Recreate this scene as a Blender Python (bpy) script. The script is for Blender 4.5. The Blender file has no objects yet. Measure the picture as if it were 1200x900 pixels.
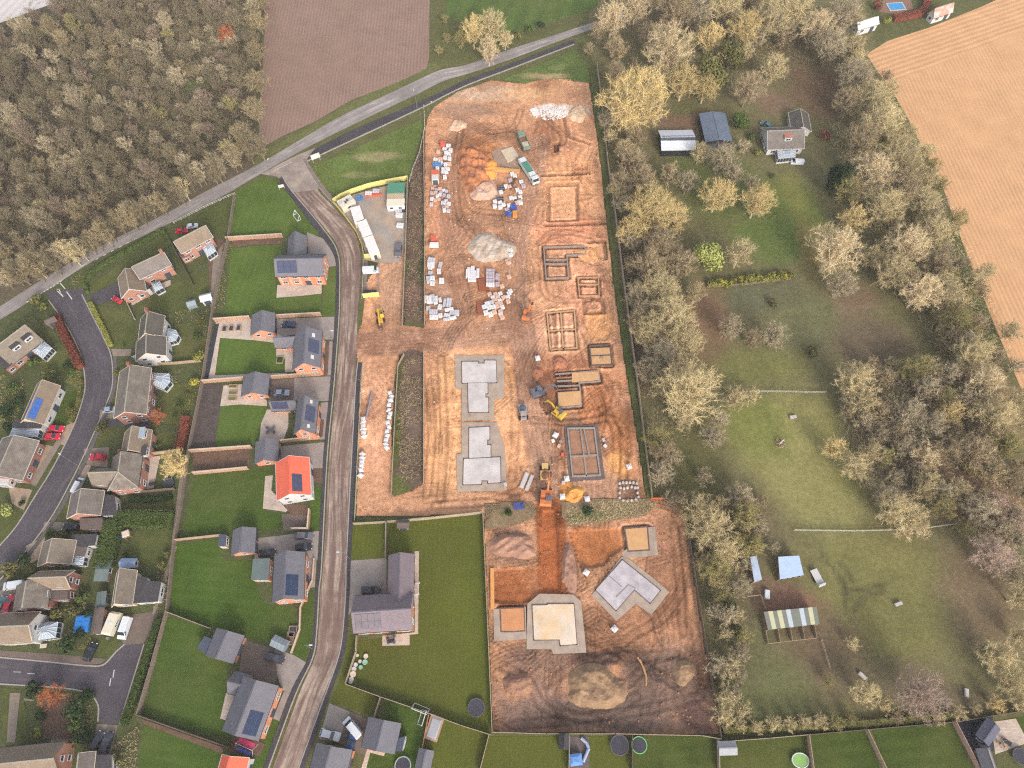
import bpy, math, random
import numpy as np
from math import radians, sin, cos, pi, hypot, atan2, sqrt
from mathutils import Vector, Matrix
random.seed(7)
S = bpy.context.scene
COL = S.collection
TH = radians(27.2); CAM_H = 168.0; FPX = 800.0      # camera: 24 mm lens, tilted 27.2 deg off straight down

def P(x, y, z=0.0):
    """point at height z seen at photo pixel (x, y) (1200 x 900)"""
    dx = (x-600)/FPX; dy = -(y-450)/FPX
    Y = dy*cos(TH)+sin(TH); Z = dy*sin(TH)-cos(TH)
    t = (CAM_H-z)/-Z
    return (dx*t, Y*t, z)
def PP(pts, z=0.0): return [P(x, y, z) for x, y in pts]
def XY(x, y, z=0.0): return P(x, y, z)[:2]

# ---------------------------------------------------------------- materials
GAIN = 1.35
def lin(c): 
    c = c/255.0
    return c/12.92 if c <= .04045 else ((c+.055)/1.055)**2.4
def alb(rgb, gain=None):
    g = gain or GAIN; l = sum(rgb)/3
    return tuple(min(.85, lin(max(0, l+(v-l)*1.0))/g) for v in rgb)
MATS = {}
def new_mat(name):
    m = bpy.data.materials.new(name); m.use_nodes = True
    nt = m.node_tree
    b = nt.nodes['Principled BSDF']
    return m, nt, b
def N(nt, t, **kw):
    n = nt.nodes.new(t)
    for k, v in kw.items():
        if k in n.inputs: n.inputs[k].default_value = v
        else: setattr(n, k, v)
    return n
def mixc(nt, fac, a, b, blend='MIX'):
    n = nt.nodes.new('ShaderNodeMix'); n.data_type = 'RGBA'; n.blend_type = blend
    for sock, v in ((n.inputs[0], fac), (n.inputs[6], a), (n.inputs[7], b)):
        if isinstance(v, (int, float)): sock.default_value = v
        elif isinstance(v, tuple): sock.default_value = v if len(v) == 4 else v+(1,)
        else: nt.links.new(v, sock)
    return n.outputs[2]
def ramp(nt, src, p0, p1, c0=(0, 0, 0, 1), c1=(1, 1, 1, 1)):
    r = nt.nodes.new('ShaderNodeValToRGB')
    r.color_ramp.elements[0].position = p0; r.color_ramp.elements[1].position = p1
    r.color_ramp.elements[0].color = c0; r.color_ramp.elements[1].color = c1
    nt.links.new(src, r.inputs[0]); return r.outputs[0]
def noise(nt, vec, scale, detail=4, rough=.6, dist=0):
    n = N(nt, 'ShaderNodeTexNoise'); n.inputs['Scale'].default_value = scale
    n.inputs['Detail'].default_value = detail; n.inputs['Roughness'].default_value = rough
    n.inputs['Distortion'].default_value = dist
    nt.links.new(vec, n.inputs['Vector']); return n.outputs['Fac']
def pos(nt): return nt.nodes.new('ShaderNodeNewGeometry').outputs['Position']
def bump(nt, b, h, strength=.4, dist=.1):
    n = N(nt, 'ShaderNodeBump'); n.inputs['Strength'].default_value = strength; n.inputs['Distance'].default_value = dist
    nt.links.new(h, n.inputs['Height']); nt.links.new(n.outputs[0], b.inputs['Normal'])
def mat(name, rgb, rough=.85, var=.18, scale=.6, rgb2=None, fine=6.0, bmp=0, metal=0, spec=.25, rawalb=None):
    """plain weathered surface: base colour with two sizes of noise, and optionally a second colour in patches"""
    if name in MATS: return MATS[name]
    m, nt, b = new_mat(name)
    c = rawalb or alb(rgb); p = pos(nt)
    n1 = noise(nt, p, scale, 5, .65); n2 = noise(nt, p, fine, 3, .6)
    base = c+(1,)
    if rgb2: base = mixc(nt, ramp(nt, noise(nt, p, scale*.7, 5, .7), .42, .62), c, alb(rgb2))
    lo = 1-var; hi = 1+var
    g = mixc(nt, ramp(nt, n1, .3, .7), (lo, lo, lo), (hi, hi, hi))
    o = mixc(nt, 1.0, base, g, 'MULTIPLY')
    lo = 1-var*.8; hi = 1+var*.8
    g2 = mixc(nt, ramp(nt, n2, .3, .7), (lo, lo, lo), (hi, hi, hi))
    o = mixc(nt, 1.0, o, g2, 'MULTIPLY')
    nt.links.new(o, b.inputs['Base Color'])
    b.inputs['Roughness'].default_value = rough; b.inputs['Metallic'].default_value = metal
    b.inputs['Specular IOR Level'].default_value = spec
    if bmp: bump(nt, b, n2, bmp, .08)
    MATS[name] = m; return m
def glass_mat():
    m, nt, b = new_mat('window_glass')
    b.inputs['Base Color'].default_value = (.03, .04, .05, 1); b.inputs['Roughness'].default_value = .08
    b.inputs['Specular IOR Level'].default_value = .6
    return m
GLASS = glass_mat()
def stripe_mat(name, rgb, rgb2, angle, scale, noise_amt=.25, rough=.9, dist=1.2, soft=(.3, .7), patch=None, bmp=.3):
    """field or lawn with rows: wave bands turned by angle, broken up by noise"""
    m, nt, b = new_mat(name); p = pos(nt)
    mp = N(nt, 'ShaderNodeMapping'); mp.inputs['Rotation'].default_value = (0, 0, angle); nt.links.new(p, mp.inputs['Vector'])
    w = N(nt, 'ShaderNodeTexWave'); w.inputs['Scale'].default_value = scale; w.inputs['Distortion'].default_value = dist
    w.inputs['Detail'].default_value = 3; w.inputs['Detail Scale'].default_value = .6
    nt.links.new(mp.outputs[0], w.inputs['Vector'])
    st = N(nt, 'ShaderNodeMapping'); st.inputs['Scale'].default_value = (1.0, .05, 1); nt.links.new(mp.outputs[0], st.inputs['Vector'])
    n0 = noise(nt, st.outputs[0], .55, 5, .7)
    f = N(nt, 'ShaderNodeMath', operation='ADD'); nt.links.new(w.outputs['Fac'], f.inputs[0]); nt.links.new(n0, f.inputs[1])
    h = N(nt, 'ShaderNodeMath', operation='MULTIPLY'); h.inputs[1].default_value = .5; nt.links.new(f.outputs[0], h.inputs[0])
    c = mixc(nt, ramp(nt, h.outputs[0], *soft), alb(rgb), alb(rgb2))
    if patch: c = mixc(nt, ramp(nt, noise(nt, p, .03, 5, .65), .45, .7), c, alb(patch))
    n1 = noise(nt, p, .12, 5, .7); n2 = noise(nt, p, 3.5, 3, .6)
    for nn in (n1, n2):
        lo, hi = 1-noise_amt, 1+noise_amt
        c = mixc(nt, 1.0, c, mixc(nt, ramp(nt, nn, .3, .7), (lo, lo, lo), (hi, hi, hi)), 'MULTIPLY')
    nt.links.new(c, b.inputs['Base Color']); b.inputs['Roughness'].default_value = rough
    b.inputs['Specular IOR Level'].default_value = .15
    if bmp: bump(nt, b, h.outputs[0], bmp, .15)
    return m
def attr_mat(name, n_amt=.22, coarse=.15, mid=.9, fine=4.0, bmp=.5, wave=None):
    """natural ground: colour attribute holds what grows or lies where; noise breaks it up"""
    m, nt, b = new_mat(name); p = pos(nt)
    a = N(nt, 'ShaderNodeAttribute'); a.attribute_name = 'Col'
    c = a.outputs['Color']
    for sc, amt, d in ((coarse, n_amt*.7, 5), (mid, n_amt, 5), (fine, n_amt, 3)):
        nn = noise(nt, p, sc, d, .65, .4); lo, hi = 1-amt, 1+amt
        c = mixc(nt, 1.0, c, mixc(nt, ramp(nt, nn, .3, .7), (lo, lo, lo*.98), (hi, hi, hi*1.02)), 'MULTIPLY')
    nt.links.new(c, b.inputs['Base Color']); b.inputs['Roughness'].default_value = .95
    b.inputs['Specular IOR Level'].default_value = .1
    bump(nt, b, noise(nt, p, 2.2, 5, .7, .5), bmp, .25)
    return m
def road_mat(name, rgb, mud=None, amt=.5, lane=2.0):
    """asphalt; u runs along the road in metres, v across"""
    m, nt, b = new_mat(name)
    uv = N(nt, 'ShaderNodeUVMap'); p = pos(nt)
    mp = N(nt, 'ShaderNodeMapping'); mp.inputs['Scale'].default_value = (.05, .7, 1); nt.links.new(uv.outputs[0], mp.inputs['Vector'])
    s = noise(nt, mp.outputs[0], 1.0, 6, .72, .3)
    c = mixc(nt, ramp(nt, noise(nt, p, .12, 5, .7), .35, .65), alb(rgb), alb(tuple(v*.86 for v in rgb)))
    if mud:
        f = ramp(nt, s, .6-amt*.22, .7-amt*.16)
        pt = ramp(nt, noise(nt, p, .09, 6, .75), .35, .6)
        mm = N(nt, 'ShaderNodeMath', operation='MULTIPLY'); nt.links.new(f, mm.inputs[0]); nt.links.new(pt, mm.inputs[1])
        c = mixc(nt, mm.outputs[0], c, alb(mud))
    for sc, am in ((.4, .1), (5, .12)):
        c = mixc(nt, 1.0, c, mixc(nt, ramp(nt, noise(nt, p, sc, 5, .7), .3, .7), (1-am,)*3, (1+am,)*3), 'MULTIPLY')
    c = mixc(nt, 1.0, c, mixc(nt, ramp(nt, s, .3, .7), (.93,)*3, (1.07,)*3), 'MULTIPLY')
    nt.links.new(c, b.inputs['Base Color']); b.inputs['Roughness'].default_value = .85; b.inputs['Specular IOR Level'].default_value = .2
    return m
def brickwork(name, rgb, rgb2, sx=1.0, rough=.9, mortar=(150, 140, 130)):
    """small regular units (bricks, pavers, tiles) laid in world space"""
    m, nt, b = new_mat(name); p = pos(nt)
    br = N(nt, 'ShaderNodeTexBrick'); br.inputs['Scale'].default_value = sx
    br.inputs['Color1'].default_value = alb(rgb)+(1,); br.inputs['Color2'].default_value = alb(rgb2)+(1,)
    br.inputs['Mortar'].default_value = alb(mortar)+(1,); br.inputs['Mortar Size'].default_value = .03
    nt.links.new(p, br.inputs['Vector'])
    c = br.outputs['Color']
    for sc, am in ((.35, .16), (4, .12)):
        c = mixc(nt, 1.0, c, mixc(nt, ramp(nt, noise(nt, p, sc, 5, .7), .3, .7), (1-am,)*3, (1+am,)*3), 'MULTIPLY')
    nt.links.new(c, b.inputs['Base Color']); b.inputs['Roughness'].default_value = rough; b.inputs['Specular IOR Level'].default_value = .2
    return m
def roof_mat(name, rgb, moss=None, course=.33):
    """tiles or slates: courses follow height, so they run level along every slope"""
    m, nt, b = new_mat(name); p = pos(nt)
    sx = N(nt, 'ShaderNodeSeparateXYZ'); nt.links.new(p, sx.inputs[0])
    q = N(nt, 'ShaderNodeMath', operation='MULTIPLY'); q.inputs[1].default_value = 1/(course*.6); nt.links.new(sx.outputs[2], q.inputs[0])
    fr = N(nt, 'ShaderNodeMath', operation='FRACT'); nt.links.new(q.outputs[0], fr.inputs[0])
    c = alb(rgb)+(1,)
    if moss:
        c = mixc(nt, ramp(nt, noise(nt, p, .45, 6, .75, .4), .4, .68), c, alb(moss))
    c = mixc(nt, 1.0, c, mixc(nt, fr.outputs[0], (.84,)*3, (1.1,)*3), 'MULTIPLY')
    for sc, am in ((.5, .1), (3.5, .14)):
        c = mixc(nt, 1.0, c, mixc(nt, ramp(nt, noise(nt, p, sc, 5, .7), .3, .7), (1-am,)*3, (1+am,)*3), 'MULTIPLY')
    nt.links.new(c, b.inputs['Base Color']); b.inputs['Roughness'].default_value = .75; b.inputs['Specular IOR Level'].default_value = .3
    bump(nt, b, fr.outputs[0], .3, .04)
    return m
def leaf_mat(name, rgb, rgb2, var=.25):
    m, nt, b = new_mat(name)
    oi = N(nt, 'ShaderNodeObjectInfo'); p = pos(nt)
    c = mixc(nt, ramp(nt, noise(nt, p, .9, 4, .7), .35, .65), alb(rgb), alb(rgb2))
    c = mixc(nt, 1.0, c, mixc(nt, oi.outputs['Random'], (1-var, 1-var, 1-var), (1+var, 1+var*.9, 1+var*.8)), 'MULTIPLY')
    nt.links.new(c, b.inputs['Base Color']); b.inputs['Roughness'].default_value = .9; b.inputs['Specular IOR Level'].default_value = .1
    return m

# ---------------------------------------------------------------- meshes
class MB:
    def __init__(s): s.v = []; s.f = []; s.m = []
    def add(s, vs, fs, m=0):
        o = len(s.v); s.v += [tuple(v) for v in vs]
        s.f += [tuple(i+o for i in f) for f in fs]; s.m += [m]*len(fs); return s
    def box(s, c, size, rz=0.0, m=0, top=1.0, rx=0.0):
        hx, hy, hz = size[0]/2, size[1]/2, size[2]/2
        vs = []
        for z in (-1, 1):
            k = top if z > 0 else 1.0
            for a, b_ in ((-1, -1), (1, -1), (1, 1), (-1, 1)):
                x, y = a*hx*k, b_*hy*k
                vs.append((c[0]+x*cos(rz)-y*sin(rz), c[1]+x*sin(rz)+y*cos(rz), c[2]+z*hz))
        return s.add(vs, [(0, 3, 2, 1), (4, 5, 6, 7), (0, 1, 5, 4), (1, 2, 6, 5), (2, 3, 7, 6), (3, 0, 4, 7)], m)
    def prism(s, poly, z0, z1, m=0, bottom=False):
        n = len(poly)
        a = sum(poly[i][0]*poly[(i+1) % n][1]-poly[(i+1) % n][0]*poly[i][1] for i in range(n))
        if a < 0: poly = poly[::-1]
        vs = [(p[0], p[1], z0) for p in poly]+[(p[0], p[1], z1) for p in poly]
        fs = [(i, (i+1) % n, (i+1) % n+n, i+n) for i in range(n)]+[tuple(range(n, 2*n))]
        if bottom: fs.append(tuple(range(n-1, -1, -1)))
        return s.add(vs, fs, m)
    def quad(s, a, b, c, d, m=0): return s.add([a, b, c, d], [(0, 1, 2, 3)], m)
    def slab(s, pts, n, t, m=0):
        """flat polygon pts thickened by t against normal n"""
        k = len(pts); n = Vector(n).normalized()
        lo = [tuple(Vector(p)-n*t) for p in pts]
        fs = [tuple(range(k)), tuple(range(2*k-1, k-1, -1))]+[(i, i+k, (i+1) % k+k, (i+1) % k) for i in range(k)]
        return s.add(list(pts)+lo, fs, m)
    def tube(s, a, b, r0, r1=None, n=6, m=0, cap=True):
        r1 = r0 if r1 is None else r1
        a, b = Vector(a), Vector(b); d = (b-a)
        if d.length < 1e-6: return s
        d.normalize(); u = d.orthogonal().normalized(); w = d.cross(u)
        vs = [tuple(a+(u*cos(2*pi*i/n)+w*sin(2*pi*i/n))*r0) for i in range(n)]
        vs += [tuple(b+(u*cos(2*pi*i/n)+w*sin(2*pi*i/n))*r1) for i in range(n)]
        fs = [(i, (i+1) % n, (i+1) % n+n, i+n) for i in range(n)]
        if cap: fs += [tuple(range(n-1, -1, -1)), tuple(range(n, 2*n))]
        return s.add(vs, fs, m)
    def lathe(s, c, prof, n=16, m=0, sx=1.0, sy=1.0, rz=0.0):
        vs = []
        for r, z in prof:
            for i in range(n):
                x, y = r*sx*cos(2*pi*i/n), r*sy*sin(2*pi*i/n)
                vs.append((c[0]+x*cos(rz)-y*sin(rz), c[1]+x*sin(rz)+y*cos(rz), c[2]+z))
        fs = []
        for k in range(len(prof)-1):
            for i in range(n):
                j = (i+1) % n
                fs.append((k*n+i, k*n+j, k*n+n+j, k*n+n+i))
        fs.append(tuple(range((len(prof)-1)*n, len(prof)*n)))
        return s.add(vs, fs, m)
    def build(s, name, mats, parent=None, loc=(0, 0, 0), rz=0.0, smooth=False):
        me = bpy.data.meshes.new(name); me.from_pydata(s.v, [], s.f)
        if not isinstance(mats, (list, tuple)): mats = [mats]
        for mm in mats: me.materials.append(mm)
        if len(mats) > 1: me.polygons.foreach_set('material_index', s.m)
        if smooth: me.polygons.foreach_set('use_smooth', [True]*len(me.polygons))
        me.update()
        return link(name, me, parent, loc, rz)
def link(name, me, parent=None, loc=(0, 0, 0), rz=0.0):
    o = bpy.data.objects.new(name, me); COL.objects.link(o)
    o.location = loc; o.rotation_euler = (0, 0, rz)
    if parent: o.parent = parent
    return o
def tag(o, label=None, cat=None, group=None, kind=None):
    if label: o['label'] = label
    if cat: o['category'] = cat
    if group: o['group'] = group
    if kind: o['kind'] = kind
    return o
def thing(name, label, cat, loc=(0, 0, 0), rz=0.0, group=None):
    o = bpy.data.objects.new(name, None); COL.objects.link(o); o.empty_display_size = .3
    o.location = loc; o.rotation_euler = (0, 0, rz)
    return tag(o, label, cat, group)
KIDS = {}
def copy_tree(o, loc=None, rz=None, label=None, group=None, mats=None, scale=None):
    """copy a thing with its parts and sub-parts"""
    def rec(src, par):
        c = src.copy(); COL.objects.link(c); c.parent = par
        for ch in KIDS.get(src.name) or KIDS.setdefault(src.name, list(src.children)): rec(ch, c)
        return c
    r = rec(o, None)
    if loc is not None: r.location = loc
    if rz is not None: r.rotation_euler = (0, 0, rz)
    if label: r['label'] = label
    if group: r['group'] = group
    if scale is not None: r.scale = scale if isinstance(scale, tuple) else (scale,)*3
    return r
def patch(name, pts, m, z=.01, label=None, world=False):
    """one flat sheet of ground from an outline in photo pixels"""
    ps = pts if world else [P(x, y)[:2] for x, y in pts]
    a = sum(ps[i][0]*ps[(i+1) % len(ps)][1]-ps[(i+1) % len(ps)][0]*ps[i][1] for i in range(len(ps)))
    if a < 0: ps = ps[::-1]
    import mathutils.geometry as mg
    v = [Vector((p[0], p[1], 0)) for p in ps]
    tris = mg.tessellate_polygon([v])
    b = MB()
    fs = []
    for t in tris:
        (x0, y0), (x1, y1), (x2, y2) = (ps[i] for i in t)
        fs.append(t if (x1-x0)*(y2-y0)-(x2-x0)*(y1-y0) > 0 else t[::-1])
    b.add([(p[0], p[1], z) for p in ps], fs)
    return tag(b.build(name, m), kind='structure')
def dens(pl, step):
    out = [Vector(pl[0])]
    for a, b in zip(pl[:-1], pl[1:]):
        a, b = Vector(a), Vector(b); n = max(1, int((b-a).length/step))
        out += [a.lerp(b, k/n) for k in range(1, n+1)]
    return out
def smooth_line(pl, k=8):
    """Catmull-Rom through 2D/3D points"""
    p = [Vector(q) for q in pl]; p = [p[0]*2-p[1]]+p+[p[-1]*2-p[-2]]; out = []
    for i in range(1, len(p)-2):
        for j in range(k):
            t = j/k
            out.append(.5*((2*p[i])+(p[i+1]-p[i-1])*t+(2*p[i-1]-5*p[i]+4*p[i+1]-p[i+2])*t*t+(3*p[i]-p[i-1]-3*p[i+1]+p[i+2])*t**3))
    out.append(p[-2]); return out
def strip(name, left, right, m, z=.02, thick=0.0, sm=6):
    """road or path between two edge lines (photo pixels), with u in metres along it and v across"""
    L = smooth_line([P(*q)[:2] for q in left], sm); R = smooth_line([P(*q)[:2] for q in right], sm)
    n = min(len(L), len(R)); vs = []; uv = []; d = 0; W = 6
    for i in range(n):
        if i: d += ((L[i]+R[i])-(L[i-1]+R[i-1])).length/2
        for k in range(W+1):
            q = L[i].lerp(R[i], k/W); vs.append((q.x, q.y, z)); uv.append((d, k/W*(L[i]-R[i]).length))
    fs = []
    for i in range(n-1):
        for k in range(W):
            a = i*(W+1)+k; fs.append((a, a+1, a+W+2, a+W+1))
    q = fs[0]; A, B, C = (Vector(vs[q[i]]) for i in range(3))
    if (B-A).cross(C-A).z < 0: fs = [f[::-1] for f in fs]
    nf = len(fs)
    if thick:                                   # raised sheet: skirts at both edges
        o = len(vs)
        for i in range(n):
            for k in (0, W): q = vs[i*(W+1)+k]; vs.append((q[0], q[1], z-thick)); uv.append(uv[i*(W+1)+k])
        for i in range(n-1):
            for s_, k in ((0, 0), (1, W)):
                a, b_ = i*(W+1)+k, (i+1)*(W+1)+k; c_, d_ = o+2*i+s_, o+2*(i+1)+s_
                fs.append((a, b_, d_, c_))
    me = bpy.data.meshes.new(name); me.from_pydata(vs, [], fs); me.materials.append(m)
    ul = me.uv_layers.new(name='UVMap')
    li = np.zeros(len(me.loops), dtype=np.int32); me.loops.foreach_get('vertex_index', li)
    ul.data.foreach_set('uv', np.array(uv)[li].ravel())
    return tag(link(name, me), kind='structure')
def ribbon(name, line, w, m, z=.03, h=0.0, world=False, kind='structure', sm=6):
    """kerb, painted line, low strip along a line in photo pixels"""
    L = [Vector(P(*q)[:2]) for q in line] if not world else [Vector(q) for q in line]
    if sm and len(L) > 2: L = smooth_line(L, sm)
    b = MB(); n = len(L); pts = []
    for i in range(n):
        t = (L[min(i+1, n-1)]-L[max(i-1, 0)]).normalized(); nn = Vector((-t.y, t.x))
        pts.append((L[i]+nn*w/2, L[i]-nn*w/2))
    for i in range(n-1):
        (a, b_), (c, d) = pts[i], pts[i+1]
        b.quad((b_.x, b_.y, z+h), (d.x, d.y, z+h), (c.x, c.y, z+h), (a.x, a.y, z+h))
        if h:
            b.quad((a.x, a.y, z), (a.x, a.y, z+h), (c.x, c.y, z+h), (c.x, c.y, z)); b.quad((b_.x, b_.y, z+h), (b_.x, b_.y, z), (d.x, d.y, z), (d.x, d.y, z+h))
    if h:
        for (a, b_) in (pts[0], pts[-1]): b.quad((a.x, a.y, z), (b_.x, b_.y, z), (b_.x, b_.y, z+h), (a.x, a.y, z+h))
    o = b.build(name, m)
    return tag(o, kind=kind) if kind else o

# ---------------------------------------------------------------- numpy helpers for natural ground
def vnoise(x, y, scale, seed=0):
    rs = np.random.RandomState(seed); T = rs.rand(256, 256)
    u, v = x/scale, y/scale; i = np.floor(u).astype(int); j = np.floor(v).astype(int)
    fu, fv = u-i, v-j; fu = fu*fu*(3-2*fu); fv = fv*fv*(3-2*fv)
    g = lambda a, b_: T[a % 256, b_ % 256]
    return (g(i, j)*(1-fu)+g(i+1, j)*fu)*(1-fv)+(g(i, j+1)*(1-fu)+g(i+1, j+1)*fu)*fv
def fbm(x, y, scale, seed=0, octv=4):
    s = 0; a = 1; t = 0
    for k in range(octv): s = s+a*vnoise(x, y, scale/2**k, seed+k); t += a; a *= .55
    return s/t-.5
def inpoly(x, y, poly):
    r = np.zeros(x.shape, bool); n = len(poly)
    for i in range(n):
        (x0, y0), (x1, y1) = poly[i][:2], poly[(i+1) % n][:2]
        if y0 == y1: continue
        c = ((y0 > y) != (y1 > y)) & (x < (x1-x0)*(y-y0)/(y1-y0)+x0); r ^= c
    return r
def pldist(x, y, line):
    d = np.full(x.shape, 1e9)
    for (x0, y0), (x1, y1) in zip(line[:-1], line[1:]):
        dx, dy = x1-x0, y1-y0; l2 = dx*dx+dy*dy+1e-9
        t = np.clip(((x-x0)*dx+(y-y0)*dy)/l2, 0, 1)
        d = np.minimum(d, np.hypot(x-x0-t*dx, y-y0-t*dy))
    return d
def grid_sheet(name, X, Y, Zv, C, keep, m):
    """height/colour grid -> one mesh; keep = which vertices belong"""
    ny, nx = X.shape
    idx = np.arange(nx*ny).reshape(ny, nx)
    q = np.stack([idx[:-1, :-1], idx[:-1, 1:], idx[1:, 1:], idx[1:, :-1]], -1).reshape(-1, 4)
    if keep is not None:
        kf = keep.ravel()[q].all(1); q = q[kf]
    used = np.unique(q); rm = np.full(nx*ny, -1); rm[used] = np.arange(len(used)); q = rm[q]
    co = np.stack([X.ravel(), Y.ravel(), Zv.ravel()], -1)[used]; cc = C.reshape(-1, 3)[used]
    me = bpy.data.meshes.new(name)
    me.vertices.add(len(co)); me.vertices.foreach_set('co', co.ravel().astype(np.float32))
    me.loops.add(q.size); me.loops.foreach_set('vertex_index', q.ravel().astype(np.int32))
    me.polygons.add(len(q)); me.polygons.foreach_set('loop_start', np.arange(0, q.size, 4, dtype=np.int32))
    me.polygons.foreach_set('loop_total', np.full(len(q), 4, dtype=np.int32))
    me.polygons.foreach_set('use_smooth', np.ones(len(q), bool))
    me.update(calc_edges=True)
    at = me.color_attributes.new('Col', 'FLOAT_COLOR', 'POINT')
    at.data.foreach_set('color', np.concatenate([cc, np.ones((len(cc), 1))], 1).ravel().astype(np.float32))
    me.materials.append(m)
    return tag(link(name, me), kind='structure')
# ================================================================ GROUND
def pxm(y): return (711.5+(y-450)*.457)/CAM_H       # photo pixels per metre on the ground at row y
def world_poly(pts): return [P(x, y)[:2] for x, y in pts]
def paint(X, Y, C, poly=None, rgb=None, jit=1.2, seed=0, blob=None, amt=1.0, soft=True):
    c = np.array(alb(rgb))
    jx = X+jit*2*fbm(X, Y, 4.0, seed+50, 3); jy = Y+jit*2*fbm(X, Y, 4.0, seed+80, 3)
    if poly is not None:
        w = inpoly(jx, jy, world_poly(poly)).astype(float)*amt
    else:
        px, py, rx, ry = blob; cx, cy, _ = P(px, py); s = pxm(py)
        d = np.hypot((jx-cx)/(rx/s), (jy-cy)/(ry/s))+.5*fbm(X, Y, max(3.0, rx/s*.5), seed+20, 4)
        w = np.clip((1.15-d)/.55, 0, 1)*amt
    C[:] = C*(1-w[..., None])+c*w[..., None]

# ---- the one big ground sheet
xs = np.arange(-240, 241, 1.0); ys = np.arange(-22, 300, 1.0)
X, Y = np.meshgrid(xs, ys); C = np.zeros(X.shape+(3,)); C[:] = alb((104, 103, 64))
WOOD = [(-140, 420), (0, 352), (60, 316), (125, 281), (190, 248), (240, 220), (302, 186), (302, 150), (308, 60), (312, -40), (-200, -40)]
paint(X, Y, C, WOOD, (96, 86, 68), 2.5)
for i, (px, py, rx, ry, rgb, am) in enumerate([
    (110, 85, 35, 20, (100, 100, 70), .8), (230, 103, 14, 14, (104, 118, 66), 1), (180, 130, 40, 25, (98, 96, 66), .6), (60, 60, 60, 30, (84, 74, 62), .8), (60, 200, 70, 60, (98, 84, 68), .6),
    (240, 150, 40, 20, (72, 78, 52), .7), (170, 60, 60, 30, (100, 90, 74), .5), (270, 60, 30, 40, (86, 80, 62), .6), (120, 180, 50, 30, (106, 94, 76), .5)]):
    paint(X, Y, C, rgb=rgb, blob=(px, py, rx, ry), amt=am, seed=i, jit=3)
# verge along the wood side of the main road
paint(X, Y, C, [(0, 359), (62, 320), (125, 285), (190, 252), (240, 225), (300, 194), (300, 184), (235, 214), (180, 240), (110, 276), (50, 305), (0, 335)], (110, 98, 78), 1.0)
paint(X, Y, C, [(300, 194), (350, 165), (400, 136), (450, 112), (485, 96), (515, 82), (512, 72), (470, 88), (410, 122), (350, 155), (300, 182)], (112, 112, 68), .8)
# east side: belts, paddocks, gardens
paint(X, Y, C, [(690, 50), (705, 110), (720, 300), (745, 480), (765, 585), (800, 590), (845, 862), (1230, 830), (1230, 520), (1150, 400), (1080, 200), (1030, 90), (1010, -40), (690, -40)], (124, 116, 80), 1.5)
EB = [(790, 20, 90, 50, (104, 92, 70), .8), (940, 70, 60, 70, (104, 92, 66), .9), (960, 110, 40, 50, (112, 88, 68), .8), (905, 120, 22, 22, (128, 104, 84), .9),
      (800, 140, 40, 30, (122, 96, 76), .9), (800, 125, 25, 14, (96, 98, 58), .8), (860, 230, 70, 60, (100, 106, 58), .9), (800, 200, 30, 26, (104, 110, 62), .9), (930, 250, 40, 60, (104, 112, 56), .9),
      (905, 280, 50, 40, (98, 112, 56), .9), (950, 290, 14, 50, (132, 116, 72), .8), (930, 225, 14, 50, (126, 122, 66), .6),
      (750, 300, 30, 90, (96, 86, 66), .8), (770, 400, 50, 80, (110, 92, 74), .8), (830, 370, 30, 50, (134, 100, 80), .7), (830, 420, 20, 30, (124, 104, 76), .8),
      (900, 350, 60, 26, (104, 102, 76), .9), (950, 380, 60, 40, (110, 108, 74), .9), (1020, 400, 50, 40, (112, 96, 76), .9), (1000, 350, 30, 30, (126, 104, 84), .8),
      (890, 430, 60, 26, (118, 116, 68), .9), (930, 520, 80, 70, (144, 137, 84), 1), (960, 570, 60, 60, (140, 134, 84), 1), (890, 500, 40, 50, (120, 122, 66), .9), (815, 540, 40, 60, (104, 100, 62), .9),
      (1080, 520, 90, 80, (112, 98, 78), .9), (1140, 580, 60, 60, (138, 106, 84), .8), (1100, 480, 40, 30, (96, 86, 70), .8),
      (1020, 680, 90, 80, (124, 118, 72), 1), (1040, 730, 90, 60, (118, 112, 68), 1), (970, 760, 50, 50, (116, 98, 76), .9), (1030, 800, 80, 30, (110, 98, 74), .8), (1150, 700, 50, 70, (128, 106, 84), .7),
      (900, 810, 60, 40, (104, 104, 66), .9), (870, 760, 40, 50, (100, 96, 66), .8), (925, 706, 45, 20, (140, 104, 84), 1), (900, 690, 40, 14, (124, 98, 80), .8), (860, 690, 26, 50, (104, 94, 70), .9),
      (860, 620, 50, 50, (112, 98, 76), .9), (1120, 820, 80, 20, (112, 98, 76), .8), (1160, 470, 40, 60, (150, 122, 92), .7), (1090, 120, 20, 60, (140, 112, 86), .5), (740, 130, 30, 70, (116, 100, 72), .8)]
for i, (px, py, rx, ry, rgb, am) in enumerate(EB): paint(X, Y, C, rgb=tuple(v*1.08 for v in rgb), blob=(px, py, rx, ry), amt=am, seed=i+100, jit=2)
# paddock mud tracks
for ln in ([(960, 645), (980, 672), (996, 700)], [(985, 694), (1010, 690), (1036, 685)], [(1000, 716), (1010, 700), (1036, 692)], [(990, 675), (990, 715)], [(985, 660), (1000, 680)]):
    d = pldist(X, Y, world_poly(ln)); w = np.clip(1-d/.9, 0, 1)[..., None]*.7; C[:] = C*(1-w)+np.array(alb((82, 78, 56)))*w
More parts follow.
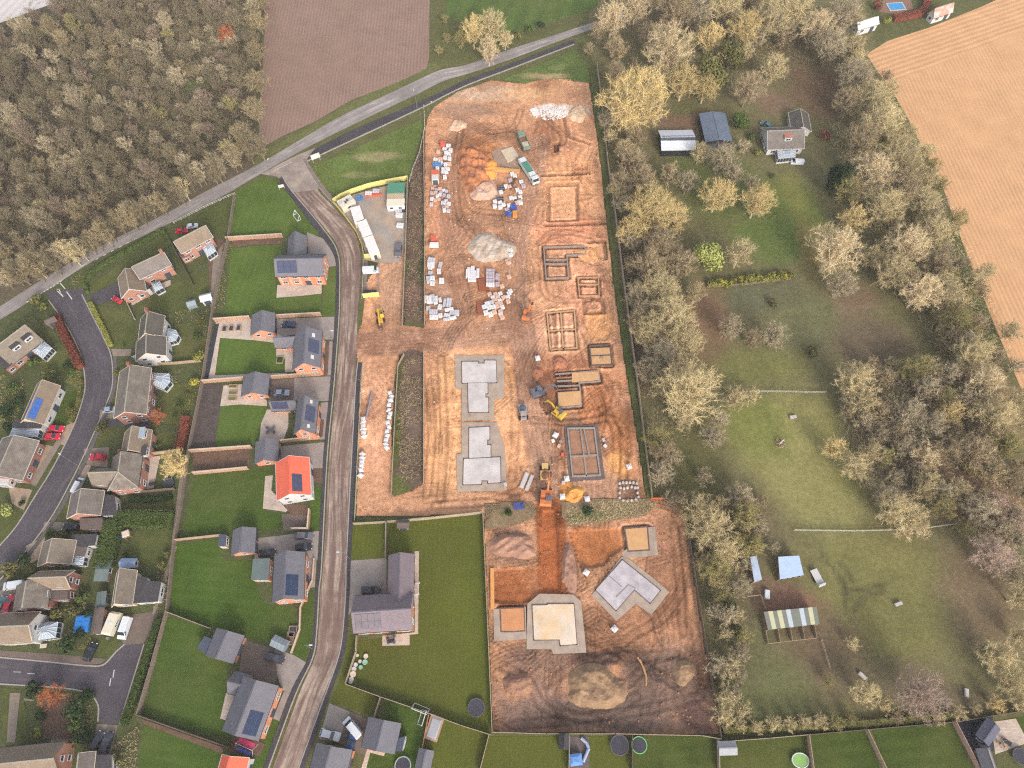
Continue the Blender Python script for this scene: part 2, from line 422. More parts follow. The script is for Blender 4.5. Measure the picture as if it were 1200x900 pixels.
# west gardens: base soil/grass
paint(X, Y, C, [(-40, 380), (75, 329), (110, 306), (270, 227), (330, 205), (345, 230), (395, 290), (395, 450), (375, 740), (311, 900), (-40, 930)], (92, 96, 60), .6)
grd = attr_mat('ground_cover', n_amt=.2)
def flat(X): return np.zeros(X.shape)
GRID = (X, Y, C)
far = MB()
for x0, x1, y0, y1 in ((-1500, 1500, 299, 2500), (-1500, 1500, -1200, -22), (-1500, -240, -22, 299), (240, 1500, -22, 299)):
    far.quad((x0, y0, -.01), (x1, y0, -.01), (x1, y1, -.01), (x0, y1, -.01))
tag(far.build('terrain', mat('far_grass', (98, 98, 62), var=.25, scale=.01, rgb2=(120, 108, 78), fine=.3)), kind='structure')

# ---- fields
ploughed = stripe_mat('ploughed_soil', (160, 131, 117), (148, 119, 106), radians(-1), .27, .13, dist=.9, patch=(150, 120, 105), bmp=.3)
patch('ploughed_field', [(314, -45), (504, -45), (503, 40), (503, 66), (500, 80), (476, 92), (444, 105), (410, 118), (370, 142), (330, 160), (312, 170), (303, 164), (304, 140), (309, 60)], ploughed, .012)
cropf = stripe_mat('stubble_soil', (228, 180, 134), (212, 160, 116), radians(-2.6), .23, .1, dist=1.6, soft=(.2, .75), patch=(220, 170, 124), bmp=.3)
patch('stubble_field', [(1018, 62), (1040, 48), (1090, 32), (1150, 8), (1200, -15), (1330, -60), (1330, 640), (1215, 500), (1190, 440), (1165, 380), (1130, 290), (1105, 220), (1070, 150), (1045, 105), (1026, 80)], cropf, .012)
meadow = stripe_mat('meadow_grass', (92, 112, 52), (84, 102, 48), radians(15), .05, .16, patch=(104, 112, 58), bmp=.1)
patch('stubble_headland', [(1016, 64), (1040, 48), (1090, 32), (1150, 8), (1200, -15), (1330, -60), (1330, -8), (1200, 34), (1120, 66), (1070, 88), (1040, 98), (1028, 84)], stripe_mat('headland_soil', (230, 182, 136), (212, 160, 116), radians(-114), .15, .1, dist=1.6, soft=(.2, .75), bmp=.3), .016)
patch('meadow', [(522, -45), (712, -45), (700, 8), (660, 22), (610, 36), (575, 40), (545, 26), (524, 20)], meadow, .012)
patch('bare_field', [(-60, -40), (80, -40), (66, 3), (40, 12), (0, 27), (-60, 52)], stripe_mat('pale_soil', (226, 216, 212), (214, 204, 200), .3, .1, .06, bmp=.1), .012)
patch('pond', [(0, 0), (0, 0), (0, 0)], meadow, .0) if False else None

# ---- construction-site earth: a fine relief sheet
SITE = [(500, 140), (508, 125), (535, 108), (575, 94), (612, 98), (640, 92), (690, 94), (703, 180), (712, 270), (720, 340), (733, 430), (748, 520), (757, 583), (800, 588), (815, 690), (843, 862), (577, 858), (566, 602), (470, 606), (417, 606),
        (421, 440), (416, 408), (418, 392), (424, 378), (430, 330), (447, 300), (446, 268), (425, 240), (440, 225), (476, 222), (476, 300), (473, 380), (497, 384), (497, 160)]
gx, gy, gc = GRID; wp = world_poly(SITE)             # the site is dug below the surrounding level, so the big sheet stops at its edge
ground = grid_sheet('ground', gx, gy, flat(gx), gc, ~(inpoly(gx, gy, wp) & (pldist(gx, gy, wp+wp[:1]) > 1.5)), grd)
cx = np.array([P(x, y)[0] for x, y in SITE]); cy = np.array([P(x, y)[1] for x, y in SITE])
xs = np.arange(cx.min()-1, cx.max()+1, .33); ys = np.arange(cy.min()-1, cy.max()+1, .33)
X, Y = np.meshgrid(xs, ys); C = np.zeros(X.shape+(3,)); C[:] = alb((200, 146, 108))
SB = [(575, 110, 60, 18, (190, 156, 128), .9), (545, 130, 40, 14, (168, 132, 106), .8), (650, 130, 26, 12, (222, 208, 196), .9), (680, 130, 14, 12, (196, 168, 142), .9), (620, 110, 40, 12, (206, 158, 112), .8),
      (535, 200, 14, 80, (176, 126, 92), .9), (560, 180, 30, 30, (182, 118, 74), .9), (585, 190, 14, 12, (222, 150, 80), .9), (600, 190, 25, 20, (166, 138, 118), .9), (640, 170, 40, 40, (188, 132, 96), .8),
      (670, 215, 36, 60, (216, 156, 110), .9), (660, 270, 40, 30, (220, 150, 112), .9), (530, 260, 20, 60, (178, 126, 92), .9), (560, 260, 40, 20, (184, 132, 98), .8),
      (515, 255, 12, 30, (206, 144, 110), .8), (575, 340, 50, 40, (198, 142, 104), .8), (515, 350, 16, 36, (190, 150, 124), .8), (600, 300, 26, 100, (184, 134, 100), .7),
      (685, 350, 30, 50, (214, 152, 116), .9), (650, 390, 36, 30, (214, 160, 126), .9), (700, 380, 20, 24, (220, 158, 104), .9), (660, 430, 40, 18, (178, 118, 84), .8), (650, 450, 26, 26, (160, 106, 76), .9),
      (710, 450, 24, 36, (206, 144, 104), .9), (560, 450, 60, 50, (218, 162, 112), .95), (530, 520, 36, 80, (222, 164, 114), .95), (600, 500, 26, 70, (220, 162, 116), .9), (440, 500, 26, 80, (214, 158, 120), .9), (560, 590, 70, 16, (212, 158, 118), .9),
      (700, 480, 24, 40, (196, 128, 84), .9), (730, 520, 16, 50, (190, 126, 80), .9), (680, 520, 30, 36, (168, 118, 90), .8), (690, 570, 50, 24, (180, 136, 108), .85), (725, 545, 12, 20, (222, 160, 96), .9), (664, 577, 14, 14, (212, 142, 70), 1),
      (640, 570, 20, 26, (170, 112, 78), .8), (740, 575, 16, 14, (160, 124, 102), .8), (600, 640, 28, 26, (162, 122, 98), 1), (650, 650, 14, 60, (180, 104, 58), 1), (600, 690, 26, 26, (178, 104, 60), 1), (690, 640, 40, 22, (190, 116, 66), 1),
      (668, 670, 12, 30, (160, 118, 92), .9), (770, 640, 24, 40, (170, 122, 94), .9), (640, 770, 60, 24, (168, 128, 106), .95), (720, 740, 60, 40, (180, 128, 94), .95), (780, 700, 30, 50, (176, 124, 92), .9),
      (700, 770, 36, 12, (120, 92, 82), .95), (620, 820, 50, 40, (164, 126, 106), 1), (700, 835, 110, 24, (140, 114, 100), 1), (790, 800, 50, 50, (146, 116, 98), 1), (600, 800, 20, 20, (190, 140, 104), .8), (820, 840, 24, 24, (128, 98, 88), .9), (750, 800, 24, 40, (132, 106, 94), .8),
      (445, 235, 30, 24, (180, 164, 148), .95), (452, 270, 24, 30, (182, 160, 140), .9), (460, 340, 16, 50, (194, 148, 114), .9), (440, 400, 24, 16, (190, 142, 108), .9)]
for i, (px, py, rx, ry, rgb, am) in enumerate(SB): paint(X, Y, C, rgb=rgb, blob=(px, py, rx, ry), amt=am, seed=i+300, jit=1.6)
Zs = .11+.30*(fbm(X, Y, 9, 3, 4))*.35+.30*fbm(X, Y, 2.2, 9, 4)
# hauled tracks
def track(line, w, rgb, amt=.85, ruts=True, dep=.06, seed=0, k=6):
    L = [tuple(q) for q in smooth_line(world_poly(line), k)]
    d = pldist(X+.6*fbm(X, Y, 5, seed, 2), Y+.6*fbm(X, Y, 5, seed+4, 2), L)
    wgt = np.clip((w/2+.6-d)/.9, 0, 1)
    global C, Zs
    st = .5+.5*np.cos(d*2*pi/1.15)*(d < w/2)
    cc = np.array(alb(rgb))*(1-.16*st[..., None]*(1 if ruts else 0))
    a = (wgt*amt)[..., None]; C = C*(1-a)+cc*a
    Zs = Zs*(1-wgt*.8)+(wgt*.8)*(.06-dep*st*.5)
HAUL = (188, 142, 113)
track([(408, 405), (440, 402), (500, 398), (560, 392), (610, 386)], 8, HAUL, .97)
track([(612, 395), (606, 350), (604, 300), (612, 250), (625, 205), (632, 165)], 6.5, HAUL, .92)
track([(612, 385), (618, 430), (624, 480), (634, 530), (640, 575)], 7, HAUL, .95)
track([(548, 392), (540, 340), (530, 280), (524, 220), (530, 170), (550, 140)], 6, (184, 136, 106), .85)
track([(552, 385), (565, 360), (590, 340), (604, 320)], 4, (190, 138, 102), .5)
track([(460, 390), (462, 340), (464, 300), (455, 270)], 6, (190, 146, 114), .7)
track([(530, 170), (560, 150), (600, 160), (625, 190)], 5, (176, 124, 90), .6)
track([(530, 290), (560, 262), (600, 255), (620, 235)], 6, (182, 134, 104), .7)
track([(643, 600), (647, 640), (648, 690)], 7, (178, 102, 56), .9)
track([(426, 420), (436, 470), (440, 530), (438, 590)], 5, (212, 156, 120), .5)
for i, ln in enumerate([[(640, 290), (636, 320), (640, 345), (660, 352), (690, 350)], [(632, 285), (650, 272), (690, 276), (706, 285)], [(632, 300), (640, 280), (680, 268)], [(700, 330), (690, 350), (680, 375), (690, 400)],
        [(630, 488), (670, 488), (700, 482), (720, 470), (722, 450)], [(625, 492), (680, 495), (712, 490), (730, 500), (736, 530)], [(712, 480), (722, 510), (722, 550)], [(705, 478), (730, 520), (730, 560)], [(700, 440), (712, 470), (700, 485)],
        [(640, 700), (660, 730), (690, 760), (720, 770)], [(700, 775), (740, 745), (780, 720), (800, 680), (795, 640)], [(660, 720), (700, 750), (740, 770), (790, 765)], [(640, 800), (690, 772), (740, 775), (790, 800)], [(600, 850), (680, 842), (760, 830), (820, 815)],
        [(590, 780), (620, 800), (640, 830), (700, 845)], [(740, 690), (770, 730), (765, 770), (735, 800)], [(655, 790), (645, 815), (665, 836), (710, 836), (745, 815)], [(800, 620), (806, 680), (815, 740), (825, 800)], [(790, 615), (796, 680), (800, 740)],
        [(590, 700), (625, 700)], [(590, 690), (625, 688)], [(610, 130), (600, 150), (570, 155)], [(540, 150), (534, 200), (538, 250), (560, 285)], [(545, 220), (556, 245), (590, 250)], [(650, 180), (660, 160), (640, 140)], [(690, 230), (640, 240), (630, 260)],
        [(580, 420), (600, 440), (604, 500), (600, 560)], [(500, 430), (506, 500), (500, 580)], [(516, 420), (520, 500), (516, 585)], [(500, 585), (560, 580), (610, 585)], [(510, 592), (570, 588), (620, 570)]]):
    L = [tuple(q) for q in smooth_line(world_poly(ln), 6)]
    for off in (0,):
        d = pldist(X, Y, L)
        wv = np.exp(-((d-.95)/.38)**2)*(.75+.8*fbm(X, Y, 6, 30+i, 2)); wv = np.clip(wv, 0, 1)
        a = (wv*.72)[..., None]; C = C*(1-a)+C*np.array((.58, .53, .5))*a
        Zs = Zs-.12*wv+.07*np.exp(-((d-1.6)/.3)**2)
# churned swirl over the worked ground
sw = np.sin((X+9*fbm(X, Y, 14, 61, 3)*2)*2.4+26*fbm(X, Y, 24, 60, 3))*np.clip(.5+2.2*fbm(X, Y, 20, 66, 2), 0, 1)
C = C*(1+.09*sw[..., None]); Zs = Zs+.05*sw
Zs = np.maximum(Zs, .03)
# pits and bars of the footings drop below the surface
def dig(poly, depth, rgb=None, am=.8):
    global Zs, C
    w = inpoly(X, Y, world_poly(poly)).astype(float)
    Zs = Zs*(1-w)+w*(depth+.05*fbm(X, Y, 2, 5, 3))
    if rgb: a = (w*am)[..., None]; C = C*(1-a)+np.array(alb(rgb))*a
rr_ = np.random.RandomState(5)
for i in range(90):                                # more wheel marks, in loose bundles that follow the haul routes
    px, py = rr_.uniform(505, 800), rr_.uniform(110, 850); a0 = rr_.choice([1.45, 1.6, .1, -.1, .8, 2.4])+rr_.normal(0, .25); k_ = rr_.normal(0, .05); ln = []; x_, y_ = P(px, py)[:2]
    for q in range(9): ln.append((x_, y_)); a0 += k_*2; x_ += 2.6*cos(a0); y_ += 2.6*sin(a0)
    d = pldist(X, Y, ln)
    for off in (0, .8, 1.7): wv = np.exp(-((d-off)/.24)**2)*np.clip(.55+1.6*fbm(X, Y, 4, 130+i % 7, 2), 0, 1); C = C*(1-.34*wv[..., None]); Zs = Zs-.12*wv+.05*np.exp(-((d-off-.45)/.22)**2)
wet = np.clip((fbm(X, Y, 11, 91, 4)-.09)*9, 0, 1)[..., None]; C = C*(1-wet*np.array((.2, .25, .27)))
dry = np.clip((fbm(X, Y, 7, 97, 4)-.13)*9, 0, 1)[..., None]; C = C*(1+dry*.17)
dig([(640, 216), (676, 215), (677, 257), (642, 259)], -.5, (226, 168, 124), .6); dig([(690, 287), (708, 286), (710, 303), (692, 304)], -.35, (226, 166, 122), .6); dig([(636, 598), (652, 597), (654, 640), (656, 694), (636, 698), (633, 640)], -.75, (192, 110, 62), .75)
dig([(578, 668), (634, 664), (637, 700), (622, 702), (612, 708), (578, 706)], -.45, (186, 112, 66), .6); dig([(666, 622), (731, 618), (731, 642), (716, 652), (706, 663), (680, 665), (676, 650)], -.45, (198, 126, 76), .6); dig([(628, 434), (650, 432), (652, 478), (640, 486), (632, 470)], -.6, (166, 108, 76), .6); dig([(648, 168), (656, 166), (658, 176), (650, 179)], -.9, (120, 84, 66), .8)
dig([(518, 212), (524, 212), (526, 292), (520, 292)], -.05, (172, 118, 86), .3)
TRENCH = [[(637, 290.5), (681, 289), (685, 290), (686, 299), (664, 300), (666, 326), (640, 327), (637, 290.5)], [(640, 305), (664, 305)], [(640, 310), (664, 310)], [(677, 326), (701, 325.5), (702, 347), (679, 347.5), (677, 326)], [(679, 334), (701, 334)],
    [(691, 406), (714.5, 404.5), (717, 428), (693, 429), (691, 406)], [(651, 439), (701, 435), (703, 447), (678, 449)], [(653, 447), (678, 446), (680, 458)], [(653, 453), (678, 452)], [(654, 461), (680, 459), (681, 476), (655, 478), (654, 461)],
    [(665, 503), (696, 502.5), (703, 557.5), (671, 559), (665, 503)], [(680, 503), (687, 558)], [(669, 536), (700, 534)], [(731.5, 619.5), (758.5, 617.5), (760.5, 645), (736, 646.5), (731.5, 619.5)], [(586, 713), (614, 712), (615, 739.5), (587, 740.4), (586, 713)]]
for ln in TRENCH:
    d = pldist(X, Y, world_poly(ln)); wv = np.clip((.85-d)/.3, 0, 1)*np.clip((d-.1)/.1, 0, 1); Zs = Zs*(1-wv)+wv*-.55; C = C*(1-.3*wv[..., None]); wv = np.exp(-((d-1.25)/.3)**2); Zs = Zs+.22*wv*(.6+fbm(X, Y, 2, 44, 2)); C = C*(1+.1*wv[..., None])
for ln in [[(641, 367), (673, 364), (676, 408), (645, 410), (641, 367)], [(657, 366), (660, 409)], [(643, 388), (674, 386)], [(648, 366), (652, 409)], [(642, 216), (676, 215), (677, 258), (643, 259), (642, 216)], [(684, 352), (706, 351), (708, 366), (686, 367), (684, 352)], [(690, 284), (708, 283), (710, 303)], [(660, 135), (666, 160), (690, 168)], [(640, 264), (708, 262)], [(636, 206), (690, 203)]]:
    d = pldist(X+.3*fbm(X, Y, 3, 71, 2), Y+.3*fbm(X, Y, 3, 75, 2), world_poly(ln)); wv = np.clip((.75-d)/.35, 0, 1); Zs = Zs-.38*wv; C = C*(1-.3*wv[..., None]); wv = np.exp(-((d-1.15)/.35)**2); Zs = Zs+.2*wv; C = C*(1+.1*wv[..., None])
keep = inpoly(X, Y, world_poly(SITE))
bri = np.interp(Y, [P(600, 835)[1], P(600, 720)[1], P(600, 600)[1]], [1.16, 1.2, 1.26])
C = np.minimum(C*bri[..., None], .8); mc = np.array(alb((206, 152, 114)))*1.1; lum = (C.mean(-1)/mc.mean())[..., None]; C = C*np.clip(lum, .3, 1.6)**.42; C = C*.96+C.mean(-1)[..., None]*np.array((.045, .04, .035))
clods = fbm(X, Y, .9, 77, 2); C = C*(1+.3*clods[..., None])
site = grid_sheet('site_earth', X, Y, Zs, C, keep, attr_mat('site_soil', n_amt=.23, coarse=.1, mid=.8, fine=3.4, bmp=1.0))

def clods(name, n, poly, m, seed, smin, smax):
    R = np.random.RandomState(seed); w = world_poly(poly); x = R.uniform(min(p[0] for p in w), max(p[0] for p in w), n*3); y = R.uniform(min(p[1] for p in w), max(p[1] for p in w), n*3)
    k = inpoly(x, y, w) & (fbm(x, y, 12, seed, 3) > .02); x, y = x[k][:n], y[k][:n]; mb = MB()
    iz = np.clip(((y-ys[0])/.33).astype(int), 0, Zs.shape[0]-1); ix = np.clip(((x-xs[0])/.33).astype(int), 0, Zs.shape[1]-1); zz = Zs[iz, ix]
    for a, b, c in zip(x, y, zz):
        s_ = R.uniform(smin, smax)*R.rand()**.8+.06; mb.box((a, b, c+s_*.2), (s_, s_*R.uniform(.6, 1), s_*.7), R.uniform(0, 3), top=.6)
    return tag(mb.build(name, m), kind='stuff')
clods('soil_clods', 2600, SITE, mat('soil_clod', (184, 132, 98), var=.25), 3, .2, .6)
clods('pale_stones', 520, [(500, 120), (690, 96), (715, 300), (740, 520), (760, 583), (570, 600), (420, 600), (420, 420), (500, 390)], mat('pale_stone', (236, 206, 176), var=.12), 8, .15, .5)
# ================================================================ ROADS, PATHS, LAWNS
M_main = road_mat('worn_asphalt', (166, 155, 151), (196, 184, 176), .4)
M_path = road_mat('dark_tarmac', (84, 78, 82), (112, 100, 94), .1)
M_street = road_mat('muddy_asphalt', (143, 117, 106), (202, 180, 162), .65)
M_old = road_mat('old_asphalt', (98, 90, 96), (120, 108, 108), .35)
M_kerb = mat('kerb_concrete', (176, 166, 158), var=.12)
M_paint = mat('road_paint', (222, 220, 216), var=.2, fine=3)
M_verge = mat('verge_grass', (92, 100, 56), var=.25, rgb2=(112, 106, 70))
strip('main_road', [(-30, 377), (0, 359), (62, 320), (125, 285), (190, 252.5), (240, 225), (300, 194), (350, 165), (400, 136), (450, 112.5), (485, 96), (515, 82.5), (550, 75), (600, 57), (675, 33), (730, 14)],
      [(-30, 392), (0, 375), (62, 336), (118, 301), (190, 266), (245, 239), (300, 207), (362, 172), (412, 147), (460, 124), (492, 109), (520, 95), (550, 86), (600, 69), (675, 41), (735, 22)], M_main, .04)
strip('footpath', [(352, 184), (412, 153), (490, 120), (520, 106), (550, 92), (600, 74), (672, 46)], [(357, 189), (420, 160), (495, 125), (524, 110), (552, 97), (600, 79), (675, 51)], M_path, .05)
ribbon('kerb', [(358, 190), (420, 161), (495, 126), (524, 111), (552, 98), (600, 80), (673, 52)], .5, M_kerb, .02, .1)
ribbon('road_marking', [(0, 367), (62, 328), (122, 293), (190, 259), (243, 232)], .12, mat('faded_paint', (168, 158, 154)), .046)
strip('side_street', [(322, 197), (340, 222), (372, 257), (392, 282), (398, 296), (400, 312), (400, 345), (399, 375), (394, 450), (386, 535), (379, 660), (376, 690), (373, 742), (369, 770), (350, 815), (318, 905)],
      [(351, 187), (372, 222), (400, 252), (415, 272), (421, 290), (423, 312), (421, 345), (419, 375), (416, 450), (410, 560), (405, 660), (404.5, 690), (400.5, 745), (394, 776), (376, 826), (347, 905)], M_street, .044)
LP = [(330, 207), (341, 224), (371, 260), (389, 284), (395, 298), (397, 312), (397, 345), (396, 375), (390.5, 450), (382.5, 535), (376, 660), (373, 690), (370, 742), (365, 772), (345, 815), (312, 905)]
LPo = [(327, 210), (337, 226), (366, 264), (384, 287), (391.5, 300), (394, 313), (393.5, 345), (392.5, 375), (387, 450), (379, 535), (372.5, 660), (370, 690), (367.5, 742), (361, 772), (339, 815), (307, 905)]
strip('pavement', LPo, LP, M_path, .14, .12)
ribbon('kerb', [(a+1.1, b) for a, b in LP], .28, M_kerb, .03, .11)
RP = [(420, 425), (417.5, 450), (411.5, 560), (406.5, 660), (406, 690), (402, 745), (395.5, 776), (377.5, 826), (349, 905)]
RPo = [(424.5, 425), (422, 450), (416, 560), (411, 660), (410, 690), (406.5, 745), (400.5, 776), (382.5, 826), (355, 905)]
strip('pavement', RP, RPo, M_path, .14, .12)
ribbon('kerb', [(a-.6, b) for a, b in RP], .28, M_kerb, .03, .11)
strip('pavement', [(354, 187), (376, 221), (404, 251), (420, 270), (426, 290), (427, 312), (425, 350)], [(358, 186), (381, 220), (409, 251), (425, 270), (431, 292), (431, 312), (429, 350)], mat('tan_path', (140, 122, 112)), .13, .1)
ribbon('kerb', [(353.5, 187), (375, 221), (403, 251), (419, 270), (424.5, 290), (425.8, 312), (424, 350)], .25, M_kerb, .03, .1)
strip('estate_road', [(52, 342), (72, 370), (87, 395), (97, 420), (101, 450), (97, 472), (85, 505), (62, 550), (42, 582), (20, 617), (-4, 645), (-30, 670)],
      [(97, 338), (108, 368), (121, 395), (129, 415), (131, 450), (124, 472), (110, 505), (94, 540), (80, 568), (60, 604), (32, 642), (-6, 684)], M_old, .048)
ribbon('kerb', [(96, 345), (109, 371), (122, 397), (130.5, 418), (132, 450), (125, 473), (111, 506), (95, 541), (81, 569), (61, 605), (33, 643), (-5, 685)], .3, M_kerb, .02, .1)
ribbon('kerb', [(57, 352), (71, 371), (86, 396), (96, 421), (100, 450), (96, 472), (84, 505), (61, 550), (41, 582), (19, 617), (-5, 645)], .3, M_kerb, .02, .1)
strip('pavement', [(133, 418), (133, 450), (126.5, 474), (112.5, 507), (97, 542), (83, 570), (63, 606), (35, 645), (-3, 687)], [(137, 418), (136.5, 450), (130, 475), (116, 509), (100.5, 544), (86, 573), (66, 609), (38, 648), (0, 690)], mat('old_path', (112, 102, 102)), .12, .1)
strip('close_road', [(-10, 770), (50, 776), (100, 781), (122, 780), (136, 766), (147, 756), (168, 755)], [(-10, 800), (40, 803), (80, 806), (104, 812), (116, 826), (116, 846), (139, 848)], M_old, .036, sm=10)
patch('close_road', [(120, 780), (136, 766), (147, 756), (168, 755), (139, 848), (114, 846), (116, 826), (106, 812)], M_old, .052)
ribbon('kerb', [(-10, 769.5), (50, 775), (100, 780), (121, 779), (135, 765), (146, 755)], .3, M_kerb, .03, .1)
ribbon('kerb', [(-10, 801), (40, 804), (80, 807), (104, 813), (115, 826), (115, 846)], .3, M_kerb, .03, .1)
ribbon('kerb', [(169, 755), (140, 848)], .3, M_kerb, .03, .1)
# markings at the old junction
def painted(poly, z=.055): return patch('road_marking', poly, M_paint, z)
for k in range(11):
    a = (31+k*3.9, 354-k*2.38)
    painted([(a[0], a[1]), (a[0]+2.5, a[1]-1.5), (a[0]+3, a[1]-.7), (a[0]+.5, a[1]+.8)])
painted([(66.3, 340.5), (68.6, 340), (74.7, 347.5), (73.8, 348.2)]); painted([(66.5, 339), (74.8, 347.5), (72, 344.7), (70, 338.6)])
painted([(66.3, 340.5), (70, 338.6), (69.6, 340), (67.4, 341.1)])
painted([(70, 332), (76, 339), (77, 338.4), (71, 331.4)]); painted([(77.5, 342), (84, 351), (85, 350.4), (78.5, 341.4)])
for k in range(6): painted([(112+k*9, 304-k*4.7), (115+k*9, 302.4-k*4.7), (115.4+k*9, 303-k*4.7), (112.4+k*9, 304.6-k*4.7)], .047)
for k in range(8): painted([(322+k*2.6, 199.6-k*1.3), (323.6+k*2.6, 198.8-k*1.3), (324+k*2.6, 199.4-k*1.3), (322.4+k*2.6, 200.2-k*1.3)])
for k, (x, y) in enumerate([(20, 787), (36, 789), (134, 790), (130, 800)]): painted([(x-4, y), (x+5, y+.3), (x+5, y+1), (x-4, y+.8)]) if k < 2 else painted([(x-.5, y-5), (x+.5, y-5), (x-1, y+4), (x-2, y+4)])

def lawn_mat(name, rgb, rgb2, ang=0.0, sc=.11, patch_=None): return stripe_mat(name, rgb, rgb2, ang, sc, .2, dist=.9, patch=patch_, bmp=.12, soft=(.25, .75))
G1 = lawn_mat('fresh_turf', (92, 113, 46), (88, 109, 43), radians(5), .16, (98, 108, 52))
G2 = lawn_mat('dark_turf', (79, 102, 35), (75, 97, 32), radians(95), .14, (84, 94, 44))
G3 = lawn_mat('olive_turf', (99, 104, 37), (96, 101, 36), radians(0), .3, (88, 88, 36))
G4 = lawn_mat('old_lawn', (94, 98, 53), (90, 95, 49), radians(40), .16, (112, 106, 66))
G5 = lawn_mat('bright_lawn', (77, 91, 35), (71, 85, 30), radians(84), .12, (92, 94, 44))
z = .016
for g, polys in ((G1, [[(277, 224), (310, 208), (321, 211), (340, 230), (366, 265), (376, 275), (300, 276), (269, 278)],
                      [(271, 291), (300, 288), (331, 286), (328, 302), (322, 306), (324, 348), (376, 344), (376, 369), (320, 372), (264, 374), (266, 340)],
                      [(380, 313), (394, 313), (392.5, 370), (377, 371), (379, 340)],
                      [(259, 395), (292, 393), (293, 399), (322, 399), (323, 403), (324, 420), (334, 420), (334, 435), (252, 441)],
                      [(259, 475), (313, 472), (313, 480), (305, 500), (302, 521), (251, 524)]]),
                 (G2, [[(229, 556), (290, 551), (321, 549), (318, 580), (310, 600), (340, 602), (341, 619), (214, 628), (222, 590)],
                      [(364, 572), (377, 572), (373, 622), (362, 622)],
                      [(207, 638), (257, 632), (262, 656), (298, 658), (301, 690), (311, 708), (345, 712), (343, 744), (318, 752), (288, 748), (198, 718)],
                      [(196, 723), (244, 737), (236, 762), (268, 775), (266, 795), (262, 838), (272, 868), (168, 838)],
                      [(168, 846), (262, 880), (250, 905), (162, 905)],
                      [(352, 715), (367, 690), (366, 742), (357, 774), (343, 768), (349, 740)], [(320, 846), (335, 822), (306, 905), (292, 905)],
                      [(450, 818), (500, 835), (503, 843), (495, 880), (488, 905), (428, 905), (431, 882), (452, 872)]]),
                 (G3, [[(414, 616), (453, 613), (452, 653), (411, 656)], [(456, 609), (565, 605), (577, 858), (540, 856), (487, 829), (418, 800), (418, 752), (484, 742), (488, 648), (456, 650)],
                      [(408, 745), (419, 745), (417, 768), (406, 803), (447, 817), (440, 840), (388, 822), (402, 785)],
                      [(506, 840), (573, 861), (563, 905), (500, 905)], [(565, 863), (666, 863), (664, 905), (561, 905)], [(691, 863), (738, 863), (738, 905), (688, 905)]]),
                 (G5, [[(742, 863), (838, 863), (841, 905), (741, 905)], [(845, 869), (943, 862), (946, 905), (845, 905)], [(949, 860), (1012, 855), (1034, 905), (951, 905)], [(1021, 854), (1115, 848), (1143, 905), (1040, 905)], [(1182, 842), (1230, 836), (1230, 880), (1196, 868)],
                      [(66, 476), (78, 461), (94, 455), (92, 470), (84, 487), (72, 500), (64, 496)], [(438, 884), (466, 893), (462, 905), (430, 905)]]),
                 (G4, [
                      [(101, 342), (112, 330), (130, 318), (160, 296), (192, 272), (199, 284), (190, 294), (150, 313), (137, 330), (105, 346)],
                      [(203, 264), (265, 236), (274, 232), (268, 272), (250, 280), (238, 264), (210, 272)], [(113, 358), (138, 361), (150, 368), (159, 379), (156, 403), (134, 412), (124, 394)],
                      [(205, 331), (225, 318), (252, 318), (250, 345), (238, 358), (205, 366), (160, 362), (175, 352)], [(204, 380), (228, 378), (244, 400), (238, 418), (206, 420)],
                      [(202, 450), (230, 448), (226, 490), (210, 500), (196, 496), (184, 488), (186, 470)], [(182, 508), (214, 505), (212, 525), (184, 530)],
                      [(150, 590), (203, 584), (200, 608), (152, 606)], [(146, 624), (202, 618), (197, 660), (150, 660)],
                      [(0, 605), (14, 598), (28, 602), (0, 642)],
                      [(132, 440), (142, 440), (136, 474), (126, 476)], [(112, 506), (130, 500), (128, 524), (112, 526)], [(66, 592), (82, 588), (78, 612), (64, 612)], [(108, 744), (120, 742), (140, 744), (130, 770), (112, 768)], [(2, 806), (24, 808), (40, 870), (4, 872)], [(152, 745), (180, 720), (184, 728), (142, 842), (136, 846)],
                      [(10, 400), (40, 372), (64, 400), (84, 412), (96, 440), (92, 456), (60, 440)]])):
    for pl in polys: patch('lawn', pl, g, z); z += .0005
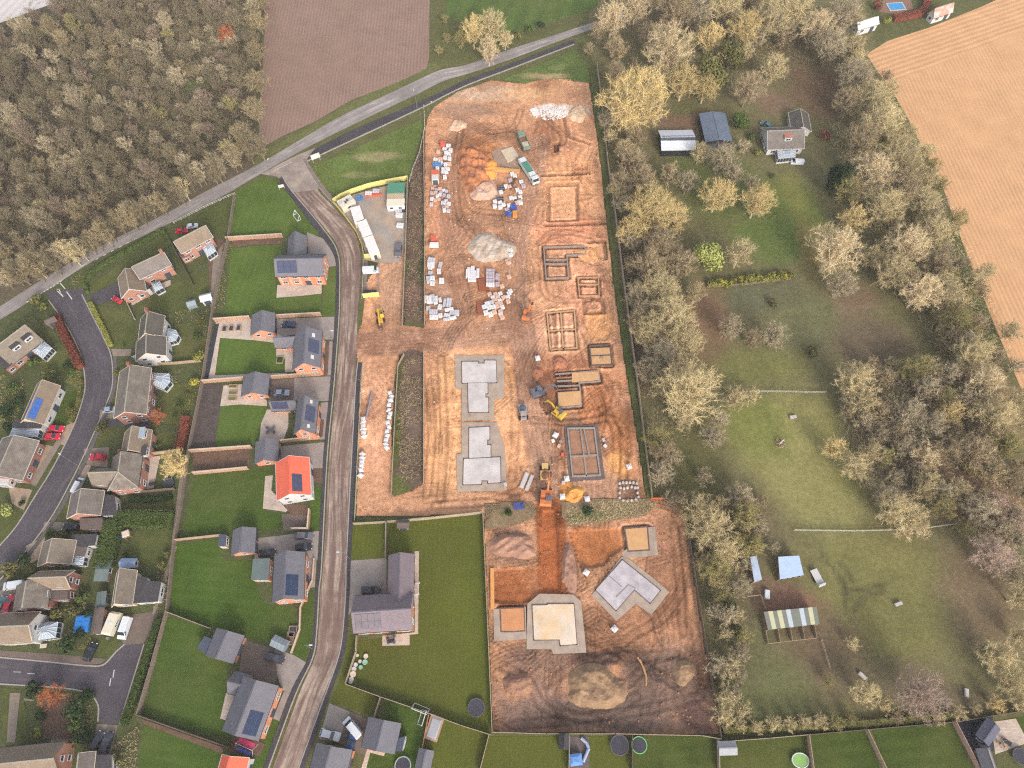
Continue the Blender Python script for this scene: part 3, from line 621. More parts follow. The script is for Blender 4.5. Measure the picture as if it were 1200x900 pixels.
# paved drives, yards and patios
PV1 = brickwork('block_paving', (178, 162, 154), (164, 150, 144), 2.4); PV2 = brickwork('brown_paving', (138, 118, 106), (124, 108, 98), 2.4, mortar=(110, 100, 92))
PV3 = brickwork('patio_slabs', (226, 204, 186), (210, 188, 172), .9, mortar=(180, 164, 150)); PV4 = mat('old_concrete', (150, 134, 120), var=.15)
PV5 = mat('gravel_drive', (176, 152, 130), var=.2, fine=9); BARK = mat('bark_bed', (92, 80, 76), var=.25, fine=4); SOILB = mat('flower_bed_soil', (118, 92, 76), var=.25); TAR_SHADE = mat('tarmac_and_shaded_drive', (86, 80, 84), var=.14)
DGR = mat('dark_gravel', (66, 66, 76), var=.2, fine=6)
z = .03
for nm, m, polys in (('driveway', PV1, [[(360, 272), (379, 280), (392, 298), (394, 312), (380, 313), (378, 306), (358, 302)], [(322, 374), (392, 371), (391, 398), (372, 398), (362, 389), (323, 396)], [(345, 443), (388, 441), (386, 470), (374, 470), (344, 470)],
                             [(327, 523), (383, 518), (381, 549), (364, 549), (325, 546)], [(300, 631), (374, 622), (372, 656), (352, 653), (330, 650), (298, 658)], [(322, 760), (345, 768), (360, 777), (340, 813), (330, 808), (325, 792)],
                             [(411, 657), (453, 654), (453, 700), (418, 706), (408, 722), (409, 690)], [(386, 824), (410, 834), (396, 870), (374, 866)], [(380, 400), (390, 400), (388, 440), (377, 440)], [(376, 472), (386, 471), (383, 515), (372, 515)], [(360, 655), (371, 656), (369, 688), (356, 690)], [(333, 810), (345, 814), (330, 846), (320, 842)]]),
                  ('driveway', PV2, [[(285, 750), (322, 760), (325, 792), (322, 804), (280, 788)], [(316, 446), (345, 443), (344, 470), (315, 471)], [(410, 834), (433, 843), (450, 850), (440, 878), (428, 886), (396, 870)], [(141, 722), (186, 716), (178, 740), (168, 754), (146, 756), (140, 746)], [(330, 603), (363, 600), (361, 622), (332, 622)],
                             [(0, 770), (50, 775), (100, 780), (118, 778), (124, 772), (60, 766), (0, 762)]]),
                  ('driveway', TAR_SHADE, [[(104, 346), (138, 331), (150, 345), (135, 352), (112, 357)], [(98, 496), (120, 494), (140, 490), (176, 491), (178, 500), (132, 500), (118, 502)]]),  # second drive: shade between the two houses painted as a dark tone
                  ('driveway', PV5, [[(36, 560), (47, 520), (66, 524), (54, 548)], [(10, 570), (38, 574), (28, 598), (14, 590)], [(75, 500), (88, 494), (76, 522), (68, 520)], [(94, 546), (108, 544), (100, 562), (88, 566)], [(30, 640), (54, 628), (46, 655), (36, 660)]]),
                  ('driveway', PV4, [[(52, 612), (82, 612), (80, 622), (50, 624)], [(130, 409), (154, 409), (153, 417), (133, 418)], [(98, 526), (128, 524), (126, 548), (102, 545)], [(0, 692), (36, 688), (32, 716), (0, 718)], [(114, 848), (138, 850), (130, 885), (106, 882)], [(42, 570), (76, 512), (72, 508), (34, 566)], [(118, 480), (136, 480), (134, 490), (116, 492)]]),
                  ('patio', PV3, [[(325, 334), (377, 334), (377, 344), (352, 347), (324, 349)], [(253, 377), (294, 374), (334, 396), (347, 411), (345, 436), (334, 436), (334, 420), (324, 418), (323, 402), (300, 399), (258, 396), (252, 440), (336, 437), (336, 442), (244, 447)],
                             [(262, 452), (288, 450), (313, 470), (313, 476), (282, 474), (258, 476)], [(313, 480), (338, 480), (338, 500), (332, 516), (304, 516), (306, 496)], [(311, 558), (320, 557), (318, 575), (340, 596), (335, 600), (308, 596)],
                             [(486, 646), (491, 646), (490, 743), (480, 744), (480, 756), (448, 757), (448, 745), (486, 741)], [(172, 536), (188, 534), (180, 572), (168, 574)], [(265, 812), (278, 816), (270, 846), (258, 842)], [(432, 872), (452, 880), (450, 886), (434, 882), (428, 905), (422, 905)],
                             [(150, 346), (200, 328), (200, 334), (155, 358)], [(1163, 846), (1190, 842), (1205, 870), (1166, 884), (1164, 868)]]),
                  ('terrace', SOILB, [[(243, 276), (264, 282), (256, 340), (250, 360), (246, 345)], [(272, 282), (331, 279), (330, 286), (300, 287), (272, 290)], [(379, 416), (378, 441), (384, 441), (386, 400), (382, 400)], [(371, 490), (370, 512), (378, 512), (380, 492)], [(330, 590), (363, 592), (361, 604), (342, 604)], [(366, 549), (379, 549), (377, 566), (365, 566)], [(330, 842), (341, 818), (345, 822), (334, 848)], [(52, 812), (86, 812), (82, 866), (50, 866)], [(226, 531), (293, 526), (292, 548), (226, 554)], [(165, 842), (262, 876), (262, 884), (168, 848)], [(272, 856), (312, 872), (304, 886), (270, 880)]]),
                  ('terrace', BARK, [[(235, 451), (261, 450), (252, 524), (222, 525)]]), ('terrace', DGR, [[(252, 380), (257, 379), (244, 446), (236, 446)], [(1122, 846), (1163, 838), (1164, 880), (1140, 884)]]),
                  ('path', PV4, [[(12, 812), (24, 812), (18, 870), (8, 870)], [(28, 818), (40, 820), (40, 822), (28, 821)], [(203, 640), (208, 640), (182, 720), (178, 720)], [(212, 548), (219, 548), (206, 640), (201, 640)], [(250, 300), (262, 286), (252, 360), (246, 360)], [(60, 866), (86, 866), (80, 880), (60, 880)], [(694, 845), (694, 845), (694, 845)]][:6])):
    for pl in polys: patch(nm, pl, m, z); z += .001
# vegetated strips inside the site
scr = attr_mat('scrub_ground', n_amt=.3, mid=1.4)
def strip_ground(poly, rgb, blobs, name='scrub_strip', zz=.42, st=.34):
    w = world_poly(poly); xs = np.arange(min(p[0] for p in w)-1, max(p[0] for p in w)+1, st); ys = np.arange(min(p[1] for p in w)-1, max(p[1] for p in w)+1, st)
    X, Y = np.meshgrid(xs, ys); C = np.zeros(X.shape+(3,)); C[:] = alb(rgb)
    for i, (b_, c_) in enumerate(blobs): paint(X, Y, C, rgb=c_, blob=b_, seed=500+i, amt=.9)
    return grid_sheet(name, X, Y, zz+.12*fbm(X, Y, 2.5, 12, 3), C, inpoly(X, Y, w), scr)
strip_ground([(480, 208), (494, 160), (499, 152), (499, 384), (473, 383), (475, 290)], (112, 90, 76), [((474, 330, 4, 60), (86, 92, 54)), ((498, 280, 5, 120), (84, 88, 54)), ((486, 200, 12, 40), (98, 78, 70)), ((484, 350, 10, 20), (134, 100, 88)), ((485, 382, 14, 5), (90, 96, 54)), ((487, 270, 9, 14), (122, 98, 84))])
strip_ground([(468, 416), (482, 410), (497, 414), (498, 568), (485, 576), (460, 584), (458, 500), (463, 440)], (116, 96, 80), [((464, 520, 6, 60), (96, 100, 48)), ((468, 440, 5, 30), (92, 98, 52)), ((470, 570, 12, 16), (96, 102, 50)), ((484, 440, 12, 24), (124, 100, 84)), ((486, 500, 8, 20), (128, 106, 92))])
strip_ground([(690, 80), (703, 98), (711, 190), (716, 262), (734, 378), (752, 500), (765, 584), (757, 584), (746, 510), (731, 420), (718, 320), (711, 262), (702, 180), (692, 98)], (100, 102, 58), [((733, 420, 6, 50), (84, 96, 48)), ((706, 150, 5, 40), (98, 100, 58))])
strip_ground([(567, 590), (625, 588), (630, 600), (628, 608), (600, 618), (568, 622)], (146, 124, 94), [((590, 604, 8, 3), (112, 108, 66))])
strip_ground([(656, 588), (700, 585), (757, 584), (770, 592), (757, 606), (715, 612), (668, 618), (657, 606)], (150, 128, 98), [((690, 606, 24, 6), (96, 102, 54))])
strip_ground([(417, 607), (470, 606), (472, 608), (456, 612), (416, 615)], (106, 108, 62), [])
strip_ground([(363, 196), (430, 167), (493, 140), (497, 152), (492, 180), (480, 209), (435, 219), (398, 231), (380, 222)], (104, 116, 58), [((440, 184, 34, 8), (158, 148, 104)), ((420, 205, 24, 6), (138, 140, 88)), ((400, 192, 16, 10), (112, 128, 66)), ((480, 160, 12, 14), (98, 112, 54))], 'grass_field', .1)
strip_ground([(586, 94), (640, 72), (674, 58), (688, 74), (693, 98), (640, 93), (612, 99)], (104, 118, 62), [((640, 89, 30, 6), (180, 154, 114)), ((655, 78, 14, 5), (132, 138, 84))], 'grass_field', .12)
tag(patch('compound_yard', [(393, 240), (414, 229), (440, 221), (477, 214), (475, 292), (468, 308), (446, 309), (429, 305), (426, 290), (419, 274), (405, 255)], mat('compound_gravel', (172, 160, 150), var=.18, rgb2=(190, 162, 138), scale=.25), .24), kind='structure')
patch('mud_apron', [(306, 204), (330, 191), (350, 181), (370, 173), (360, 186), (362, 200), (374, 222), (341, 226), (332, 213), (324, 207)], mat('worn_junction', (152, 136, 126), var=.14, rgb2=(176, 158, 144), scale=.3), .052)
# ================================================================ BUILDINGS
R_slate = roof_mat('slate_roof', (124, 121, 128)); R_slate2 = roof_mat('violet_slate_roof', (138, 123, 128)); R_orange = roof_mat('orange_tile_roof', (255, 122, 92)); 
R_brown = roof_mat('brown_tile_roof', (132, 118, 106), (150, 138, 120)); R_dark = roof_mat('dark_tile_roof', (98, 92, 86), (112, 104, 92)); R_tan = roof_mat('tan_tile_roof', (152, 132, 112), (134, 118, 102)); R_grey = roof_mat('grey_tile_roof', (136, 126, 120), (116, 106, 98))
R_mossy = roof_mat('mossy_tile_roof', (120, 108, 100), (150, 140, 126))
B_new = brickwork('orange_brick', (232, 150, 112), (214, 128, 94), 4.0, mortar=(220, 180, 150)); B_old = brickwork('red_brick', (176, 108, 88), (150, 92, 78), 4.0); B_pink = brickwork('pale_brick', (206, 140, 114), (190, 122, 100), 4.0)
W_white = mat('white_render', (216, 212, 208), var=.06); W_cream = mat('cream_render', (226, 206, 184), var=.07); UPVC = mat('white_plastic', (222, 222, 224), var=.03, rough=.4)
FLATR = mat('felt_flat_roof', (78, 74, 77), var=.15); FLATB = mat('brown_flat_roof', (112, 98, 92), var=.15); FLATG = mat('grey_green_flat_roof', (112, 124, 122), var=.12); LEADR = mat('slate_blue_flat_roof', (84, 90, 106), var=.1)
DARKW = mat('dark_plastic', (58, 58, 64), var=.1, rough=.5); SOLAR = mat('solar_cell', (74, 78, 104), var=.08, rough=.25, spec=.5); SOLB = mat('blue_solar_cell', (70, 110, 186), var=.08, rough=.3); SOLF = mat('solar_frame', (88, 92, 112), var=.05)
DOORM = mat('door_paint', (74, 82, 96), var=.06, rough=.5); GARD = mat('garage_door_paint', (88, 88, 96), var=.06); RIDGE = mat('ridge_mortar', (176, 166, 152), var=.15); SLRIDGE = mat('slate_ridge', (110, 108, 120), var=.1)
CGLASS = mat('conservatory_sheet', (170, 182, 194), var=.06, rough=.25, spec=.5); POT = mat('chimney_pot', (176, 120, 96)); METAL = mat('galvanised_metal', (150, 152, 156), var=.08, rough=.5, metal=.4)
WMESH = {}
def win_mesh(w, h):
    k = (round(w, 1), round(h, 1))
    if k not in WMESH:
        f = MB(); t = .1
        f.box((0, .03, h/2-t/2), (w, .1, t)); f.box((0, .03, -h/2+t/2), (w, .1, t))
        for x in (-w/2+t/2, w/2-t/2): f.box((x, .03, 0), (t, .1, h-2*t))
        if w > 1.3: f.box((0, .03, 0), (t*.8, .09, h-2*t))
        f.box((0, .06, -h/2-.04), (w+.16, .18, .06))
        p = MB().box((0, .02, 0), (w-2*t, .03, h-2*t))
        a = bpy.data.meshes.new('window'); a.from_pydata(f.v, [], f.f); a.materials.append(UPVC)
        b = bpy.data.meshes.new('pane'); b.from_pydata(p.v, [], p.f); b.materials.append(GLASS)
        WMESH[k] = (a, b)
    return WMESH[k]
def add_window(root, p, rz, w, h):
    a, b = win_mesh(w, h); o = link('window', a, root, p, rz); link('pane', b, o); return o
def door_part(root, p, rz, w=1.0, h=2.05, m=None, name='door', handle=True):
    d = MB().box((0, .03, h/2), (w, .08, h)).box((0, .075, h*.7), (w*.6, .02, h*.25))
    o = d.build(name, m or DOORM, root, p, rz)
    if handle: MB().box((w*.36, .1, h*.48), (.1, .06, .06)).build('handle', METAL, o)
    return o
class House:
    def __init__(s, label, cat='house', name='house', group=None):
        s.label, s.cat, s.name, s.group = label, cat, name, group; s.root = None; s.foot = []; s.todo = []
    def wing(s, a, b, eave, ze, zr, roof, wall, hip=(0, 0), verge=None, ridge=None, ovh=.35, storeys=None, win=True, gutter=True, gdoor=None, ww=1.5):
        A, B = Vector(P(*a, zr)), Vector(P(*b, zr)); A.z = B.z = 0
        u = (B-A).normalized(); n = Vector((-u.y, u.x, 0)); L = (B-A).length
        E = Vector(P(*eave, ze)); E.z = 0
        hw = max(1.0, abs((E-A).dot(n))-ovh*.7)
        M = (A+B)/2
        if not s.root:
            s.root = thing(s.name, s.label, s.cat, (M.x, M.y, 0), 0, s.group); s.o = Vector((M.x, M.y, 0))
        A, B = A-s.o, B-s.o
        run = hw*.9
        PA = A-u*(run if hip[0] else 0); PB = B+u*(run if hip[1] else 0)
        if not hip[0]: PA = PA+u*.15
        if not hip[1]: PB = PB-u*.15
        q = lambda c, k, z: (c.x+n.x*hw*k, c.y+n.y*hw*k, z)
        w = MB(); vs = [q(PA, -1, 0), q(PB, -1, 0), q(PB, 1, 0), q(PA, 1, 0), q(PA, -1, ze), q(PB, -1, ze), q(PB, 1, ze), q(PA, 1, ze)]
        fs = [(0, 1, 5, 4), (2, 3, 7, 6)]
        slope = (zr-ze)/hw; rz_ = zr-.16
        for end, (i, j, c) in enumerate(((0, 3, PA), (1, 2, PB))):
            if hip[end]: fs.append((i, j, j+4, i+4) if end == 0 else (i, j, j+4, i+4))
            else: vs.append((c.x, c.y, rz_)); fs.append((i, j, j+4, len(vs)-1, i+4))
        w.add(vs, fs); w.build('wall', wall, s.root)
        # roof: slabs over each slope
        r = MB(); g = .22; eo = ovh; z_e = ze-slope*eo+.05; zt = zr+.05
        RA = A-u*(0 if hip[0] else g); RB = B+u*(0 if hip[1] else g)
        EA = PA-u*(eo if hip[0] else g+.15); EB = PB+u*(eo if hip[1] else g+.15)
        for k in (1, -1):
            e0 = Vector((EA.x+n.x*(hw+eo)*k, EA.y+n.y*(hw+eo)*k, z_e)); e1 = Vector((EB.x+n.x*(hw+eo)*k, EB.y+n.y*(hw+eo)*k, z_e))
            a_, b_ = Vector((RA.x, RA.y, zt)), Vector((RB.x, RB.y, zt))
            pts = [e0, e1, b_, a_] if k < 0 else [e1, e0, a_, b_]
            nn = (Vector(pts[1])-pts[0]).cross(Vector(pts[2])-pts[0]); nn = nn if nn.z > 0 else -nn
            r.slab([tuple(v) for v in pts], nn, .16)
        for end in (0, 1):
            if hip[end]:
                EE, RR = (EA, RA) if end == 0 else (EB, RB)
                e0 = Vector((EE.x+n.x*(hw+eo), EE.y+n.y*(hw+eo), z_e)); e1 = Vector((EE.x-n.x*(hw+eo), EE.y-n.y*(hw+eo), z_e)); t = Vector((RR.x, RR.y, zt))
                pts = [e0, e1, t]; nn = (pts[1]-pts[0]).cross(pts[2]-pts[0])
                if nn.z < 0: pts = pts[::-1]; nn = -nn
                r.slab([tuple(v) for v in pts], nn, .16)
        ro = r.build('roof', roof, s.root)
        rd = MB(); c = (RA+RB)/2; rd.box((c.x, c.y, zt+.03), ((RB-RA).length, .28, .14), atan2(u.y, u.x), top=.85)
        if hip[0] or hip[1]:
            for end, EE, RR in ((0, EA, RA), (1, EB, RB)):
                if hip[end]:
                    for k in (1, -1): rd.tube((RR.x, RR.y, zt+.02), (EE.x+n.x*(hw+eo)*k, EE.y+n.y*(hw+eo)*k, z_e+.03), .12, n=5)
        rd.build('ridge', ridge or RIDGE, ro)
        if gutter:
            for k in (1, -1):
                c = (EA+EB)/2+n*(hw+eo+.05)*k
                MB().box((c.x, c.y, z_e-.06), ((EB-EA).length, .12, .12), atan2(u.y, u.x)).build('gutter', verge or DARKW, ro)
        if verge:
            for end, EE, RR in ((0, EA, RA), (1, EB, RB)):
                if hip[end]: continue
                sgn = -1 if end == 0 else 1; vb = MB()
                for k in (1, -1):
                    p0 = Vector((EE.x+n.x*(hw+eo)*k, EE.y+n.y*(hw+eo)*k, z_e)); p1 = Vector((EE.x, EE.y, zt)); d = u*sgn*.06
                    up = Vector((0, 0, .05)); dn = Vector((0, 0, -.26)); ou = u*sgn*.01
                    pts = [p0+up+ou, p1+up+ou, p1+dn+ou, p0+dn+ou]; vb.slab([tuple(v) for v in pts], tuple(-u*sgn), .08)
                vb.build('bargeboard', verge, ro)
        W = dict(A=PA, B=PB, R0=RA, R1=RB, u=u, n=n, hw=hw, ze=ze, zr=zt, slope=slope, roof=ro, z_e=z_e, eo=eo, L=(PB-PA).length)
        s.foot.append((PA, PB, u, n, hw, ze))
        if win: s.todo.append((W, storeys if storeys is not None else (2 if ze > 4.2 else 1), hip, ww, gdoor))
        elif gdoor: s.todo.append((W, 0, hip, ww, gdoor))
        s.last = W; return s
    def slopept(s, W, k, fu, fv, lift=.06):
        b = W['R0'].lerp(W['R1'], fu)+W['n']*k*(W['hw']+W['eo'])*fv
        z = W['zr']+(W['z_e']-W['zr'])*fv+lift
        return Vector((b.x, b.y, z))
    def solar(s, k, u0, u1, v0, v1, nu=3, nv=2, m=None, frame=None):
        W = s.last; b = MB(); q = s.slopept
        nn = (q(W, k, u1, v0)-q(W, k, u0, v0)).cross(q(W, k, u0, v1)-q(W, k, u0, v0)); nn = nn if nn.z > 0 else -nn
        order = lambda pts: pts if (pts[1]-pts[0]).cross(pts[2]-pts[0]).dot(nn) > 0 else pts[::-1]
        fr = order([q(W, k, u0, v0, .1), q(W, k, u1, v0, .1), q(W, k, u1, v1, .1), q(W, k, u0, v1, .1)]); b.slab([tuple(v) for v in fr], nn, .06, 0)
        g = .006
        for i in range(nu):
            for j in range(nv):
                a0, a1 = u0+(u1-u0)*i/nu+g*.6, u0+(u1-u0)*(i+1)/nu-g*.6; c0, c1 = v0+(v1-v0)*j/nv+g, v0+(v1-v0)*(j+1)/nv-g
                b.slab([tuple(v) for v in order([q(W, k, a0, c0, .125), q(W, k, a1, c0, .125), q(W, k, a1, c1, .125), q(W, k, a0, c1, .125)])], nn, .02, 1)
        b.build('solar_panel', [frame or SOLF, m or SOLAR], W['roof']); return s
    def rooflight(s, k, fu, fv, du=.05, dv=.09, m=None):
        W = s.last; q = s.slopept; b = MB()
        P4 = [q(W, k, fu-du, fv-dv, .1), q(W, k, fu+du, fv-dv, .1), q(W, k, fu+du, fv+dv, .1), q(W, k, fu-du, fv+dv, .1)]
        nn = (P4[1]-P4[0]).cross(P4[2]-P4[0])
        if nn.z < 0: P4 = P4[::-1]; nn = -nn
        b.slab([tuple(v) for v in P4], nn, .1); b.build('rooflight', m or UPVC, W['roof']); return s
    def chimney(s, fu, off=0.0, h=1.3, wall=None):
        W = s.last; b = W['R0'].lerp(W['R1'], fu)+W['n']*off; rz = atan2(W['u'].y, W['u'].x); z = W['zr']-.9-abs(off)*W['slope']
        c = MB().box((b.x, b.y, z+h/2+.45), (.9, .6, h+.9), rz).box((b.x, b.y, z+h+.94), (1.0, .7, .12), rz).build('chimney', wall or B_old, W['roof'])
        for d in (-.22, .22): MB().tube((b.x+cos(rz)*d, b.y+sin(rz)*d, z+h+1.0), (b.x+cos(rz)*d, b.y+sin(rz)*d, z+h+1.4), .12, .1, 8).build('chimney_pot', POT, c)
        return s
    def flat(s, poly, h, roof, wall, name='extension', par=.12, wins=()):
        ps = [Vector(P(x, y, h))-s.o if True else None for x, y in poly]; ps = [(v.x, v.y) for v in ps]
        e = MB().prism(ps, 0, h-.06).build(name, wall, s.root)
        cx, cy = sum(p[0] for p in ps)/len(ps), sum(p[1] for p in ps)/len(ps)
        gr = [(cx+(p[0]-cx)*1.06, cy+(p[1]-cy)*1.06) for p in ps]
        MB().prism(gr, h-.06, h+par, bottom=True).build('roof', roof, e)
        n = len(ps)
        for i in range(n):
            a, b = Vector(ps[i]+(0,)), Vector(ps[(i+1) % n]+(0,)); d = b-a; m = (a+b)/2; o = Vector((d.y, -d.x, 0)).normalized()
            if o.dot(m-Vector((cx, cy, 0))) < 0: o = -o
            w_ = m+s.o
            if d.length > 2.2 and o.dot(Vector((-w_.x, -w_.y, 0)).normalized()) > .15:
                if not s.inside(m+o*.3, 1.5): add_window(e, (m.x+o.x*.004, m.y+o.y*.004, min(1.4, h*.55)), atan2(o.y, o.x)-pi/2, min(d.length*.6, 2.0), 1.1)
        return s
    def conservatory(s, poly, h=2.3, peak=.7, name='conservatory', base=None):
        ps = [Vector(P(x, y, h))-s.o for x, y in poly]; ps = [(v.x, v.y) for v in ps]; n = len(ps)
        cx, cy = sum(p[0] for p in ps)/n, sum(p[1] for p in ps)/n
        e = MB().prism(ps, 0, .6).build(name, base or W_white, s.root)
        ins = [(cx+(p[0]-cx)*.97, cy+(p[1]-cy)*.97) for p in ps]
        MB().prism(ins, .6, h).build('glazing', GLASS, e)
        f = MB(); sk = .35
        top = [(cx+(p[0]-cx)*sk, cy+(p[1]-cy)*sk) for p in ps]
        r = MB()
        for i in range(n):
            j = (i+1) % n; L = hypot(ps[j][0]-ps[i][0], ps[j][1]-ps[i][1]); k = max(1, int(L/.9))
            for q in range(k):
                t = q/k; x, y = ps[i][0]*(1-t)+ps[j][0]*t, ps[i][1]*(1-t)+ps[j][1]*t
                f.tube((x, y, .6), (x, y, h+.04), .06, n=4)
                tx, ty = top[i][0]*(1-t)+top[j][0]*t, top[i][1]*(1-t)+top[j][1]*t
                f.tube((x, y, h+.09), (tx, ty, h+peak+.09), .1, n=4)
            f.tube(ps[i]+(h,), ps[j]+(h,), .08, n=4)
            q = [ps[i]+(h+.03,), ps[j]+(h+.03,), top[j]+(h+peak+.03,), top[i]+(h+peak+.03,)]
            nz = (Vector(q[1])-Vector(q[0])).cross(Vector(q[2])-Vector(q[0])).z
            r.quad(*(q if nz > 0 else q[::-1]))
        tp = [t+(h+peak+.03,) for t in top]
        a = sum(top[i][0]*top[(i+1) % n][1]-top[(i+1) % n][0]*top[i][1] for i in range(n))
        r.add(tp if a > 0 else tp[::-1], [tuple(range(n))])
        r.build('roof', CGLASS, e); f.build('frame', UPVC, e)
        return s
    def dormer(s, k, fu, fv, w=2.2, roof=None, face=None):
        W = s.last; c = s.slopept(W, k, fu, fv, 0); o = W['n']*k; u = W['u']; rz = atan2(o.y, o.x)-pi/2
        back = s.slopept(W, k, fu, max(.05, fv-.5), 0); dep = (c-back).length*.8
        m = c-o*dep/2; h = 1.5
        d = MB().box((m.x, m.y, c.z+h/2-.3), (w, dep, h), rz).build('dormer', face or W_white, W['roof'])
        MB().box((m.x, m.y, c.z+h-.3+.06), (w+.25, dep+.2, .12), rz).build('roof', roof or FLATR, d)
        add_window(d, (c.x+o.x*.004, c.y+o.y*.004, c.z+.45), rz, w*.7, .95)
        return s
    def porch(s, px, w=1.8, d=1.2, roof=None, wall=None, rz=0.0):
        v = Vector(P(*px))-s.o
        p = MB().box((v.x, v.y, 1.15), (w, d, 2.3), rz).build('porch', wall or W_white, s.root)
        MB().box((v.x, v.y, 2.38), (w+.3, d+.3, .16), rz, top=.8).build('roof', roof or FLATR, p); return s
    def inside(s, p, z):
        for PA, PB, u, n, hw, ze in s.foot:
            d = p-PA; a = d.dot(u)
            if -.05 < a < (PB-PA).length+.05 and abs(d.dot(n)) < hw-.02 and z < ze+1: return True
        return False
    def done(s):
        ndoor = 0
        for W, st, hip, ww, gdoor in s.todo:
            u, n, hw, A, B, L = W['u'], W['n'], W['hw'], W['A'], W['B'], W['L']
            M = (A+B)/2
            for face, o, ln in ((1, n, L), (-1, -n, L), ('a', -u, 2*hw), ('b', u, 2*hw)):
                c = M+o*hw if face in (1, -1) else (A if face == 'a' else B)
                wc = c+s.o
                if o.dot(Vector((-wc.x, -wc.y, 0)).normalized()) < -.25: continue
                t = Vector((-o.y, o.x, 0)); rz = atan2(o.y, o.x)-pi/2
                if gdoor == face:
                    k = 2 if ln > 5.5 else 1
                    for i in range(k):
                        p = c+t*((i-(k-1)/2)*2.8); door_part(s.root, (p.x+o.x*.003, p.y+o.y*.003, .02), rz, 2.4, 2.1, GARD, 'garage_door')
                    continue
                if st == 0: continue
                k = max(1, int(ln/3.1))
                for lev in range(st):
                    z = 1.5+lev*2.6
                    for i in range(k):
                        p = c+t*((i-(k-1)/2)*ln/k)
                        if s.inside(p+o*.35, z): continue
                        if lev == 0 and i == k//2 and ndoor < 2 and face in (1, -1):
                            door_part(s.root, (p.x+o.x*.003, p.y+o.y*.003, .02), rz, 1.7 if ndoor == 0 else 1.0); ndoor += 1; continue
                        add_window(s.root, (p.x+o.x*.003, p.y+o.y*.003, z), rz, ww if face in (1, -1) else 1.2, 1.15)
        return s
H = House
# ---- older brick houses along the curved estate road (west)
H('brown chalet house with two flat white dormers beside the road junction').wing((29, 381), (-8, 409), (51, 398), 3, 6.8, R_brown, B_pink).dormer(1, .22, .62).dormer(1, .58, .62).flat([(-6, 418), (3, 414), (14, 426), (6, 433)], 3, FLATR, B_old).conservatory([(38, 411), (50, 399), (61, 408), (50, 420)]).done()
H('grey tiled brick house with cross wing and small square conservatory by the main road').wing((155, 312.5), (191, 296), (181, 318), 5, 7.8, R_grey, B_pink, verge=W_white).chimney(.95).wing((147, 315), (151, 338), (137.5, 322), 3.6, 6.2, R_tan, B_pink, verge=W_white).flat([(157, 338), (171, 332), (175, 338), (160, 345)], 2.8, FLATR, W_white).conservatory([(178, 333), (187, 330), (191, 337), (182, 342)], 2.2, .5).done()
H('smaller grey tiled brick house with red car parked behind it near the main road').wing((204, 283), (240, 264.5), (230, 287), 5, 7.4, R_tan, B_pink, verge=W_white).conservatory([(236, 288), (247, 281), (253, 294), (243, 301)]).flat([(209, 297), (217, 293), (222, 299), (213, 303)], 2.6, FLATB, B_pink, 'porch').done()
H('stepped white semi detached house with dark tiles and round conservatory').wing((173, 365.5), (170, 389.5), (192, 372), 5.2, 8, R_dark, W_white, verge=W_cream).chimney(.03).wing((171.5, 392), (171, 413), (194, 400), 4.8, 7.5, R_dark, W_white, verge=W_cream).flat([(154.5, 418), (173, 411), (180, 413), (172, 419)], 4.2, CGLASS, W_white, 'front_bay').conservatory([(192, 388), (198, 385), (206, 387), (209, 393), (206, 399), (198, 401), (193, 399)], 2.2, .7).done()
H('long brown brick house with white conservatory and orange south gable').wing((152.5, 428.5), (146, 481.5), (174, 455), 5.2, 7.9, R_mossy, B_old, verge=W_cream).chimney(.02).conservatory([(177, 437), (198, 438), (199.5, 447), (192, 456), (178, 450)]).done()
H('tan roofed house with pale blue sunroom built into its east slope').wing((154.5, 500), (150, 526), (176, 512), 4, 7.2, R_tan, B_pink, verge=W_cream).chimney(.9, -3.2).dormer(1, .22, .75, 2.8, CGLASS).dormer(1, .95, .98, 2.4).done()
H('broad mottled house with hipped corner and pink brick rear wall').wing((142, 529.5), (138.5, 553), (164.5, 545), 5, 8, R_mossy, B_pink, hip=(0, 1)).wing((103, 554), (138, 553), (122, 570), 4.4, 7.7, R_brown, B_pink).done()
H('brown roofed house with black flat rear extension above a carport').wing((95, 573.5), (90, 600.5), (119, 590), 3.8, 6.6, R_grey, B_pink, verge=W_cream).flat([(120, 580), (134, 581), (136, 603), (118, 604)], 3, FLATR, W_white).flat([(94, 608), (120, 607), (119, 620), (95, 620)], 2.6, FLATB, B_old, 'carport').done()
H('brown bungalow with grey lean to and small glass roof at the back').wing((61, 632), (55, 658), (86, 645), 3.2, 6, R_brown, B_pink, verge=W_cream).flat([(84, 627), (113, 626), (110, 639), (87, 640)], 2.8, FLATR, W_white).flat([(88, 640.5), (102, 641), (99, 652), (87, 651)], 2.7, FLATB, W_white, 'lean_to').conservatory([(86.5, 652), (99, 652.5), (97, 662), (84.5, 662)], 2.3, .3).done()
H('brown L shaped house with red brick gable and white windows').wing((31, 681), (26, 711), (57, 697), 4.5, 7.2, R_mossy, B_old).wing((34, 677.5), (75, 676), (58, 690), 4.5, 7.1, R_tan, B_old, verge=W_cream).flat([(60, 690), (79, 689.5), (79, 702), (61, 703)], 3.2, FLATB, B_old).done()
H('house with dark north slope and white hexagonal conservatory at its east end').wing((-14, 735), (32, 733), (15, 754), 4.5, 7.2, R_tan, W_white, verge=W_cream).conservatory([(41, 735), (56, 729), (68, 729), (65, 747), (45, 750)], 2.4, .9).done()
H('brown roofed house with broad black flat extension and white south gable').wing((140, 667), (134, 706), (156, 690), 3.6, 6.6, R_brown, W_cream, verge=W_cream).flat([(158, 676), (172, 677), (173, 681), (188, 682), (184, 704), (157, 706)], 3, FLATR, W_white).done()
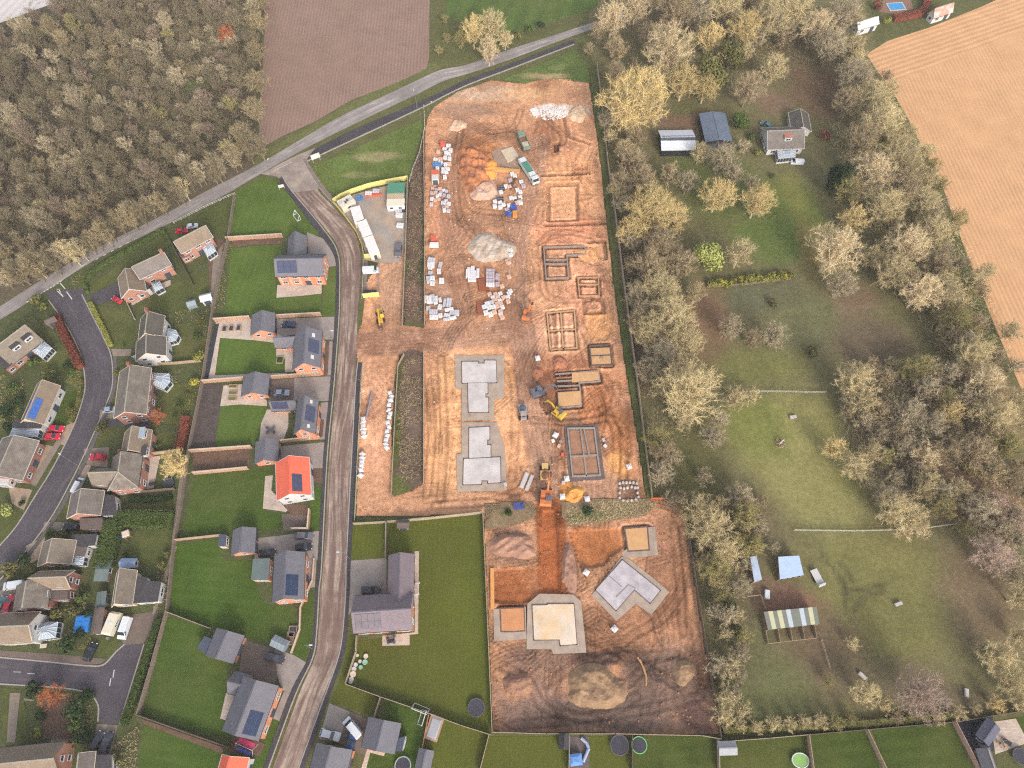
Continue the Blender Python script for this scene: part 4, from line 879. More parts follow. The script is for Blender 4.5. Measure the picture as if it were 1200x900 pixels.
H('mottled house with blue solar panels on both slopes beside two red cars').wing((49, 446), (29.5, 490), (61, 472), 3.5, 6.2, R_tan, W_white, verge=W_cream).solar(1, .45, .95, .1, .5, 4, 2, SOLB).solar(-1, .5, .95, .12, .5, 4, 2, SOLB).flat([(18, 492), (49, 494), (47, 502), (15, 501)], 3.2, FLATR, W_white).conservatory([(15, 502), (46, 503), (44, 512), (11, 511)], 2.4, .35).done()
H('mossy brown house with white boarded east side below the solar house').wing((16, 511), (-4, 556), (37, 535), 3.8, 6.4, R_mossy, B_old, verge=W_white).flat([(-4, 557), (13, 557), (9, 568), (-6, 567)], 2.6, W_white, W_white, 'garage').done()
H('long house with black north slope and orange brick gable in the far corner').wing((-14, 896.5), (62, 889), (40, 873), 5, 7.6, R_tan, B_pink).done()
H('grey brown house with black flat wing behind two parked dark cars').wing((92, 884), (89, 912), (109, 888), 3.8, 6.4, R_grey, B_old, verge=W_cream).flat([(110, 885), (130, 885), (130, 908), (108, 908)], 3, FLATR, W_white).done()
# ---- new slate-roofed houses along the muddy street
H('detached new house with grey roof solar panel and wide pale patio').wing((321.5, 303.5), (377, 302.5), (350, 323), 5, 8, R_slate, B_new, ridge=SLRIDGE).solar(-1, .06, .46, .12, .8, 3, 2, frame=mat('black_frame', (60, 60, 70))).wing((345.5, 271), (344.5, 300), (359, 280), 3, 5.6, R_slate, B_new, ridge=SLRIDGE, gdoor=1, win=False).done()
H('new slate L shaped house north of two with bright rooflights and square planter').wing((358, 383), (355.5, 424.5), (376, 408), 5, 8, R_slate, B_new, ridge=SLRIDGE).solar(1, .3, .66, .25, .86, 3, 3).rooflight(1, .18, .5).rooflight(1, .78, .5).wing((320.5, 395.5), (352, 394.5), (325, 406.5), 2.7, 5, R_slate, B_new, ridge=SLRIDGE).done()
H('new slate L shaped house with solar panels on both wings and stone terrace').wing((357, 464), (352.5, 502), (371, 485), 5, 8, R_slate, B_new, ridge=SLRIDGE).solar(1, .25, .7, .2, .86, 3, 3).rooflight(1, .12, .5).rooflight(1, .84, .5).wing((315.5, 471), (345, 469.5), (318.5, 480.5), 2.7, 5, R_slate, B_new, ridge=SLRIDGE).solar(-1, .08, .68, .1, .8, 4, 1).done()
H('white rendered house with bright orange roof and one solar panel').wing((338.5, 535), (340, 577.5), (363, 563), 5, 8, R_orange, W_white, verge=W_white, ridge=R_orange).solar(1, .48, .93, .12, .6, 2, 2).done()
H('new grey slate house with orange south gable and blue solar panel').wing((335, 646), (332.5, 700.5), (356, 676), 5, 8, R_slate, B_new, ridge=SLRIDGE).solar(1, .5, .93, .08, .7, 3, 2, mat('deep_blue_cell', (52, 64, 92), rough=.3)).flat([(297, 656), (316, 655), (314, 679), (295, 679)], 3, FLATG, B_new).done()
H('tilted new slate house with long blue solar array above the street bend').wing((299.5, 798), (275.5, 861), (314, 836), 5, 8, R_slate, B_new, ridge=SLRIDGE).solar(1, .52, .94, .25, .82, 3, 3, mat('deep_blue_cell', (52, 64, 92), rough=.3)).wing((267, 798.5), (284, 803), (263, 811), 2.8, 5.2, R_slate, B_new, ridge=SLRIDGE).done()
H('orange roofed house cut by the lower edge behind the pink playframe').wing((269, 888), (262, 915), (289, 896), 5, 8, R_orange, W_white, verge=W_white, ridge=R_orange).done()
H('large violet slate house with pale terrace inside the big olive lawn').wing((412.5, 717.5), (480.5, 713), (449, 739.5), 5, 8, R_slate2, B_new, ridge=SLRIDGE).solar(-1, .05, .48, .12, .82, 4, 2, mat('matt_grey_cell', (122, 112, 118), rough=.6), mat('grey_frame', (96, 88, 98))).wing((468.5, 648), (467, 708), (484.5, 670), 4.2, 6.6, R_slate2, B_new, ridge=SLRIDGE, gdoor=-1).done()
H('grey slate house at the lower edge beside three parked vehicles').wing((387.5, 876), (379, 908), (411, 884), 5, 8, R_slate, B_new, ridge=SLRIDGE).done()
GAR = 'detached garages of the new houses'
def garage(label, a, b, e, zr=4.6, ze=2.6, flat=None, door=1, roof=None, wall=None):
    h = H(label, 'garage', 'garage').wing(a, b, e, ze, zr, roof or R_slate, wall or B_new, ridge=SLRIDGE, gdoor=door, ovh=.25, storeys=1)
    if flat: h.flat(flat, 2.3, LEADR, W_cream, 'lean_to')
    return h.done()
garage('slate garage beside the blue car and three planters', (306, 364), (305, 386), (322, 373))
garage('slate garage beside the dark bark bed and silver car', (298, 436), (295, 459), (315, 447))
garage('slate garage just above the orange roofed house', (310, 514), (309, 538), (326, 526))
garage('slate garage north of the house with blue solar panel', (283, 618), (281, 646), (299, 632), flat=[(257, 627), (265, 627), (264, 640), (256, 640)])
garage('tilted slate garage with dark lean to and cream base', (266, 740), (253, 771), (285, 748), flat=[(240, 746), (250, 750), (241, 765), (231, 759)])
garage('tilted slate garage with lean to beside the white van', (449, 845), (441, 879), (469, 852), flat=[(466, 866), (475, 863), (471, 880), (462, 880)], door=-1)
def shed(label, a, b, e, zr=3, ze=2.1, roof=None, wall=None, cat='shed', name='garden_shed', verge=None, win=True):
    return H(label, cat, name).wing(a, b, e, ze, zr, roof or FLATR, wall or WOODW, ridge=roof or FLATR, ovh=.15, storeys=1 if win else 0, gutter=False, ww=.9, verge=verge).done()
WOODW = mat('fence_wood', (158, 128, 106), var=.2, rgb2=(134, 110, 94)); WOODP = mat('pale_wood', (186, 160, 134), var=.15); LTROOF = mat('pale_sheet_roof', (176, 176, 180), var=.08)
SHB = mat('blue_grey_sheet', (112, 122, 138), var=.12); SHW = mat('white_sheet', (228, 230, 234), var=.05)
shed('dark grey narrow garage behind the cream caravan', (115, 713), (110, 742), (121, 714), 3.2, 2.6, FLATB, B_old, 'garage', 'garage')
shed('low brown shed beside the red hedge at the junction', (52, 376), (63, 371), (60, 378), 3, 2.2, FLATB, WOODW)
shed('small white roofed shed next to the grey greenhouse', (234, 348), (246, 345), (244, 352), 3, 2.2, SHW, W_white)
shed('pale blue roofed shed below the tall clipped hedge', (140, 659), (157, 659), (149, 665), 2.8, 2.1, mat('pale_blue_roof', (164, 182, 214), var=.06), WOODW)
shed('grey green shed north of the brown roofed house', (113, 667), (127, 667), (120, 681), 2.6, 2.1, FLATG, WOODW)
shed('narrow grey green shed beside the white gabled house', (118, 694), (116, 710), (122, 700), 2.6, 2.1, FLATG, WOODW)
shed('small olive lawn shed with pink brown roof by its own path', (466, 613), (478, 613), (472, 618), 2.9, 2.1, FLATB, WOODP)
shed('slate garden shed at the lower edge beside a brown lawn', (499, 879.5), (493, 908), (508, 883), 3.3, 2.3, R_slate, WOODW)
shed('grey shed with white ridge beside the blue play yard', (661.5, 861), (661, 877), (667, 868), 2.9, 2.1, FLATR, WOODW)
shed('grey sheet shed standing on the bright lawn corner', (844, 877), (863, 876.5), (854, 885), 2.9, 2.2, LTROOF, WOODW)
shed('tilted ribbed dark shed on the black gravel plot', (1166.5, 848.5), (1153.5, 867.5), (1173, 854), 3.2, 2.5, mat('ribbed_grey_roof', (104, 104, 118), var=.1), DARKW)
H('grey roofed outbuilding at the lower right edge beside the black gravel', 'outbuilding', 'outbuilding').wing((1158, 878), (1168, 908), (1146, 884), 2.6, 4.2, R_slate, B_old, ovh=.2, storeys=1).done()
# ---- buildings among the trees (east)
h = H('long white roofed barn with dark strip among the trees', 'barn', 'barn').wing((775, 160), (814, 159.5), (796, 176), 2.8, 4.4, SHW, DARKW, ridge=LEADR, ovh=.2, storeys=0, gutter=False); h.rooflight(-1, .5, .2, .5, .11, mat('dark_strip', (88, 92, 104))); h.done()
H('blue grey metal barn with low pitched roof', 'barn', 'barn').wing((835.5, 131), (843, 163), (857, 161), 3.4, 4.2, SHB, DARKW, ridge=SHB, ovh=.2, gdoor='b', win=False, gutter=False).done()
H('grey tiled bungalow with dormer and cream conservatory among the trees').wing((900, 153.5), (942, 152), (920, 174), 2.9, 6, R_grey, W_white, verge=W_white).dormer(-1, .55, .55, 2.4, mat('red_dormer', (190, 130, 110))).conservatory([(911, 176), (932, 175), (932, 184), (912, 186)], 2.3, .4).done()
H('small dark roofed outbuilding with white gable behind the bungalow', 'outbuilding', 'outbuilding').wing((938, 128), (941.5, 148), (949, 144), 2.5, 4.2, R_dark, W_white, verge=W_white, storeys=1).done()
H('white roofed cottage beside the swimming pool', 'cottage', 'house').wing((1005, 26), (1029, 19), (1018, 31), 3, 4.6, SHW, W_white, storeys=1).done()
H('pale and red roofed cottage in the top right corner').wing((1096, 10), (1118, 3), (1108, 16), 3, 5.4, mat('pale_red_roof', (196, 150, 130), var=.2, rgb2=(206, 200, 198)), W_white, storeys=1).done()
def mono(root, poly, z0, z1, roof, wall, name='roof', stripes=None):
    """lean-to shelter: roof falls from the first edge (z0) to the opposite edge (z1)"""
    o = root.location; q = [Vector(P(x, y, z))-o for (x, y), z in zip(poly, (z0, z0, z1, z1))]
    n = (q[1]-q[0]).cross(q[2]-q[0]); n = n if n.z > 0 else -n
    b = MB()
    if stripes:
        k = len(stripes)
        for i in range(k):
            t0, t1 = i/k, (i+1)/k
            pts = [q[0].lerp(q[1], t0), q[0].lerp(q[1], t1), q[3].lerp(q[2], t1), q[3].lerp(q[2], t0)]
            if (pts[1]-pts[0]).cross(pts[2]-pts[0]).z < 0: pts = pts[::-1]
            b.slab([tuple(v) for v in pts], n, .08+.006*(i % 2), stripes[i])
    else:
        pts = q if (q[1]-q[0]).cross(q[2]-q[0]).z > 0 else q[::-1]
        b.slab([tuple(v) for v in pts], n, .1)
    b.build(name, roof, root)
    return q
def shelter(label, name, cat, poly, z0, z1, roof, wall, openS=True, stripes=None, ins=.95):
    c = P(sum(p[0] for p in poly)/4, sum(p[1] for p in poly)/4, (z0+z1)/2); root = thing(name, label, cat, (c[0], c[1], 0))
    q = mono(root, poly, z0, z1, roof, wall, stripes=stripes)
    g = [Vector((v.x*ins, v.y*ins, v.z-.12)) for v in q]; w = MB()
    for i in range(4):
        a, b = g[i], g[(i+1) % 4]
        if openS and i == 2: continue
        d = (b-a).to_2d().normalized(); n = Vector((-d.y, d.x, 0))*.05
        w.add([(a.x+n.x, a.y+n.y, 0), (b.x+n.x, b.y+n.y, 0), (b.x+n.x, b.y+n.y, b.z), (a.x+n.x, a.y+n.y, a.z), (a.x-n.x, a.y-n.y, 0), (b.x-n.x, b.y-n.y, 0), (b.x-n.x, b.y-n.y, b.z), (a.x-n.x, a.y-n.y, a.z)],
              [(0, 1, 2, 3), (7, 6, 5, 4), (0, 4, 5, 1), (3, 2, 6, 7), (0, 3, 7, 4), (1, 5, 6, 2)])
    w.build('wall', wall, root)
    for k in range(5):
        p = g[3].lerp(g[2], k/4); MB().box((p.x, p.y, p.z/2), (.16, .16, p.z)).build('post', WOODP, root)
    return root, g
S1 = [mat('cream_sheet', (226, 218, 176), var=.06), mat('grey_sheet', (142, 144, 130), var=.08), mat('milky_sheet', (214, 220, 226), var=.06)]
root, g = shelter('open fronted stable barn with cream and grey striped roof', 'stable_barn', 'stable', [(895, 717), (957, 711), (960.5, 731), (900, 738)], 3.2, 3.5, S1, WOODW, True, [1, 0, 1, 0, 1, 2, 1, 1, 2, 1, 0, 1])
pt = MB()
for k in range(5):
    a = g[3].lerp(g[2], k/4); b_ = a+(g[3]-g[0]).to_2d().to_3d()*.75
    pt.box(((a.x+b_.x)/2, (a.y+b_.y)/2, .6), (.08, (a-b_).to_2d().length, 1.2))
a, b_ = g[3]+(g[3]-g[0])*.75, g[2]+(g[3]-g[0])*.75; pt.tube((a.x, a.y, 1.1), (b_.x, b_.y, 1.1), .06); pt.build('stall_rail', WOODP, root)
shelter('narrow blue grey roofed stable standing left of the square one', 'stable', 'stable', [(879, 652.5), (886.5, 651.5), (893, 679), (884, 682)], 3, 2.7, SHB if False else mat('pale_blue_sheet', (186, 200, 222), var=.08), WOODW, False)
shelter('square pale blue roofed stable at the paddock edge', 'stable', 'stable', [(912, 652.5), (936.5, 651), (942, 674), (914, 679)], 3, 2.7, mat('sky_blue_sheet', (188, 208, 234), var=.07), WOODW, True)
# ================================================================ TREES, SHRUBS, HEDGES
rng = np.random.RandomState(11)
def twig_mat(name, rgb, rgb2, var=.16):
    m, nt, b = new_mat(name); oi = N(nt, 'ShaderNodeObjectInfo'); p = pos(nt)
    c = mixc(nt, ramp(nt, noise(nt, p, .35, 4, .7), .35, .65), alb(rgb, 1.0), alb(rgb2, 1.0))
    c = mixc(nt, 1.0, c, mixc(nt, oi.outputs['Random'], (1-var, 1-var, 1-var), (1+var, 1+var, 1+var)), 'MULTIPLY')
    nt.links.new(c, b.inputs['Base Color']); b.inputs['Roughness'].default_value = .9; b.inputs['Specular IOR Level'].default_value = .1
    return m
TW = {'beige': twig_mat('beige_twigs', (206, 188, 142), (178, 160, 120)), 'yellow': twig_mat('yellow_twigs', (214, 190, 134), (192, 168, 114)), 'brown': twig_mat('brown_twigs', (174, 154, 120), (148, 130, 102)),
      'grey': twig_mat('grey_twigs', (188, 172, 140), (158, 144, 118)), 'cream': twig_mat('cream_twigs', (222, 202, 162), (200, 176, 136)), 'pink': twig_mat('pink_twigs', (200, 174, 154), (176, 152, 134)),
      'olive': twig_mat('olive_twigs', (168, 156, 100), (140, 130, 86)), 'copper': twig_mat('copper_leaves', (190, 116, 78), (168, 98, 66)), 'wood': twig_mat('wood_twigs', (140, 127, 100), (114, 104, 82), .2), 'woody': twig_mat('wood_yellow_twigs', (166, 148, 112), (138, 124, 96), .18), 'woodr': twig_mat('wood_red_twigs', (152, 132, 112), (130, 114, 98), .18)}
BARK = mat('tree_bark', (150, 134, 112), var=.2); BARKP = mat('pale_bark', (206, 190, 160), var=.15)
def tree_meshes(seed, r, h, trunk, limbs, secs, twigs, tl, tw, lean=.0, rise=.5):
    """bare tree: trunk+limbs in one mesh; boughs and twigs in another"""
    R = np.random.RandomState(seed); T = MB(); cz = trunk+(h-trunk)*.45; rz = (h-trunk)*.55
    T.tube((0, 0, -.1), (0, 0, trunk), r*.045+.06, r*.036+.05, 6); T.tube((0, 0, trunk), (R.uniform(-.4, .4), R.uniform(-.4, .4), h*.8), r*.035+.05, .05, 5)
    pts = []
    for i in range(limbs):
        az = i*2.4+R.uniform(-.3, .3); el = -.25+1.75*((i+.5)/limbs)+R.uniform(-.12, .12); k = R.uniform(.62, .86)
        e = np.array((cos(az)*cos(el)*r*k, sin(az)*cos(el)*r*k, cz+sin(el)*rz*k)); s = np.array((0, 0, trunk*R.uniform(.75, 1)+(h-trunk)*.25*R.rand()))
        c = s*.45+e*.55; c[2] += R.uniform(.05, .25)*rz; prev = s
        for q in range(1, 6):
            t = q/5; p = (1-t)**2*s+2*t*(1-t)*c+t*t*e+R.normal(0, .05*r*.3, 3)
            T.tube(tuple(prev), tuple(p), (r*.022+.05)*(1-.16*(q-1)), (r*.022+.05)*(1-.16*q), 4, cap=False); pts.append((prev, p)); prev = p
    C = MB(); sp = []
    for i in range(secs):
        a, b = pts[R.randint(len(pts))]; p = a+(b-a)*R.rand(); out = p-np.array((0, 0, trunk*.8)); out /= np.linalg.norm(out)+1e-6
        d = out*.75+R.normal(0, .55, 3)+np.array((0, 0, .1)); d /= np.linalg.norm(d); e = p+d*r*R.uniform(.2, .5)
        q = e-np.array((0, 0, cz)); l = sqrt((q[0]/r)**2+(q[1]/r)**2+(q[2]/rz)**2)
        lim = .9+R.uniform(-.1, .08)
        if l > lim: e = np.array((0, 0, cz))+q*lim/l
        C.tube(tuple(p), tuple(e), .03+.004*r, .012, 3, cap=False); sp.append((p, e))
    vs = []; fs = []
    for i in range(twigs):
        p, e = sp[R.randint(len(sp))]; b = p+(e-p)*R.uniform(.2, 1.0); d0 = (e-p)/(np.linalg.norm(e-p)+1e-6)
        d = d0*.5+R.normal(0, .65, 3)+np.array((0, 0, .12)); d /= np.linalg.norm(d); L = tl*R.uniform(.5, 1.2)
        s = np.cross(d, R.normal(0, 1, 3)); s /= np.linalg.norm(s)+1e-6; s *= tw*R.uniform(.6, 1.2)/2
        o = len(vs); vs += [tuple(b+s), tuple(b-s), tuple(b+d*L)]; fs.append((o, o+1, o+2))
    C.add(vs, fs)
    def me(n, mb):
        m = bpy.data.meshes.new(n); m.from_pydata(mb.v, [], mb.f); m.update(); return m
    return me('trunk', T), me('crown', C)
def leaf_mesh(seed, r, h, n, size, lumps=6, name='crown', z0=.15):
    """leafy crown: small faces spread through uneven lumps"""
    R = np.random.RandomState(seed); vs = []; fs = []
    cs = [(R.uniform(-.5, .5)*r, R.uniform(-.5, .5)*r, h*(z0+R.uniform(.15, .62)), R.uniform(.35, .6)) for _ in range(lumps)]
    for i in range(n):
        cx, cy, cz, k = cs[R.randint(lumps)]; d = R.normal(0, 1, 3); d /= np.linalg.norm(d); q = R.uniform(.55, 1)**.6
        p = np.array((cx, cy, cz))+d*np.array((r*k, r*k, h*k*.55))*q*R.uniform(.85, 1.12); p[2] = max(.05, p[2])
        a = np.cross(d, R.normal(0, 1, 3)); a /= np.linalg.norm(a)+1e-6; b = np.cross(d+R.normal(0, .5, 3), a); b /= np.linalg.norm(b)+1e-6
        s = size*R.uniform(.6, 1.3); o = len(vs); vs += [tuple(p+a*s), tuple(p+b*s*.8), tuple(p-a*s), tuple(p-b*s*.8)]; fs.append((o, o+1, o+2, o+3))
    m = bpy.data.meshes.new(name); m.from_pydata(vs, [], fs); m.update(); return m
BIG = [tree_meshes(20+i, 9, 15.5+i, 2.6, 30, 520, 12500, 1.25, .07) for i in range(4)]
MID = [tree_meshes(40+i, 5, 9.3+i*.7, 1.3, 20, 300, 5600, .9, .06) for i in range(5)]
SCR = [tree_meshes(60+i, 3, 4.9+i*.45, .5, 14, 120, 2500, .65, .055) for i in range(5)]
NAR = [tree_meshes(80+i, 2.6, 9.5+i, .8, 16, 130, 2600, .95, .055) for i in range(3)]
for tr, cr in BIG+MID+SCR+NAR: tr.materials.append(BARKP); cr.materials.append(TW['beige'])
SETS = {'big': (BIG, 9), 'mid': (MID, 5), 'scr': (SCR, 3), 'nar': (NAR, 2.6)}
CACHE = {}
def tinted(me, tone):
    k = (me.name, tone)
    if k not in CACHE:
        c = me.copy(); c.materials.clear(); c.materials.append(tone if not isinstance(tone, str) else TW[tone]); CACHE[k] = c
    return CACHE[k]
def bare_tree(px, py, rpx, tone, label, name='bare_tree', cat='tree', group=None, kind=None, hk=1.0, world=None):
    r = rpx*1.1/(pxm(py)*1.03)
    kind = kind or ('big' if r > 6.2 else 'mid' if r > 3.6 else 'scr')
    ms, r0 = SETS[kind]; k = r/r0; tr, cr = ms[random.randrange(len(ms))]
    hh = {'big': 9.5, 'mid': 6, 'scr': 3, 'nar': 6}[kind]*k*hk*.85
    x, y = world or P(px, py, hh)[:2]
    t = thing(name, label, cat, (x, y, 0), random.uniform(0, 6.28), group); t.scale = (k, k, k*hk)
    link('trunk', tinted(tr, BARKP if tone in ('cream', 'yellow', 'beige', 'pink') else BARK), t); link('crown', tinted(cr, tone), t)
    return t
def bt(lst, label, group=None, **kw):
    for e in lst:
        px, py, r = e[:3]; tone = e[3] if len(e) > 3 else 'beige'
        bare_tree(px, py, r, tone, label, group=group or label+' group', **kw)
# one-off trees
one = [(742, 128, 43, 'yellow', 'huge golden bare tree beside the white roofed barn'), (783, 68, 33, 'cream', 'tall cream barked bare tree with a long pale trunk above the barns'), (717, 24, 23, 'cream', 'cream bare tree at the top end of the site fence by the road'),
       (872, 36, 25, 'yellow', 'pale yellow bare tree with slim straight trunk near the top edge'), (975, 296, 36, 'cream', 'wide cream bare tree at the corner of the two middle paddocks'), (762, 250, 34, 'yellow', 'golden bare tree pressed against the site fence by the excavated plots'),
       (806, 466, 42, 'beige', 'great round beige bare tree beside the white paddock rope'), (840, 232, 25, 'yellow', 'yellow bare tree standing alone on the green garden'), (886, 240, 23, 'yellow', 'yellow green bare tree next to the one alone on the garden'),
       (866, 300, 20, 'beige', 'round beige bare tree next to the leafy yellow green tree'), (1076, 814, 34, 'pink', 'pink tinted spreading bare tree at the foot of the paddock'), (1160, 650, 28, 'pink', 'pink grey spreading bare tree at the right edge of the paddock'),
       (1012, 812, 19, 'beige', 'beige bare tree just west of the pink spreading one'), (998, 755, 11, 'beige', 'small round bare tree alone on the muddy paddock'), (970, 798, 10, 'olive', 'small olive bare tree at the end of the timber paddock fence'),
       (206, 545, 20, 'yellow', 'yellow twiggy garden tree over the cream patio and round pool'), (187, 490, 11, 'copper', 'copper leaved garden tree behind the long brown house'), (62, 816, 17, 'copper', 'orange brown leaved tree beside the bottom left road'),
       (573, 62, 15, 'cream', 'pale roadside tree leaning over the dark footpath'), (830, 622, 30, 'beige', 'broad beige bare tree south of the orange fence end'), (1020, 205, 30, 'cream', 'dense cream bare tree between the dark conifer and the stubble field'),
       (975, 527, 17, 'yellow', 'tan bush like tree at the west tip of the paddock thicket'), (855, 386, 17, 'grey', 'silvery bare tree at the west end of the paddock clump'), (906, 394, 19, 'grey', 'silvery bare tree at the east end of the paddock clump'), (881, 397, 14, 'brown', 'brown bare tree in the middle of the paddock clump')]
for px, py, r, tone, lab in one: bare_tree(px, py, r, tone, lab)
bt([(745, 10, 20, 'cream'), (722, 58, 16, 'brown'), (760, 42, 15, 'brown'), (790, 15, 24, 'brown'), (815, 20, 20, 'grey'), (850, 12, 24, 'beige'), (830, 50, 20, 'yellow'), (900, 28, 26, 'beige'), (930, 18, 26, 'beige'), (957, 34, 24, 'cream'), (985, 22, 24, 'grey'), (972, 58, 22, 'grey'), (880, 8, 20, 'brown'), (1000, 55, 18, 'beige'), (800, 100, 22, 'yellow'), (826, 105, 20, 'yellow'), (770, 92, 18, 'beige'), (720, 88, 14, 'brown'), (905, 84, 19, 'beige'), (876, 108, 22, 'brown'), (700, 40, 12, 'brown'), (690, 60, 8, 'brown')], 'bare twiggy tree in the copse between the main road and the barns')
bt([(1000, 90, 24, 'grey'), (1020, 120, 24, 'beige'), (992, 122, 20, 'brown'), (1030, 150, 26, 'beige'), (1008, 168, 24, 'brown'), (1050, 185, 26, 'beige'), (990, 225, 18, 'olive'), (1055, 225, 24, 'brown'), (1080, 242, 22, 'beige'), (1032, 246, 26, 'beige'), (1000, 258, 20, 'yellow'), (1090, 275, 25, 'beige'), (1060, 290, 28, 'cream'), (1045, 322, 26, 'beige'), (1100, 310, 22, 'brown'), (1106, 346, 24, 'beige'), (1076, 346, 26, 'cream'), (1120, 380, 24, 'olive'), (1136, 420, 26, 'beige'), (1150, 452, 24, 'cream'), (1162, 490, 26, 'beige'), (1180, 522, 24, 'olive'), (1190, 470, 18, 'beige'), (1070, 205, 18, 'beige'), (1125, 355, 16, 'beige'), (1112, 395, 18, 'brown'), (985, 335, 20, 'grey'), (1020, 300, 18, 'beige'), (1040, 110, 14, 'beige'), (1062, 158, 14, 'beige'), (1088, 212, 14, 'beige'), (1112, 268, 14, 'beige'), (1140, 330, 14, 'beige')], 'bare twiggy tree in the belt along the stubble field')
bt([(1000, 452, 28, 'beige'), (1010, 476, 22, 'beige'), (1036, 442, 16, 'brown'), (1064, 436, 18, 'olive'), (1090, 432, 16, 'beige'), (1030, 484, 18, 'brown'), (1060, 490, 24, 'grey'), (1086, 502, 22, 'grey'), (1110, 486, 18, 'yellow'), (1122, 470, 14, 'yellow'), (1000, 548, 20, 'beige'), (1020, 532, 18, 'beige'), (1030, 508, 16, 'grey'), (1056, 524, 16, 'grey'), (1084, 536, 20, 'cream'), (1110, 530, 22, 'brown'), (1140, 532, 24, 'brown'), (1015, 566, 12, 'beige'), (1045, 600, 25, 'beige'), (1070, 606, 22, 'beige'), (1034, 580, 16, 'grey'), (1086, 562, 18, 'beige'), (1102, 578, 18, 'grey'), (1122, 574, 16, 'beige'), (1146, 600, 22, 'grey'), (1166, 590, 18, 'pink'), (1186, 560, 20, 'brown'), (1190, 612, 18, 'pink'), (1195, 700, 22, 'beige'), (1172, 620, 16, 'grey'), (1058, 622, 14, 'cream'), (1080, 622, 12, 'cream'), (1140, 480, 18, 'beige'), (1160, 550, 18, 'brown'), (1130, 620, 14, 'olive'), (1180, 660, 16, 'pink'), (1094, 465, 16, 'brown'), (1050, 560, 14, 'grey')], 'bare bushy tree in the thicket east of the paddocks')
bt([(727, 215, 17, 'brown'), (742, 272, 22, 'yellow'), (790, 258, 20, 'yellow'), (776, 292, 26, 'brown'), (758, 314, 22, 'brown'), (800, 312, 20, 'brown'), (770, 342, 28, 'beige'), (746, 346, 18, 'grey'), (786, 376, 32, 'beige'), (760, 392, 24, 'beige'), (802, 402, 25, 'beige'), (775, 418, 25, 'grey'), (764, 436, 20, 'grey'), (780, 452, 22, 'beige'), (738, 190, 18, 'brown'), (730, 240, 14, 'grey'), (752, 210, 18, 'brown'), (752, 366, 16, 'grey'), (815, 345, 14, 'beige')], 'bare twiggy tree in the belt along the site fence')
bt([(768, 516, 20, 'olive'), (776, 556, 18, 'grey'), (790, 536, 13, 'grey'), (835, 512, 18, 'grey'), (845, 492, 14, 'grey'), (816, 600, 24, 'beige'), (850, 646, 25, 'beige'), (836, 668, 22, 'olive'), (872, 606, 22, 'olive'), (882, 640, 18, 'olive'), (800, 586, 16, 'brown'), (866, 582, 18, 'grey'), (862, 466, 18, 'beige'), (880, 466, 12, 'beige'), (860, 690, 16, 'olive'), (850, 722, 15, 'grey'), (870, 745, 13, 'olive'), (856, 782, 15, 'beige'), (850, 816, 17, 'beige'), (868, 832, 14, 'beige'), (840, 700, 12, 'olive'), (824, 560, 14, 'grey'), (890, 620, 12, 'grey'), (906, 642, 10, 'grey')], 'bare scrubby tree on the strip beside the lower yard')
bt([(846, 190, 20, 'grey'), (872, 172, 10, 'grey'), (880, 216, 12, 'grey'), (820, 180, 14, 'beige'), (860, 205, 14, 'grey'), (805, 215, 16, 'grey'), (785, 205, 16, 'brown')], 'grey bare tree behind the two barns')
bt([(1170, 772, 26, 'beige'), (1186, 802, 22, 'beige'), (1152, 762, 16, 'beige'), (1166, 826, 13, 'yellow'), (1195, 826, 15, 'beige'), (1122, 836, 11, 'beige'), (1142, 830, 9, 'beige'), (1196, 745, 18, 'beige')], 'beige bare tree at the lower right end of the paddock')
bt([(1036, 826, 12, 'beige'), (850, 846, 9, 'brown'), (868, 850, 9, 'beige'), (886, 852, 10, 'beige'), (905, 848, 11, 'beige'), (924, 848, 11, 'beige'), (942, 846, 11, 'beige'), (960, 846, 12, 'beige'), (978, 846, 12, 'olive'), (996, 842, 10, 'olive'), (1050, 840, 10, 'brown'), (1100, 842, 10, 'beige')], 'low bare hedge tree along the paddock foot', group='overgrown hedge trees at the paddock foot', kind='scr')
bt([(555, 40, 17, 'yellow'), (577, 34, 19, 'beige'), (592, 46, 12, 'beige'), (540, 46, 11, 'olive'), (521, 22, 6, 'olive'), (524, 45, 7, 'olive'), (514, 60, 6, 'olive')], 'bare tree in the clump between ploughed field and meadow')
bt([(300, 62, 15, 'woody'), (301, 96, 17, 'woody'), (298, 130, 16, 'woody'), (286, 162, 17, 'woody'), (270, 178, 15, 'beige'), (303, 25, 14, 'woody'), (306, 0, 14, 'woody')], 'yellowish bare tree on the wood edge facing the ploughed field')
# fill the belts: smaller trees between the large ones
def fill(poly, n, rmin, rmax, tones, label, sep, seed, kind=None):
    R = random.Random(seed); w = world_poly(poly); got = []
    b0 = (min(p[0] for p in w), max(p[0] for p in w), min(p[1] for p in w), max(p[1] for p in w)); k = 0
    while len(got) < n and k < 6000:
        k += 1; x, y = R.uniform(*b0[:2]), R.uniform(*b0[2:])
        if not inpoly(np.array([x]), np.array([y]), w)[0] or any((x-a)**2+(y-c)**2 < sep*sep for a, c in got): continue
        got.append((x, y)); bare_tree(0, 300, R.uniform(rmin, rmax)*pxm(300), R.choice(tones), label, group=label+' group', kind=kind, hk=R.uniform(.85, 1.2), world=(x, y))
fill([(985, 85), (1030, 85), (1100, 230), (1150, 340), (1185, 430), (1200, 500), (1150, 500), (1110, 400), (1060, 340), (1010, 290), (975, 170)], 46, 2.6, 4.4, ['beige', 'brown', 'olive', 'grey', 'beige'], 'smaller bare tree filling the belt along the stubble field', 4.5, 5)
fill([(704, 120), (735, 150), (762, 230), (800, 330), (815, 450), (800, 540), (770, 575), (748, 440), (724, 250)], 34, 2.6, 4.4, ['beige', 'brown', 'grey', 'beige'], 'smaller bare tree filling the belt along the site fence', 4.3, 6)
